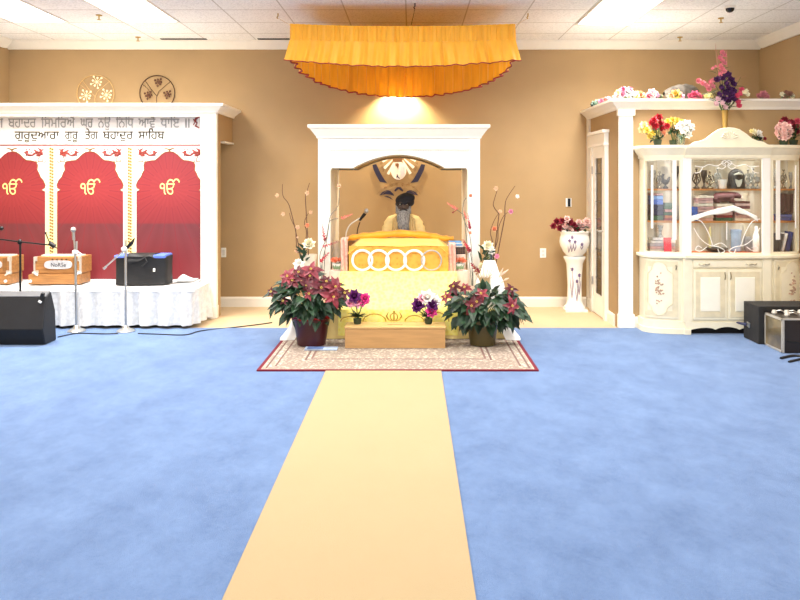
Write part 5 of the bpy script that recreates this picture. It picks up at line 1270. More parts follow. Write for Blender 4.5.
# red flower sprays at the shrine's posts
M_SPR = mat('coral_red_spray', (206, 52, 70), 0.6, vary=0.2, scale=40); M_SPD = mat('deep_red_spray', (150, 36, 52), 0.6, vary=0.2, scale=40); M_SPP = mat('salmon_spray', (232, 128, 112), 0.6, vary=0.15, scale=40)
def spray(mb, p0, p1, r, rng):
    d = p1 - p0
    for i in range(26):
        f = i / 25; p = p0 + d * f; a = i * 2.4; w_ = r * (1 - 0.6 * f)
        o = V(math.cos(a), -0.4, math.sin(a)); mb.leaf(p, (o + d.normalized() * 0.9), (0, -1, 0.2), w_ * 1.6, w_ * 0.9)
    return mb
def spray_vase(lb, px, Yc, branches, sprays, blos):
    x = WX(px, Yc)
    t = thing('flower_spray', lb, 'flower arrangement', (x, Yc, zpl))
    build(MB().lathe([(0.035, zpl), (0.04, zpl + 0.02), (0.028, zpl + 0.12), (0.034, zpl + 0.2), (0.028, zpl + 0.2), (0, zpl + 0.05)], (x, Yc, 0), 14), 'vase', M_PINKL, t, smooth=True)
    for pts in branches:
        P_ = smooth_path([W(a, b, Yc) for a, b in pts], 5); P_.insert(0, V(x, Yc, zpl + 0.1))
        build(MB().tube(P_, 0.0035, 5), 'branch', mat('grey_green_twig', (104, 108, 100), 0.7), t, smooth=True)
    for a, b, c, d, r, m in sprays: build(spray(MB(), W(a, b, Yc - 0.01), W(c, d, Yc - 0.01), r, R_), 'flower_spike', m, t)
    for a, b, s, m in blos: build(petals(MB(), W(a, b, Yc - 0.012), s, (0, -1, 0.4), 5, 2), 'blossom', m, t)
spray_vase('spray of coral red flower spikes on thin twigs by the left shrine post', 323, 7.55,
    [[(321, 272), (320, 255), (325.5, 241), (327.5, 232), (330, 221), (338.5, 218.5)], [(325, 250), (328, 232), (330.5, 216), (338, 206), (339.5, 190)], [(322, 262), (326, 246)], [(321, 270), (323, 258)]],
    [(324.8, 239, 322.3, 225, 0.016, M_SPR), (341, 218.5, 352.5, 214, 0.016, M_SPP), (322.5, 246.8, 338.5, 241.5, 0.014, M_SPR), (320, 262, 329, 252.5, 0.018, M_SPR), (324.5, 238.5, 324.8, 241, 0.012, M_SPD)], [(339, 186, 0.026, M_BLOS)])
spray_vase('spray of red and salmon flower spikes on thin twigs by the right shrine post', 473, 7.55,
    [[(472, 272), (472, 258), (470.5, 240), (468, 230), (464.5, 221), (462.5, 214), (463.5, 203), (466, 198)], [(464, 215), (457, 210), (452, 208.5)], [(472, 262), (470, 252)], [(473, 272), (480, 268)]],
    [(457, 209.5, 447.5, 203, 0.017, M_SPP), (452, 213, 457.5, 209.5, 0.008, M_SPD), (469.5, 228, 468, 214, 0.014, M_SPR), (469.5, 229, 469.3, 222, 0.016, M_SPD), (466.5, 219, 463.8, 211, 0.013, M_SPP), (469.5, 250.5, 463, 240, 0.02, M_SPR), (470, 252, 466, 246, 0.018, M_SPD), (479, 273.5, 471.5, 263.5, 0.026, M_SPD)], [(470.5, 195.8, 0.022, M_BLOSP), (470, 233, 0.02, M_BLOSP), (482, 266.5, 0.045, M_CRM)])
# ================================================================== RIGHT SIDE
# ---- pedestal urn with flowers by the closet door
UX, UY = WX(574.5, 9.02), 9.02
M_CER = mat('white_glazed_ceramic', (246, 243, 236), 0.2, vary=0.01)
pd = thing('ceramic_pedestal', 'white ceramic column pedestal with purple painted irises by the closet door', 'pedestal', (UX, UY, 0))
k_ = UY / F
build(MB().box(UX - 0.13, UX + 0.13, UY - 0.13, UY + 0.13, 0.001, 0.03).lathe([(0.125, 0.03), (0.125, 0.05), (0.10, 0.075), (0.085, 0.13), (0.082, 0.3), (0.09, 0.45), (0.098, 0.56), (0.115, 0.60), (0.128, 0.625), (0.128, 0.645), (0.10, 0.65)], (UX, UY, 0), 32), 'column', M_CER, pd, smooth=True)
def decal(mb, x, z, r_at, flowers, seed, stems=True):
    rng = random.Random(seed)
    for (dx, z0, z1) in flowers:
        r = r_at((z0 + z1) / 2) + 0.002
        def S(dx, z): 
            rr = r_at(z) + 0.002; a = math.asin(max(-1, min(1, dx / rr))); return V(UX + rr * math.sin(a), UY - rr * math.cos(a), z)
        mb[0].tube([S(dx, z0), S(dx + 0.008, (z0 + z1) / 2), S(dx, z1)], 0.003, 4)
        for q in (-1, 1): mb[0].tube([S(dx, z0), S(dx + q * 0.012, z0 + (z1 - z0) * 0.4), S(dx + q * 0.018, z0 + (z1 - z0) * 0.7)], [0.004, 0.005, 0.001], 4)
        for q in range(5):
            a = 2 * PI * q / 5 + 0.3; mb[1].tube([S(dx, z1), S(dx + 0.016 * math.cos(a), z1 + 0.02 * math.sin(a))], [0.004, 0.008], 5)
rcol = lambda z: 0.083 + 0.012 * max(0, (z - 0.3) / 0.26)
m0, m1 = MB(), MB(); decal((m0, m1), 0, 0, rcol, [(-0.045, 0.16, 0.50), (0.01, 0.12, 0.36), (0.04, 0.2, 0.43)], 1)
build(m0, 'painted_leaves', mat('grey_lilac_glaze', (150, 132, 150), 0.4), pd); build(m1, 'painted_irises', mat('purple_glaze', (112, 84, 128), 0.4), pd)
ur = thing('ceramic_urn', 'round white ceramic urn with painted irises standing on the pedestal', 'urn', (UX, UY, 0.651))
UP = [(0.085, 0.651), (0.10, 0.66), (0.135, 0.70), (0.168, 0.77), (0.178, 0.82), (0.172, 0.87), (0.16, 0.90), (0.165, 0.925), (0.176, 0.94), (0.172, 0.946), (0.15, 0.93), (0.14, 0.90), (0, 0.89)]
build(MB().lathe(UP, (UX, UY, 0), 36), 'bowl', M_CER, ur, smooth=True)
def rurn(z):
    for i in range(len(UP) - 1):
        if UP[i][1] <= z <= UP[i + 1][1]: return UP[i][0] + (UP[i + 1][0] - UP[i][0]) * (z - UP[i][1]) / (UP[i + 1][1] - UP[i][1] + 1e-9)
    return 0.15
m0, m1 = MB(), MB(); decal((m0, m1), 0, 0, rurn, [(-0.09, 0.70, 0.84), (-0.06, 0.71, 0.88), (-0.03, 0.72, 0.83), (0.05, 0.74, 0.80)], 2)
build(m0, 'painted_leaves', mat('grey_lilac_glaze', (150, 132, 150), 0.4), ur); build(m1, 'painted_irises', mat('purple_glaze', (112, 84, 128), 0.4), ur)
def arrangement(name, lb, c, heads, leaf_n, leaf_r, seed, base=None, leafm=M_GREEN, cat='flowers', group=None, layers=3, n=6):
    """heads: (world point, radius, material)"""
    rng = random.Random(seed)
    t = thing(name, lb, cat, c, group); c = Vector(c)
    st = MB()
    for p, r, m in heads: st.tube([c + V(0, 0, 0.01), (c * 0.4 + Vector(p) * 0.6) + V(0, 0, 0.01), p], 0.0035, 5)
    build(st, 'stem', M_GSTEM, t)
    if leaf_n:
        lf = MB()
        for i in range(leaf_n):
            h = rng.choice(heads)[0]; p = c * 0.4 + Vector(h) * 0.6
            lf.leaf(p, (rng.uniform(-1, 1), rng.uniform(-1, 0.2), rng.uniform(-0.5, 0.9)), (0, -0.4, 1), leaf_r * rng.uniform(0.7, 1.2), leaf_r * 0.5, droop=0.3)
        build(lf, 'foliage', leafm, t)
    for p, r, m in heads: build(petals(MB(), p, r, (rng.uniform(-0.5, 0.5), -1, rng.uniform(0, 0.7)), n, layers, rng), 'flower', m, t)
    return t
M_DRED = mat('crimson_rose', (150, 32, 52), 0.6, vary=0.25, scale=30); M_BLUSH = mat('blush_rose', (246, 206, 196), 0.6, vary=0.08, scale=30)
hd = []
for (a, b, s, m) in ((553.5, 226, 0.036, M_DRED), (557, 221.5, 0.04, M_DRED), (562.5, 221, 0.04, M_DRED), (567, 219, 0.04, M_BLUSH), (570, 222, 0.045, M_DRED), (574, 225, 0.04, M_DRED), (565, 226, 0.04, M_BLUSH), (560, 228, 0.04, M_DRED), (579, 222, 0.036, M_BLUSH), (582, 226, 0.045, M_BLUSH), (587, 221.5, 0.045, M_BLUSH), (589, 226, 0.035, M_BLUSH), (577, 229, 0.04, M_DRED), (570, 229, 0.04, M_BLUSH)):
    hd.append((W(a, b, UY - 0.05), s, m))
arrangement('rose_arrangement', 'crimson and blush rose arrangement filling the ceramic urn', (UX, UY, 0.90), hd, 40, 0.09, 5)

# ---- display cabinet
YF_, YE = 7.60, 7.78
cL, cR = 2.72, 3.58; eL, eR = 2.375, 3.945; YBK = 7.942; CC = (cL + cR) / 2
def zc(py): return 1.55 - (py - 180) * 0.01
def planpts(d=0.0, flat=True, n=10):
    """front outline from the left end to the right end, grown outwards by d"""
    L_ = []
    for i in range(n + 1):
        a = PI / 2 * i / n; L_.append((cL - (cL - eL + d) * math.cos(a), YE - (YE - YF_ - 0.02) * math.sin(a) - d * math.sin(a)))
    L_[-1] = (cL, YF_ + 0.02 - d)
    P_ = L_ + [(cL, YF_ - d), (cR, YF_ - d)]
    for i in range(n + 1):
        a = PI / 2 * (1 - i / n); P_.append((cR + (eR - cR + d) * math.cos(a), YE - (YE - YF_ - 0.02) * math.sin(a) - d * math.sin(a)))
    P_[len(L_) + 2] = (cR, YF_ + 0.02 - d)
    return P_
def slab(mb, d, z0, z1):
    p = planpts(d); p = [(eL - d, YBK)] + p + [(eR + d, YBK)]
    return mb.xy(p, z0, z1)
cb = thing('display_cabinet', 'cream lacquered china cabinet with glass doors and curved sides against the closet wall', 'cabinet', (CC, 7.78, 0))
base = slab(MB(), 0.0, 0.13, 0.765)
build(base, 'base_body', M_CREAMW, cb, bevel=0.003)
# plinths at the sides, scalloped apron in the middle
for s in (-1, 1):
    pl_ = MB()
    pts = [p for p in planpts(0.03) if (p[0] <= cL + 0.06 if s < 0 else p[0] >= cR - 0.06)]
    if s < 0: pts = [(eL - 0.03, YBK)] + pts + [(cL + 0.06, YF_ - 0.03), (cL + 0.06, YBK)]
    else: pts = [(cR - 0.06, YBK), (cR - 0.06, YF_ - 0.03)] + pts + [(eR + 0.03, YBK)]
    pl_.xy(pts, 0.009, 0.06)
    g = Vector((CC, 0))
    pl_.xy([(CC + (x - CC) * 0.985, y + 0.015) if y < YBK - 0.01 else (CC + (x - CC) * 0.985, y) for x, y in pts], 0.06, 0.135)
    build(pl_, 'plinth', M_CREAMW, cb)
apx = [(cL + 0.06, 0.13), (cL + 0.06, 0.03)]
for i in range(25):
    u = i / 24; x = cL + 0.07 + (cR - cL - 0.14) * u
    apx.append((x, 0.055 + 0.028 * abs(math.sin(u * PI * 3)) ** 0.7 * (0.4 + 0.6 * math.sin(PI * u))))
apx += [(cR - 0.06, 0.03), (cR - 0.06, 0.13)]
build(MB().xz(apx, YF_ - 0.012, YF_ + 0.01), 'apron', M_CREAMW, cb)
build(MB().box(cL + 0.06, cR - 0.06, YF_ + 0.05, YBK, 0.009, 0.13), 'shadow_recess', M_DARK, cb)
build(slab(MB(), 0.035, 0.765, 0.80), 'counter', M_CREAMW, cb, bevel=0.008)
# curved strips following the side sections
def curve_pt(s, a, d):   # a: 0 at the outer end .. 1 at the centre stile
    q = PI / 2 * a
    if s < 0: return (cL - (cL - eL + d) * math.cos(q), YE - (YE - YF_ - 0.02 + d) * math.sin(q))
    return (cR + (eR - cR + d) * math.cos(q), YE - (YE - YF_ - 0.02 + d) * math.sin(q))
def cstrip(mb, s, a0, a1, z0, z1, d0, d1, n=8):
    inn = [curve_pt(s, a0 + (a1 - a0) * i / n, d0) for i in range(n + 1)]; out = [curve_pt(s, a0 + (a1 - a0) * i / n, d1) for i in range(n + 1)]
    return mb.xy(inn + out[::-1], z0, z1)
def cfun(mb, s, fn, nu, nv):  # surface patch: fn(u,v) -> (a, z, d)
    def g(u, v):
        a, z, d = fn(u, v); x, y = curve_pt(s, a, d); return (x, y, z)
    return mb.grid(g, nu, nv)
for s in (-1, 1):
    dm = MB(); a0, a1 = 0.12, 0.93
    cstrip(dm, s, a0, a1, 0.16, 0.755, -0.004, 0.012)
    dr_ = build(dm, 'curved_door', M_CREAMW, cb, bevel=0.002)
    fr = MB()
    for (aa, ab, za, zb) in ((a0 + 0.03, a0 + 0.13, 0.18, 0.735), (a1 - 0.13, a1 - 0.03, 0.18, 0.735)): cstrip(fr, s, aa, ab, za, zb, 0.011, 0.015)
    for (za, zb) in ((0.18, 0.235), (0.68, 0.735)): cstrip(fr, s, a0 + 0.03, a1 - 0.03, za, zb, 0.011, 0.0145)
    build(fr, 'glazed_border', M_CREAMD, dr_)
    # raised shaped panel: outline half-width varies with height
    am = (a0 + a1) / 2 + 0.02
    def panel(u, v):
        z = 0.19 + 0.54 * v; e = abs(2 * v - 1)
        w_ = 0.26 if e < 0.55 else (0.26 - 0.10 * ((e - 0.55) / 0.15)) if e < 0.7 else 0.16 * math.sqrt(max(0, 1 - ((e - 0.7) / 0.3) ** 2)) 
        return (am + (2 * u - 1) * w_, z, 0.019 - 0.003 * abs(2 * u - 1) ** 6)
    pn = cfun(MB(), s, panel, 14, 40)
    build(pn, 'shaped_panel', M_CREAMW, dr_, smooth=True)
    edge = MB(); ep = []
    for v in [i / 40 for i in range(41)]: ep.append(panel(0, v))
    for v in [i / 40 for i in range(40, -1, -1)]: ep.append(panel(1, v))
    ep = [(lambda xy, z: (xy[0], xy[1], z))(curve_pt(s, a, d + 0.003), z) for a, z, d in ep]
    build(edge.tube(ep + [ep[0]], 0.0045, 5), 'panel_edging', M_CREAMD, dr_)
    fl_ = MB(); rr = random.Random(4)
    for (da, z, k) in ((0, 0.60, 3), (-0.03, 0.53, 8), (0.04, 0.50, 7), (-0.02, 0.455, 8), (0.05, 0.42, 8), (0.0, 0.44, 6), (0.02, 0.34, 3), (-0.01, 0.32, 2)):
        for i in range(k):
            x, y = curve_pt(s, am + da + rr.uniform(-0.05, 0.05), 0.0215); fl_.ball((x, y - 0.001, z + rr.uniform(-0.025, 0.025)), (0.010, 0.003, 0.007), 6, 4, R=ry(rr.uniform(0, 3)))
    build(fl_, 'painted_flowers', mat('faded_rose_paint', (208, 170, 142), 0.6, vary=0.2, scale=30), dr_)
    x, y = curve_pt(s, 0.86, 0.02)
    build(MB().tube([(x, y, 0.70), (x + 0.004, y - 0.012, 0.68), (x, y, 0.655)], 0.006, 6), 'pull_handle', mat('aged_silver', (170, 158, 130), 0.35, metal=0.7), dr_)
# stiles of the base, middle drawer and doors
for x0, x1 in ((cL - 0.01, cL + 0.08), (cR - 0.08, cR + 0.01)):
    build(MB().box(x0, x1, YF_ - 0.014, YF_ + 0.03, 0.13, 0.765), 'stile', M_CREAMW, cb, bevel=0.004)
dw = build(MB().box(cL + 0.09, cR - 0.09, YF_ - 0.016, YF_ - 0.001, 0.675, 0.752), 'drawer', M_CREAMW, cb, bevel=0.003)
b_ = MB()
for (x0, x1, z0, z1) in ((cL + 0.095, cR - 0.095, 0.743, 0.749), (cL + 0.095, cR - 0.095, 0.678, 0.684)): b_.box(x0, x1, YF_ - 0.018, YF_ - 0.015, z0, z1)
build(b_, 'drawer_edging', M_CREAMD, dw)
for s in (-1, 1):
    xh = CC + s * 0.235; build(MB().tube([(xh - 0.055, YF_ - 0.016, 0.712), (xh - 0.03, YF_ - 0.032, 0.705), (xh, YF_ - 0.034, 0.71), (xh + 0.03, YF_ - 0.032, 0.705), (xh + 0.055, YF_ - 0.016, 0.712)], [0.006, 0.004, 0.007, 0.004, 0.006], 6), 'drawer_handle', mat('aged_silver', (170, 158, 130), 0.35, metal=0.7), dw)
    x0, x1 = (cL + 0.09, CC - 0.006) if s < 0 else (CC + 0.006, cR - 0.09)
    dd = build(MB().box(x0, x1, YF_ - 0.016, YF_ - 0.001, 0.155, 0.655), 'door', M_CREAMW, cb, bevel=0.003)
    f_ = MB(); i0, i1 = x0 + 0.02, x1 - 0.02
    for (p, q, r, t_) in ((i0, i0 + 0.045, 0.18, 0.635), (i1 - 0.045, i1, 0.18, 0.635), (i0 + 0.045, i1 - 0.045, 0.18, 0.235), (i0 + 0.045, i1 - 0.045, 0.585, 0.635)): f_.box(p, q, YF_ - 0.020, YF_ - 0.015, r, t_)
    build(f_, 'glazed_border', M_CREAMD, dd, bevel=0.002)
    build(MB().box(i0 + 0.05, i1 - 0.05, YF_ - 0.023, YF_ - 0.015, 0.24, 0.58), 'raised_panel', mat('ivory_panel', (252, 246, 226), 0.45, vary=0.01), dd, bevel=0.006)
    xh = CC - s * -0.028; build(MB().tube([(xh, YF_ - 0.016, 0.63), (xh, YF_ - 0.03, 0.60), (xh, YF_ - 0.03, 0.58), (xh, YF_ - 0.016, 0.555)], 0.006, 6), 'pull_handle', mat('aged_silver', (170, 158, 130), 0.35, metal=0.7), dd)
# upper part: back, ends, shelves, stiles, rails, glass
M_MIRR = bpy.data.materials.new('mirror_back'); M_MIRR.use_nodes = True
def _mir():
    nt = M_MIRR.node_tree; N = nt.nodes; b = N['Principled BSDF']; b.inputs['Metallic'].default_value = 0.35; b.inputs['Roughness'].default_value = 0.12
    tc = N.new('ShaderNodeTexCoord'); mp = N.new('ShaderNodeMapping'); mp.inputs['Scale'].default_value = (7, 1, 0.4); nt.links.new(tc.outputs['Object'], mp.inputs[0])
    nz = N.new('ShaderNodeTexNoise'); nz.inputs['Scale'].default_value = 1.6; nt.links.new(mp.outputs[0], nz.inputs['Vector'])
    cr = N.new('ShaderNodeValToRGB'); cr.color_ramp.elements[0].position = 0.4; cr.color_ramp.elements[0].color = rgb((214, 206, 186)); cr.color_ramp.elements[1].position = 0.6; cr.color_ramp.elements[1].color = rgb((240, 238, 228))  # pale upright streaks paint the hall's reflection into the base colour
    nt.links.new(nz.outputs['Fac'], cr.inputs['Fac']); nt.links.new(cr.outputs['Color'], b.inputs['Base Color'])
_mir()
build(MB().box(eL + 0.01, eR - 0.01, YBK - 0.02, YBK - 0.008, 0.80, 1.78), 'mirror_back', M_MIRR, cb)
for s, xx in ((-1, eL), (1, eR)):
    build(MB().box(min(xx, xx - s * 0.03), max(xx, xx - s * 0.03), YE - 0.01, YBK, 0.80, 1.78), 'end_panel', M_CREAMW, cb)
M_SHELF = mat('honey_shelf', (196, 128, 66), 0.5, vary=0.12, scale=5)
SHZ = (1.135, 1.46)
for z in SHZ: build(slab(MB(), -0.03, z - 0.016, z), 'shelf', M_SHELF, cb)
build(slab(MB(), -0.03, 0.801, 0.812), 'shelf', M_SHELF, cb)
for x0, x1 in ((cL - 0.005, cL + 0.075), (cR - 0.075, cR + 0.005)):
    build(MB().box(x0, x1, YF_ - 0.004, YF_ + 0.03, 0.80, 1.775), 'stile', M_WHITE, cb, bevel=0.004)
GL = glass_mat('cabinet_glass', (252, 254, 252), 0.03, 0.02)
GLC = glass_mat('curved_glass', (250, 252, 250), 0.10, 0.04)
for s in (-1, 1):
    fr = MB(); cstrip(fr, s, 0.0, 0.10, 0.80, 1.775, -0.012, 0.006); cstrip(fr, s, 0.93, 1.0, 0.80, 1.775, -0.012, 0.006)
    cstrip(fr, s, 0.10, 0.93, 0.80, 0.828, -0.012, 0.006); cstrip(fr, s, 0.10, 0.93, 1.748, 1.775, -0.012, 0.006)
    dr_ = build(fr, 'curved_glass_door', M_CREAMW, cb)
    build(cfun(MB(), s, lambda u, v: (0.10 + 0.83 * u, 0.825 + 0.925 * v, -0.002), 14, 2), 'glass_pane', GLC, dr_, smooth=True)
    # white strips standing in for light streaks reflected in the curved glass
    refl_strip = MB(); cstrip(refl_strip, s, 0.34, 0.395, 1.06, 1.70, -0.004, 0.004, 3); cstrip(refl_strip, s, 0.80, 0.875, 0.95, 1.75, -0.004, 0.004, 3)
    build(refl_strip, 'reflection_streak', M_WHITE, dr_)
dg_ = MB().box(cL + 0.075, cR - 0.075, YF_ + 0.002, YF_ + 0.02, 0.80, 0.822).box(cL + 0.075, cR - 0.075, YF_ + 0.002, YF_ + 0.02, 1.755, 1.775)
dgo = build(dg_, 'center_glass_door', M_CREAMW, cb)
build(MB().box(cL + 0.075, cR - 0.075, YF_ + 0.009, YF_ + 0.012, 0.82, 1.757), 'glass_pane', GL, dgo)
fils = [MB(), MB()]; yv = YF_ + 0.004
def fp(pts, r=0.0042): fils[0 if pts[0][1] < 200 else 1].tube(smooth_path([(lambda q: V((CC + (a - 727) * 0.01), yv, zc(b)))(0) for a, b in pts], 4), r, 5)
for s in (1, -1):
    m_ = lambda pts: [(727 + s * x, y) for x, y in pts]
    fp(m_([(32, 166), (24, 167), (18, 164.5), (10, 166), (4, 163), (1, 166), (5, 169), (9, 167)])); fp(m_([(24, 167), (27, 172), (32, 173)])); fp(m_([(2, 163), (-2, 160.5), (-5, 163), (-2, 166)]))
    fp(m_([(33, 228), (27, 238), (18, 245), (8, 247), (2, 251), (7, 253), (9, 249)])); fp(m_([(33, 219), (25, 222), (18, 234), (14, 246)])); fp(m_([(20, 247), (26, 251), (31, 250), (29, 246), (25, 248)]))
    fp(m_([(0, 222), (0, 240)]) if s > 0 else m_([(14, 246), (6, 243), (0, 247)]))
for fil in fils: build(fil, 'filigree', mat('white_scrollwork', (244, 242, 236), 0.4), dgo, smooth=True)
# cornice and crest
cor = MB()
CPR = [(0.0, 1.77), (0.012, 1.77), (0.016, 1.80), (0.03, 1.82), (0.062, 1.868), (0.07, 1.872), (0.07, 1.90)]
for (d0, z0), (d1, z1_) in zip(CPR[:-1], CPR[1:]):
    a = [(eL - d0, YBK)] + planpts(d0) + [(eR + d0, YBK)]; b = [(eL - d1, YBK)] + planpts(d1) + [(eR + d1, YBK)]
    for i in range(len(a) - 1): cor.add([(*a[i], z0), (*a[i + 1], z0), (*b[i + 1], z1_), (*b[i], z1_)], [(0, 1, 2, 3)])
cor.xy([(eL - 0.066, YBK)] + planpts(0.066) + [(eR + 0.066, YBK)], 1.885, 1.8985).xy([(eL, YBK)] + planpts(0.0) + [(eR, YBK)], 1.765, 1.785)
build(cor, 'cornice', M_CREAMW, cb)
cr_ = [(x, z) for x, z in ((-0.44, 1.885), (-0.38, 1.905), (-0.34, 1.93), (-0.285, 1.94), (-0.23, 1.96), (-0.17, 2.01), (-0.10, 2.055), (-0.05, 2.068), (0, 2.072))]
crest = [(CC + x, z) for x, z in cr_] + [(CC - x, z) for x, z in reversed(cr_[:-1])]
co = build(MB().xz(crest, YF_ - 0.06, YF_ - 0.02), 'crest', M_CREAMW, cb, bevel=0.006)
shell = MB()
for i in range(9):
    a = PI * (0.12 + 0.76 * i / 8); shell.tube([V(CC + 0.02 * math.cos(a), YF_ - 0.062, 1.95 + 0.02 * math.sin(a)), V(CC + 0.085 * math.cos(a), YF_ - 0.066, 1.95 + 0.085 * math.sin(a))], [0.004, 0.010], 6)
build(shell, 'carved_shell', mat('cream_lacquer', (246, 236, 206), 0.4), co, smooth=True)

# ---- things in the cabinet
def CX_(px, Y): return (px - CX) * Y / F
def bk_(px0, px1, z, th, col, lb, Y=7.70, dp=0.14, grp=None, name='book', rot=0.0):
    a, b = CX_(px0, Y), CX_(px1, Y); c = V((a + b) / 2, Y + dp / 2, z + th / 2)
    key = 'cover_%d_%d_%d' % col
    mb = MB().obox(c + V(0, 0, th / 2 - 0.003), (b - a, dp, 0.006), rz(rot)).obox(c - V(0, 0, th / 2 - 0.003), (b - a, dp, 0.006), rz(rot)).obox(c + V(0, 0.004, 0), (b - a - 0.008, dp - 0.01, th - 0.010), rz(rot)).obox(c + rz(rot) @ V(0, -dp / 2 + 0.003, 0), (b - a, 0.006, th), rz(rot))
    return single(mb, name, mat(key, col, 0.5, vary=0.1, scale=20), lb, 'book', grp)
def stack(px0, px1, z, items, where, grp, Y=7.70, dp=0.14):
    n = len(items)
    for i, (th, col, cn, j) in enumerate(items):
        pos = 'lowest' if i == 0 else 'topmost' if i == n - 1 else ORD[i] + ' from bottom'
        bk_(px0 + j, px1 + j * 0.6, z, th, col, '%s book, %s of %s' % (cn, pos, where), Y, dp, grp, rot=R_.uniform(-0.03, 0.03)); z += th + 0.001
PK, PK2, RD, CR, BL, DB, GN, WH, LV = (228, 190, 184), (206, 160, 160), (150, 50, 60), (236, 226, 208), (76, 108, 186), (34, 42, 78), (50, 96, 72), (244, 240, 234), (190, 176, 206)
g1 = 'books on the cabinet middle shelf'; z0 = SHZ[0] + 0.001
stack(698, 713, z0, [(0.028, PK, 'pale pink', 0), (0.03, CR, 'cream', 1), (0.026, LV, 'lilac', 0), (0.03, PK, 'pale pink', 0.6), (0.028, PK2, 'dusty pink', 1), (0.03, CR, 'cream', 0), (0.026, PK, 'pale pink', 0.5), (0.026, PK2, 'dusty pink', 0), (0.022, CR, 'cream', 1)], 'the tall pink stack on the middle shelf', g1)
stack(716, 732.5, z0, [(0.03, GN, 'dark green', 0), (0.028, RD, 'dark red', 0.5), (0.03, PK, 'pale pink', 0), (0.026, RD, 'dark red', 0.4), (0.028, PK, 'pale pink', 0), (0.024, CR, 'cream', 0.5)], 'the middle stack under the maroon animal', g1)
stack(735, 750, z0, [(0.03, CR, 'cream', 0), (0.03, PK, 'pale pink', 0.5), (0.028, PK2, 'dusty pink', 0), (0.03, CR, 'cream', 0.3), (0.028, (120, 70, 74), 'wine brown', 0), (0.026, PK, 'pale pink', 0.5), (0.02, (110, 66, 66), 'wine brown', 0)], 'the stack right of the maroon animal', g1)
stack(650.5, 663, z0, [(0.05, GN, 'dark green', 0), (0.05, DB, 'navy', 0), (0.06, DB, 'navy', 0.4), (0.05, BL, 'bright blue', 0), (0.04, (120, 160, 214), 'light blue', 0.3), (0.022, PK2, 'dusty pink', 0)], 'the blue stack behind the left curved glass', g1, Y=7.79, dp=0.11)
stack(664.5, 676, z0, [(0.022, RD, 'dark red', 0), (0.03, (190, 120, 80), 'tan', 0.5), (0.03, GN, 'dark green', 0), (0.03, PK2, 'dusty pink', 0.4), (0.03, (80, 110, 90), 'grey green', 0), (0.03, (96, 120, 110), 'grey green', 0.4)], 'the mixed stack beside the blue one', g1, Y=7.77, dp=0.12)
single(MB().box(CX_(690, 7.68), CX_(697.5, 7.68), 7.68, 7.8, z0, z0 + 0.14).box(CX_(691, 7.68), CX_(696.5, 7.68), 7.678, 7.68, z0 + 0.03, z0 + 0.11), 'book_box', mat('cobalt_card', (70, 110, 200), 0.5, vary=0.25, scale=16), 'bright blue boxed set left of the tall pink stack', 'box', bevel=0.003)
# lower shelf, left section: pale books and a red card
zl = 0.8125
stack(650, 675, zl, [(0.03, CR, 'cream', 0), (0.026, PK, 'pale pink', 0.5), (0.03, (200, 196, 200), 'grey', 0), (0.03, WH, 'white', 1)], 'the pale stack on the lowest shelf left', 'books on the cabinet lowest shelf', Y=7.79, dp=0.11)
bk_(652, 669, zl + 0.121, 0.024, WH, 'white book tilted on top of the pale stack on the lowest shelf', 7.79, 0.11, 'books on the cabinet lowest shelf', rot=0.12)
a = W(667.5, 246, 7.74); single(MB().obox((a.x, 7.74, zl + 0.078), (0.075, 0.008, 0.145), rx(-0.12)).obox((a.x, 7.765, zl + 0.07), (0.03, 0.05, 0.004), rx(-0.9)), 'red_card', mat('bright_red_card', (232, 62, 66), 0.5, vary=0.05), 'bright red card standing on the lowest shelf behind left curved glass', 'card')
def cup_lathe(name, lb, cat, px, z, prof, m, Y=7.76, grp=None, parts=()):
    x = CX_(px, Y); return single(MB().lathe([(a, z + b) for a, b in prof], (x, Y, 0), 18), name, m, lb, cat, grp, smooth=True)
M_SILVER = mat('tarnished_silver', (150, 140, 120), 0.25, metal=0.8, vary=0.2); M_CRYST = mat('cut_crystal', (160, 160, 154), 0.08, vary=0.3, scale=40, spec=0.9); M_DKORN = mat('dark_ornament', (34, 32, 36), 0.35, vary=0.3, scale=20)
cup_lathe('crystal_vase', 'small clear crystal vase above the pale books on the lowest shelf', 'vase', 660.5, zl + 0.146, [(0.022, 0), (0.026, 0.01), (0.012, 0.04), (0.024, 0.1), (0.03, 0.125), (0.026, 0.125), (0, 0.05)], M_CRYST, 7.84)
zt_ = SHZ[1] + 0.001
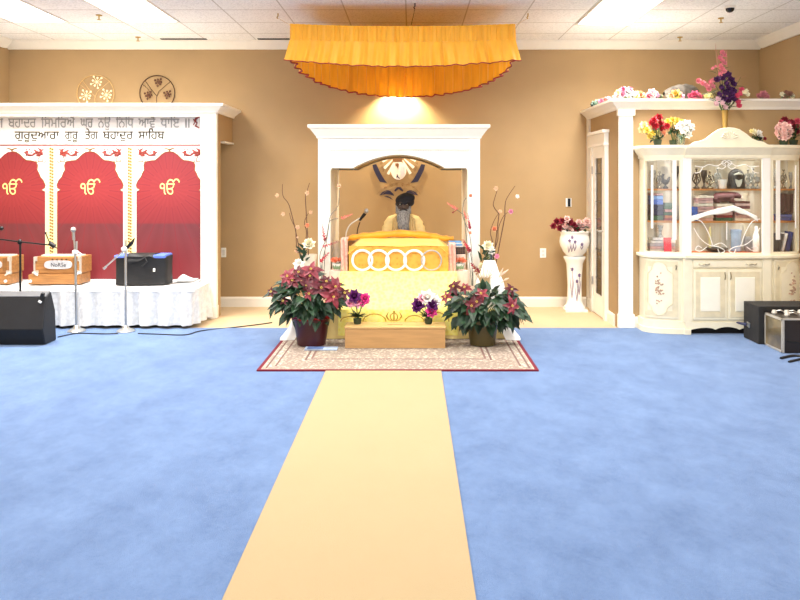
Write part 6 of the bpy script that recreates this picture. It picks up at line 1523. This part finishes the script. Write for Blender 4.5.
# top shelf ornaments
def ornament(px, lb, h, m, kind, Y=7.76, w_=0.04, name='ornament'):
    w_ *= 0.78; x = CX_(px, Y); t = thing(name, lb, 'ornament', (x, Y, zt_))
    build(MB().lathe([(w_ * 0.8, zt_), (w_ * 0.85, zt_ + 0.012), (w_ * 0.3, zt_ + 0.03), (w_ * 0.22, zt_ + 0.05)], (x, Y, 0), 14), 'base', m, t, smooth=True)
    b = MB()
    if kind == 'goblet': b.lathe([(w_ * 0.2, zt_ + 0.05), (w_ * 0.6, zt_ + h * 0.5), (w_ * 1.0, zt_ + h * 0.72), (w_ * 0.95, zt_ + h), (w_ * 0.85, zt_ + h), (0, zt_ + h * 0.6)], (x, Y, 0), 16)
    elif kind == 'scroll':
        for s in (-1, 1):
            b.tube(smooth_path([V(x, Y, zt_ + 0.04), V(x + s * w_, Y, zt_ + h * 0.45), V(x + s * w_ * 0.5, Y, zt_ + h * 0.8), V(x + s * w_ * 0.1, Y, zt_ + h * 0.65), V(x + s * w_ * 0.5, Y, zt_ + h * 0.55)], 5), 0.007, 6)
        b.tube([V(x, Y, zt_ + 0.04), V(x, Y, zt_ + h)], 0.006, 6); b.ball(V(x, Y, zt_ + h), 0.014, 8, 6); b.ring(V(x, Y, zt_ + h * 0.4), w_ * 0.6, 0.006, 'y', 18, 5)
    elif kind == 'bird':
        b.ball(V(x, Y, zt_ + h * 0.45), (w_, w_ * 0.6, w_ * 0.8), 12, 8); b.tube([V(x - w_ * 0.6, Y, zt_ + h * 0.5), V(x - w_ * 0.9, Y, zt_ + h * 0.8), V(x - w_ * 0.6, Y, zt_ + h)], [0.018, 0.012, 0.014], 8); b.tube([V(x + w_ * 0.6, Y, zt_ + h * 0.5), V(x + w_ * 1.2, Y, zt_ + h * 0.8)], [0.02, 0.008], 8)
    build(b, 'upper_body', m, t, smooth=True)
ornament(653, 'clear crystal goblet at the left end of the top shelf', 0.19, M_CRYST, 'goblet', 7.84)
ornament(659.5, 'silver scrollwork ornament beside the left crystal goblet', 0.17, M_SILVER, 'scroll', 7.81)
ornament(665.5, 'dark bird shaped ornament on the top shelf behind left curved glass', 0.15, M_DKORN, 'bird', 7.79, 0.045)
ornament(675.5, 'tall dark goblet beside the dark bird ornament', 0.23, M_DKORN, 'goblet', 7.75, 0.045)
ornament(696.5, 'dark silver scroll ornament at the left of the center shelf', 0.20, mat('dark_pewter', (84, 74, 66), 0.35, metal=0.6), 'scroll', 7.72, 0.05)
ornament(704, 'pewter goblet second from left in the center section', 0.19, mat('dark_pewter', (84, 74, 66), 0.35, metal=0.6), 'goblet', 7.74, 0.04)
ornament(710, 'silver scrollwork ornament third from left in the center section', 0.17, M_SILVER, 'scroll', 7.70, 0.055)
ornament(717.5, 'silver wire scroll ornament left of the white cup', 0.20, M_CRYST, 'scroll', 7.76, 0.045)
ornament(748, 'silver scroll ornament right of the black domed helmet', 0.19, M_CRYST, 'scroll', 7.72, 0.05)
ornament(753, 'white filigree scroll ornament near the right stile', 0.2, M_CRYST, 'scroll', 7.76, 0.055)
ornament(757.5, 'small crystal goblet beside the right stile', 0.12, M_CRYST, 'goblet', 7.70, 0.035)
ornament(775, 'crystal goblet behind the right curved glass', 0.2, M_CRYST, 'goblet', 7.76, 0.035)
ornament(783.5, 'silver scroll ornament behind the right curved glass', 0.19, M_SILVER, 'scroll', 7.8, 0.04)
ornament(791, 'crystal goblet at the right end of the top shelf', 0.17, M_CRYST, 'goblet', 7.84, 0.03)
cup_lathe('white_cup', 'plain white cup on the top shelf beside the black domed helmet', 'cup', 722.5, zt_, [(0.03, 0), (0.038, 0.01), (0.044, 0.09), (0.046, 0.095), (0.04, 0.095), (0, 0.03)], M_CER, 7.70)
hm_ = thing('domed_helmet', 'black domed helmet with pale crest in the center of the top shelf', 'helmet', (CX_(736, 7.74), 7.74, zt_))
x_ = CX_(736, 7.74)
build(MB().grid(lambda u, v: (x_ + (0.085 if v > 0.25 else 0.092) * math.cos(PI * (0.0 + 1.0 * u)) * (1 if v < 0.55 else math.cos((v - 0.55) / 0.45 * PI / 2)), 7.74 - 0.06 * math.sin(PI * u) * (1 if v < 0.55 else math.cos((v - 0.55) / 0.45 * PI / 2)), zt_ + (0.19 * v / 0.55 * 0.62 if v < 0.55 else 0.118 + 0.085 * math.sin((v - 0.55) / 0.45 * PI / 2))), 24, 16), 'shell', M_DKORN, hm_, smooth=True)
build(MB().xz([(x_ + a, zt_ + b) for a, b in ((-0.035, 0.10), (0, 0.085), (0.035, 0.10), (0.03, 0.06), (0.012, 0.02), (-0.012, 0.02), (-0.03, 0.06))], 7.672, 7.679), 'pale_crest', mat('pale_crest', (214, 214, 200), 0.5), hm_)
build(MB().tube([(x_ - 0.045, 7.684, zt_ + 0.142), (x_, 7.672, zt_ + 0.155), (x_ + 0.045, 7.684, zt_ + 0.142)], [0.006, 0.014, 0.006], 8), 'pale_band', mat('pale_crest', (214, 214, 200), 0.5), hm_)
# reclining maroon animal on the books
zA = z0 + 0.174
an = MB(); ax = lambda px: CX_(px, 7.76)
an.tube([V(ax(713), 7.77, zA + 0.035), V(ax(717), 7.77, zA + 0.06), V(ax(724), 7.77, zA + 0.066), V(ax(730), 7.77, zA + 0.07), V(ax(734), 7.77, zA + 0.085)], [0.034, 0.05, 0.052, 0.05, 0.034], 12)
an.tube([V(ax(733), 7.765, zA + 0.085), V(ax(737), 7.755, zA + 0.083), V(ax(740.5), 7.75, zA + 0.066)], [0.033, 0.032, 0.02], 10)
for px in (715, 731): 
    for s in (-0.03, 0.03): an.tube([V(ax(px), 7.77 + s, zA + 0.05), V(ax(px + 1), 7.77 + s, zA + 0.02), V(ax(px + 4), 7.765 + s, zA + 0.016)], [0.024, 0.018, 0.014], 8)
for s in (-0.018, 0.018): an.tube([V(ax(735), 7.757 + s, zA + 0.105), V(ax(734.2), 7.752 + s * 1.6, zA + 0.116)], [0.010, 0.004], 6)
an.tube([V(ax(713), 7.77, zA + 0.05), V(ax(711.5), 7.76, zA + 0.03), V(ax(712), 7.755, zA + 0.015)], [0.012, 0.008, 0.006], 6)
for v in an.v: v.z = max(v.z, zA + 0.001)
afig = thing('animal_figurine', 'maroon reclining animal figurine with pale muzzle lying on the middle stack of books', 'figurine', (ax(725), 7.77, zA))
remeshed(an, 'figurine_body', mat('maroon_cloth_figure', (78, 34, 38), 0.7, vary=0.15, scale=20), afig, 0.006, 3)
build(MB().ball(V(ax(741), 7.75, zA + 0.062), (0.014, 0.016, 0.014), 8, 6), 'pale_muzzle', mat('pale_muzzle', (226, 196, 180), 0.6), afig, smooth=True)
# white sashes spread in front of the books
sv = MB()
for s, e in ((-1, (690.5, 215.5)), (1, (757, 215.5))):
    p0 = W(733 - s * 0.25, 205.5, 7.665); p1 = W(e[0], e[1], 7.655)
    sv.grid(lambda u, v, p0=p0, p1=p1: tuple(p0 + (p1 - p0) * u + V(0, -0.006 * math.sin(u * 9) - 0.02 * v, -(0.05 + 0.012 * math.sin(u * 7)) * v + 0.006 * math.sin(u * 5))), 20, 5)
single(sv, 'draped_cloth', mat('white_sash_cloth', (250, 248, 246), 0.7, vary=0.02), 'white sash draped in a wide peak before the books on the middle shelf', 'cloth', smooth=True, solid=0.003)
# lowest shelf, center: runner, dark dish, blue vase
single(MB().box(CX_(694, 7.66), CX_(760, 7.66), 7.66, 7.82, 0.8125, 0.8165), 'shelf_runner', mat('vermilion_cloth', (224, 104, 52), 0.7, vary=0.15, scale=9), 'orange red cloth lining the lowest shelf of the center section', 'cloth')
cup_lathe('dark_dish', 'wide dark metal dish on the orange cloth of the lowest shelf', 'dish', 716.5, 0.817, [(0.05, 0), (0.09, 0.016), (0.115, 0.035), (0.112, 0.04), (0.06, 0.026), (0, 0.024)], mat('dark_metal_dish', (62, 54, 48), 0.35, metal=0.5), 7.76)
cup_lathe('blue_vase', 'tall pale blue cylindrical vase on the lowest shelf of the center section', 'vase', 736, 0.817, [(0.04, 0), (0.05, 0.01), (0.048, 0.14), (0.056, 0.22), (0.05, 0.225), (0.042, 0.14), (0, 0.02)], mat('pale_blue_glaze', (164, 184, 210), 0.2, vary=0.15, scale=6), 7.80)
cup_lathe('gold_bottle', 'slim golden bottle left on the lowest shelf of the center section', 'bottle', 710, 0.817, [(0.012, 0), (0.014, 0.02), (0.012, 0.2), (0.006, 0.25), (0, 0.25)], mat('pale_gold', (224, 210, 150), 0.35, metal=0.3), 7.86)
cup_lathe('white_bottle', 'white bottle beside the right stile on the lowest shelf', 'bottle', 756, 0.817, [(0.03, 0), (0.034, 0.02), (0.032, 0.16), (0.014, 0.22), (0.014, 0.26), (0, 0.26)], M_CER, 7.76)
cup_lathe('grey_jar', 'grey jar right of the pale blue vase on the lowest shelf', 'jar', 748, 0.817, [(0.03, 0), (0.042, 0.03), (0.044, 0.1), (0.03, 0.15), (0, 0.155)], mat('grey_glaze', (150, 148, 150), 0.3, vary=0.2), 7.80)
# right curved section
def standing(px, z, w_, h, col, lb, lean=0.0, Y=7.78, grp=None, d=0.1):
    x = CX_(px, Y); c = V(x + math.sin(lean) * h / 2, Y + d / 2, z + 0.006 + h / 2 * math.cos(lean) + abs(math.sin(lean)) * w_ / 2)
    R = ry(lean)
    single(MB().obox(c, (w_, d, h), R).obox(c + R @ V(0, -d / 2 - 0.001, h * 0.3), (w_ * 0.8, 0.003, h * 0.06), R), 'book', mat('cover_%d_%d_%d' % col, col, 0.5, vary=0.1, scale=20), lb, 'book', grp, bevel=0.002)
g2 = 'books behind the right curved glass'
for i in range(4): standing(781.5 + i * 3.6, z0 + 0.066, 0.033, 0.20, (62, 30, 36), ('dark maroon book standing ' + ORD[i] + ' from the left behind right curved glass'), 0.0, 7.8, g2)
bk_(775, 791.5, z0, 0.03, (60, 76, 150), 'blue book lying at the bottom under the standing maroon books', 7.77, 0.13, g2); bk_(776, 792, z0 + 0.032, 0.032, (84, 96, 160), 'blue book lying directly under the standing maroon books', 7.77, 0.13, g2)
single(MB().box(CX_(769.5, 7.72), CX_(774, 7.72), 7.72, 7.78, z0, z0 + 0.055), 'red_box', mat('brick_red_card', (206, 82, 62), 0.5), 'small brick red box beside the stile on the middle shelf', 'box', bevel=0.003)
for i in range(3): standing(772 + i * 3.4, zl, 0.030, 0.185, (58, 56, 60), ('charcoal book leaning right, ' + ORD[i] + ' from the left, on the lowest shelf'), 0.22, 7.75, g2)
standing(782.5, zl, 0.028, 0.19, (232, 228, 222), 'white book leaning right between charcoal books and blue binder', 0.24, 7.76, g2)
standing(787.5, zl, 0.04, 0.20, (40, 58, 128), 'royal blue binder leaning right at the end of the lowest shelf', 0.2, 7.79, g2)
standing(791.5, zl, 0.02, 0.15, (34, 34, 44), 'black book standing upright beyond the blue binder', 0.05, 7.82, g2)

# ---- flowers standing on the cabinet and on the closet ledge
zk = 1.901; M_RB = mat('bright_red_petals', (206, 42, 56), 0.6, vary=0.2, scale=30); M_YB = mat('lemon_petals', (252, 222, 104), 0.6, vary=0.1, scale=30); M_YC = mat('pale_yellow_petals', (252, 238, 170), 0.6, vary=0.06)
def pot_under(t, x, y, z, r, h, m): build(MB().lathe([(r * 0.7, z), (r * 0.8, z + 0.005), (r, z + h), (r * 0.9, z + h), (0, z + h * 0.6)], (x, y, 0), 16), 'pot', m, t, smooth=True)
Yv = 7.72
def on_cab(lb, px, heads, seed, leaf_n=26, potm=None, Y=7.72, pr=0.045, ph=0.06):
    c = V(CX_(px, Y), Y, zk)
    t = arrangement('flower_bouquet', lb, c, [(W(a, b, Y - 0.04 + 0.05 * ((i * 7) % 3) / 2), r, m) for i, (a, b, r, m) in enumerate(heads)], leaf_n, 0.06, seed)
    pot_under(t, c.x, c.y, zk, pr, ph, potm or mat('dark_green_cup', (40, 56, 34), 0.5)); return t
on_cab('bouquet of bright red and lemon yellow flowers at the left end of the cabinet top', 657.5, [(654, 120, 0.036, M_RB), (659, 117.5, 0.036, M_RB), (660.5, 124, 0.04, M_RB), (655.5, 126, 0.036, M_RB), (667, 126, 0.034, M_RB), (662.5, 129, 0.034, M_RB), (651.5, 123, 0.03, M_RB), (644, 125, 0.036, M_YC), (641.5, 129.5, 0.034, M_YC), (647, 130, 0.036, M_YB), (652.5, 133, 0.036, M_YB), (658, 133, 0.034, M_YC), (650, 136, 0.03, M_YB), (664, 133, 0.028, M_BLOSP)], 11)
on_cab('spray of lemon yellow flowers between the red bouquet and white blooms', 673.5, [(668, 121, 0.028, M_YB), (672.5, 120, 0.03, M_YB), (677, 120.5, 0.03, M_YB), (681.5, 121.5, 0.026, M_YB), (670, 124, 0.024, M_YB), (676, 124.5, 0.024, M_YC)], 12, 22, Y=7.84)
on_cab('cluster of white silk blooms in a glass cup on the cabinet top', 680.5, [(682, 124, 0.034, mw), (687, 124, 0.042, mw), (689.5, 129, 0.042, mw), (684, 129.5, 0.045, mw), (688, 134.5, 0.038, mw), (678.5, 126.5, 0.03, mw), (692, 126, 0.026, mw)], 13, 8, glass_mat('clear_vase_glass', (226, 238, 232), 0.1), Y=7.69, pr=0.05, ph=0.10)
on_cab('small white flowers with dark leaves behind the right shoulder of the crest', 759, [(754.5, 131.5, 0.03, mat('cream_petals', (246, 238, 206), 0.6)), (759.5, 133, 0.032, mw), (761, 137, 0.026, mw), (751.5, 131, 0.02, M_YC), (765, 138.5, 0.018, M_DRED)], 14, 16, Y=7.74, ph=0.04)
on_cab('pale pink hydrangea ball near the right end of the cabinet top', 783.5, [(783.5 + 5.0 * math.cos(a) * q, 131 + 5.0 * math.sin(a) * q, 0.03, mat('shell_pink_petals', (250, 208, 196), 0.6, vary=0.05)) for q, k in ((0.2, 2), (0.85, 5), (1.35, 9)) for a in [2 * PI * i / k for i in range(k)]], 15, 14, Y=7.70, ph=0.05)
on_cab('dark red roses behind the pale pink hydrangea on the cabinet', 793.5, [(785, 119.5, 0.034, M_DRED), (791.5, 122, 0.034, M_DRED), (795.5, 126, 0.036, M_DRED), (788.5, 124, 0.032, mat('rosy_petals', (208, 84, 104), 0.6)), (797.5, 121, 0.034, mat('rosy_petals', (208, 84, 104), 0.6)), (797, 131, 0.034, M_DRED), (781.5, 121.5, 0.022, mat('rosy_petals', (208, 84, 104), 0.6))], 16, 30, Y=7.82)
# tall arrangement in a slim golden vase behind the crest
TX, TY = CX_(725, 7.76), 7.76
ta = thing('tall_flower_vase', 'slim golden vase of purple, pink and white silk flowers rising behind the crest', 'flowers', (TX, TY, zk))
build(MB().lathe([(0.05, zk), (0.052, zk + 0.01), (0.026, zk + 0.04), (0.024, zk + 0.2), (0.03, zk + 0.34), (0.034, zk + 0.36), (0.028, zk + 0.36), (0.02, zk + 0.2), (0, zk + 0.05)], (TX, TY, 0), 18), 'vase', mat('antique_gold', (176, 142, 74), 0.35, metal=0.4), ta, smooth=True)
M_PUR = mat('purple_petals', (92, 44, 100), 0.6, vary=0.25, scale=30); M_PKF = mat('soft_pink_petals', (240, 150, 160), 0.6, vary=0.15, scale=30)
st = MB(); lf = MB(); rg = random.Random(21)
stems = [(719, 50), (724, 58), (716, 66), (700, 82), (706, 84), (712, 78), (732, 79), (741, 77), (738, 95), (746, 93), (726, 90), (711, 98), (720, 100), (731, 104)]
for a, b in stems: st.tube([V(TX, TY, zk + 0.3), (V(TX, TY, zk + 0.42) + W(a, b, TY)) / 2, W(a, b, TY)], [0.004, 0.003, 0.002], 5)
for i in range(70):
    a, b = rg.choice(stems); f = rg.uniform(0.25, 0.85); p = V(TX, TY, zk + 0.34) * (1 - f) + W(a, b, TY) * f
    lf.leaf(p, (rg.uniform(-1, 1), rg.uniform(-0.8, 0.1), rg.uniform(-0.2, 1)), (0, -0.5, 0.8), rg.uniform(0.05, 0.11), 0.022, droop=0.3)
build(st, 'stem', M_GSTEM, ta); build(lf, 'foliage', mat('olive_leaf', (92, 100, 66), 0.6, vary=0.2), ta)
def fl(a, b, s, m, nm='flower'): build(petals(MB(), W(a, b, TY - 0.03 - 0.03 * rg.random()), s * 1.25, (rg.uniform(-0.5, 0.5), -1, rg.uniform(0, 0.6)), 6, 2, rg), nm, m, ta)
for i in range(9): fl(722 + 2.2 * math.sin(i * 2.1), 52.5 + i * 2.7, 0.026, M_PKF)
for a, b in ((713, 68), (715.5, 66.5), (711.8, 69)): fl(a, b, 0.014, M_PKF)
for a, b in ((698.5, 81), (703, 83.5), (706.5, 86), (710, 82), (712.5, 86.5), (709, 89), (714, 80.5)): fl(a, b, 0.027, M_PKF)
for a, b in ((717, 80), (728, 75), (731, 80), (733, 84), (726, 84), (722, 78), (729, 89), (731.5, 95), (725, 93), (728, 100), (733, 91), (721, 88), (734, 99), (724, 99), (719, 95)): fl(a, b, 0.034, M_PUR)
for a, b in ((718, 99), (722, 103), (716, 104), (725, 107)): fl(a, b, 0.028, mat('pale_mauve_petals', (236, 202, 206), 0.6))
for a, b in ((737, 96), (740, 94), (738, 102), (739, 106), (741.5, 90)): fl(a, b, 0.027, mat('deep_pink_petals', (222, 88, 116), 0.6))
for a, b in ((744, 92.5), (747.5, 94.5), (746, 91)): fl(a, b, 0.022, M_CRM)
for a, b in ((708, 97), (706, 96.5)): fl(a, b, 0.022, M_YC)
build(MB().tube([W(719.5, 80, TY), W(717, 60, TY), W(715.2, 43.5, TY)], [0.004, 0.003, 0.001], 5).tube([W(727, 68, TY), W(726.5, 50, TY)], [0.006, 0.005], 5).tube([W(733, 82, TY), W(741, 75.5, TY)], [0.002, 0.001], 4).tube([W(735, 80, TY), W(746, 75.8, TY)], [0.002, 0.001], 4), 'tall_reed', mat('pink_tan_reed', (196, 132, 112), 0.6), ta)
# silk flowers laid along the closet ledge
zL = 2.391
def ledge(lb, px, Y, heads, seed, nm='silk_flower', leaf_n=6):
    p = V(WX(px, Y), Y, zL)
    arrangement(nm, lb, p, [(V(WX(a, Y), Y - 0.01, zL + dz), r, m) for a, dz, r, m in heads], leaf_n, 0.05, seed, group='silk flowers along the closet ledge', n=7, leafm=mat('dusty_leaf', (120, 128, 92), 0.6))
LP, HP, OR = mat('light_pink_petals', (248, 176, 200), 0.6), mat('hot_pink_petals', (226, 110, 140), 0.6, vary=0.1), mat('peachy_petals', (248, 186, 140), 0.6, vary=0.1)
ledge('bluish green silk leaf cluster nearest the back wall on the closet ledge', 596, 8.75, [(595, 0.035, 0.04, mat('sea_green_petals', (150, 176, 158), 0.6)), (598, 0.06, 0.035, mat('sea_green_petals', (150, 176, 158), 0.6)), (592.5, 0.03, 0.025, M_DKORN)], 31)
ledge('coral silk flowers second from the back wall on the closet ledge', 604.5, 8.4, [(601, 0.03, 0.03, HP), (605, 0.04, 0.035, mat('coral_petals', (226, 130, 112), 0.6)), (608.5, 0.05, 0.036, LP)], 32)
ledge('white and pink silk flowers on the ledge over the corner post', 626.5, 7.90, [(617, 0.03, 0.04, M_BLUSH), (622, 0.06, 0.045, LP), (627, 0.075, 0.05, mw), (623, 0.10, 0.03, HP), (629.5, 0.10, 0.028, HP), (632.5, 0.05, 0.045, mw), (618, 0.065, 0.03, M_YC)], 33)
ledge('peach and yellow silk flowers just right of the corner post', 640, 7.90, [(636, 0.035, 0.04, M_YC), (640, 0.045, 0.04, OR), (643, 0.03, 0.032, OR)], 34)
ledge('pink and white silk lotus on the ledge above the red bouquet', 652, 7.90, [(648.5, 0.03, 0.036, HP), (652, 0.05, 0.05, mw), (656, 0.035, 0.04, LP), (652, 0.075, 0.03, LP), (659.5, 0.03, 0.028, mat('dusty_leaf', (120, 128, 92), 0.6))], 35)
ledge('yellow and peach silk lotus on the ledge below the stone bundle', 675, 7.90, [(671, 0.03, 0.036, OR), (675.5, 0.045, 0.05, M_YB), (680, 0.03, 0.036, LP), (675, 0.07, 0.03, OR)], 36)
ledge('rose pink silk flower on the ledge left of the tall vase', 694.5, 7.90, [(690.5, 0.025, 0.036, HP), (694.5, 0.04, 0.045, HP), (698.5, 0.025, 0.034, mat('rosy_petals', (208, 84, 104), 0.6))], 37)
ledge('small pale cream silk flowers on the ledge beside the tall vase', 709, 7.90, [(707, 0.03, 0.03, M_CRM), (710.5, 0.04, 0.03, M_YC)], 38)
ledge('dusky pink silk flower on the ledge right of the tall vase', 762.5, 7.90, [(759, 0.03, 0.034, mat('dusky_pink_petals', (206, 130, 136), 0.6)), (763, 0.045, 0.04, mat('dusky_pink_petals', (206, 130, 136), 0.6)), (766.5, 0.03, 0.03, mat('dusky_pink_petals', (206, 130, 136), 0.6))], 39)
ledge('dried cream and brown flowers at the far right of the ledge', 786, 7.90, [(782, 0.05, 0.026, M_CRM), (786, 0.06, 0.03, mat('dried_brown_petals', (170, 120, 100), 0.6)), (790, 0.05, 0.03, mat('dried_brown_petals', (170, 120, 100), 0.6)), (784, 0.03, 0.03, mat('dried_brown_petals', (170, 120, 100), 0.6)), (792, 0.03, 0.025, M_CRM)], 40, leaf_n=14)
# grey draped bundle lying on the ledge
Yg = 8.12
gbm = MB()
def gb_(u, v):
    a = 2 * PI * u; x0, x1 = WX(664, Yg), WX(698, Yg); t_ = v
    r = 0.105 * math.sin(PI * min(0.985, max(0.015, t_ * 0.97 + 0.015))) ** 0.45 * (1.0 + 0.25 * noise.noise(Vector((t_ * 5, math.cos(a), math.sin(a)))))
    return (x0 + (x1 - x0) * t_, Yg + r * math.cos(a), max(zL + 0.002, zL + 0.085 + r * math.sin(a) * (0.75 + 0.4 * t_)))
single(gbm.grid(gb_, 20, 26), 'stone_bundle', mat('grey_slate_cloth', (98, 90, 80), 0.8, vary=0.2, scale=12, bump=0.4, bscale=20), 'dark grey stone-like bundle lying on the closet ledge behind the flowers', 'bundle', smooth=True)

# ---- black amplifier cases at the right edge
def Gq(px, py): Y = F * (H - 0.009) / (py - CY); return V(WX(px, Y), Y, 0.009)
sp1 = thing('speaker_cabinet', 'black speaker cabinet with steel corner clasp standing beside the china cabinet', 'speaker', (3.65, 7.3, 0.009))
bxa, bxb, bya, byb, bh = 3.25, 4.02, 7.125, 7.45, 0.365
build(MB().box(bxa, bxb, bya, byb, 0.009, bh), 'cabinet', mat('black_carpet_cover', (38, 36, 34), 0.8, vary=0.15, bump=0.4, bscale=260), sp1, bevel=0.006)
cl_ = build(MB().obox((bxa - 0.006, 7.33, 0.155), (0.012, 0.06, 0.045), rx(0.2)), 'clasp_plate', M_CHROME, sp1, bevel=0.004)
build(MB().tube([(bxa - 0.012, 7.36, 0.15), (bxa - 0.07, 7.40, 0.16), (bxa - 0.08, 7.42, 0.16)], [0.014, 0.012, 0.007], 8), 'jack_plug', mat('navy_plug', (30, 34, 70), 0.4), cl_, smooth=True)
build(MB().box(bxa + 0.06, bxb - 0.03, bya - 0.006, bya, 0.04, bh - 0.03), 'grille', mat('black_grille', (22, 20, 20), 0.7, bump=0.6, bscale=500), sp1)
sp2 = thing('equipment_rack', 'black equipment case with silver edged glossy side and cables on top at the right edge', 'equipment case', (3.65, 6.98, 0.009))
rxa, rxb, rya, ryb, rh = 3.30, 3.98, 6.76, 7.10, 0.315
build(MB().box(rxa, rxb, rya, ryb, 0.012, rh), 'case', mat('dark_brown_laminate', (40, 32, 28), 0.35, vary=0.2, scale=6), sp2, bevel=0.003)
build(MB().box(rxa - 0.004, rxa - 0.0005, rya + 0.018, ryb - 0.018, 0.03, rh - 0.02), 'glossy_side', mat('tan_reflection_panel', (150, 132, 98), 0.15, spec=0.8, metal=0.2, vary=0.3, scale=3), sp2)  # tan base colour paints the china cabinet's reflection into the side
ed = MB()
for (y0, y1, z0_, z1_) in ((rya - 0.002, rya + 0.018, 0.012, rh), (ryb - 0.018, ryb, 0.012, rh), (rya, ryb, 0.012, 0.03), (rya, ryb, rh - 0.02, rh)): ed.box(rxa - 0.007, rxa + 0.012, y0, y1, z0_, z1_)
ed.box(rxa, rxb, rya - 0.003, rya + 0.012, rh - 0.012, rh + 0.003)
build(ed, 'silver_edging', mat('aluminium_edge', (206, 200, 188), 0.4, metal=0.5), sp2)
for i, (x, y) in enumerate(((3.36, 7.05), (3.47, 7.04), (3.60, 7.05), (3.42, 6.93), (3.56, 6.92), (3.7, 6.95))):
    build(MB().lathe([(0.024, rh), (0.026, rh + 0.004), (0.018, rh + 0.03), (0.0, rh + 0.032)], (x, y, 0), 12).tube([(x, y, rh + 0.02), (x + 0.05, y - 0.02, rh + 0.03), (x + 0.09, y, rh + 0.012)], 0.006, 6), 'connector', mat('pale_connector', (214, 208, 196), 0.4, metal=0.3), sp2, smooth=True)
build(MB().tube([(rxa + 0.02, rya - 0.004, 0.12), (rxa + 0.2, rya - 0.012, 0.10), (rxb - 0.02, rya - 0.006, 0.12)], 0.005, 6), 'front_cable', M_BLACK, sp2)
cable(smooth_path([Gp(781, 358.5), Gp(788, 356.8), Gp(795, 356), Gp(803, 357), Gp(815, 361)]), 'black cable lying on the blue carpet right below the equipment case', 0.014)
cable(smooth_path([Gp(789, 362), Gp(796, 360.3), Gp(804, 359.4), Gp(812, 363)]), 'second thick black cable nearest the camera below the equipment case', 0.012)

# added fill lights that brighten the cabinet's inside, not real fittings
for z in (1.755, SHZ[1] - 0.02, SHZ[0] - 0.02):
    area(CC, 7.70, z, 1.25, 0.03, 3.8, nm='cabinet_fill_light')
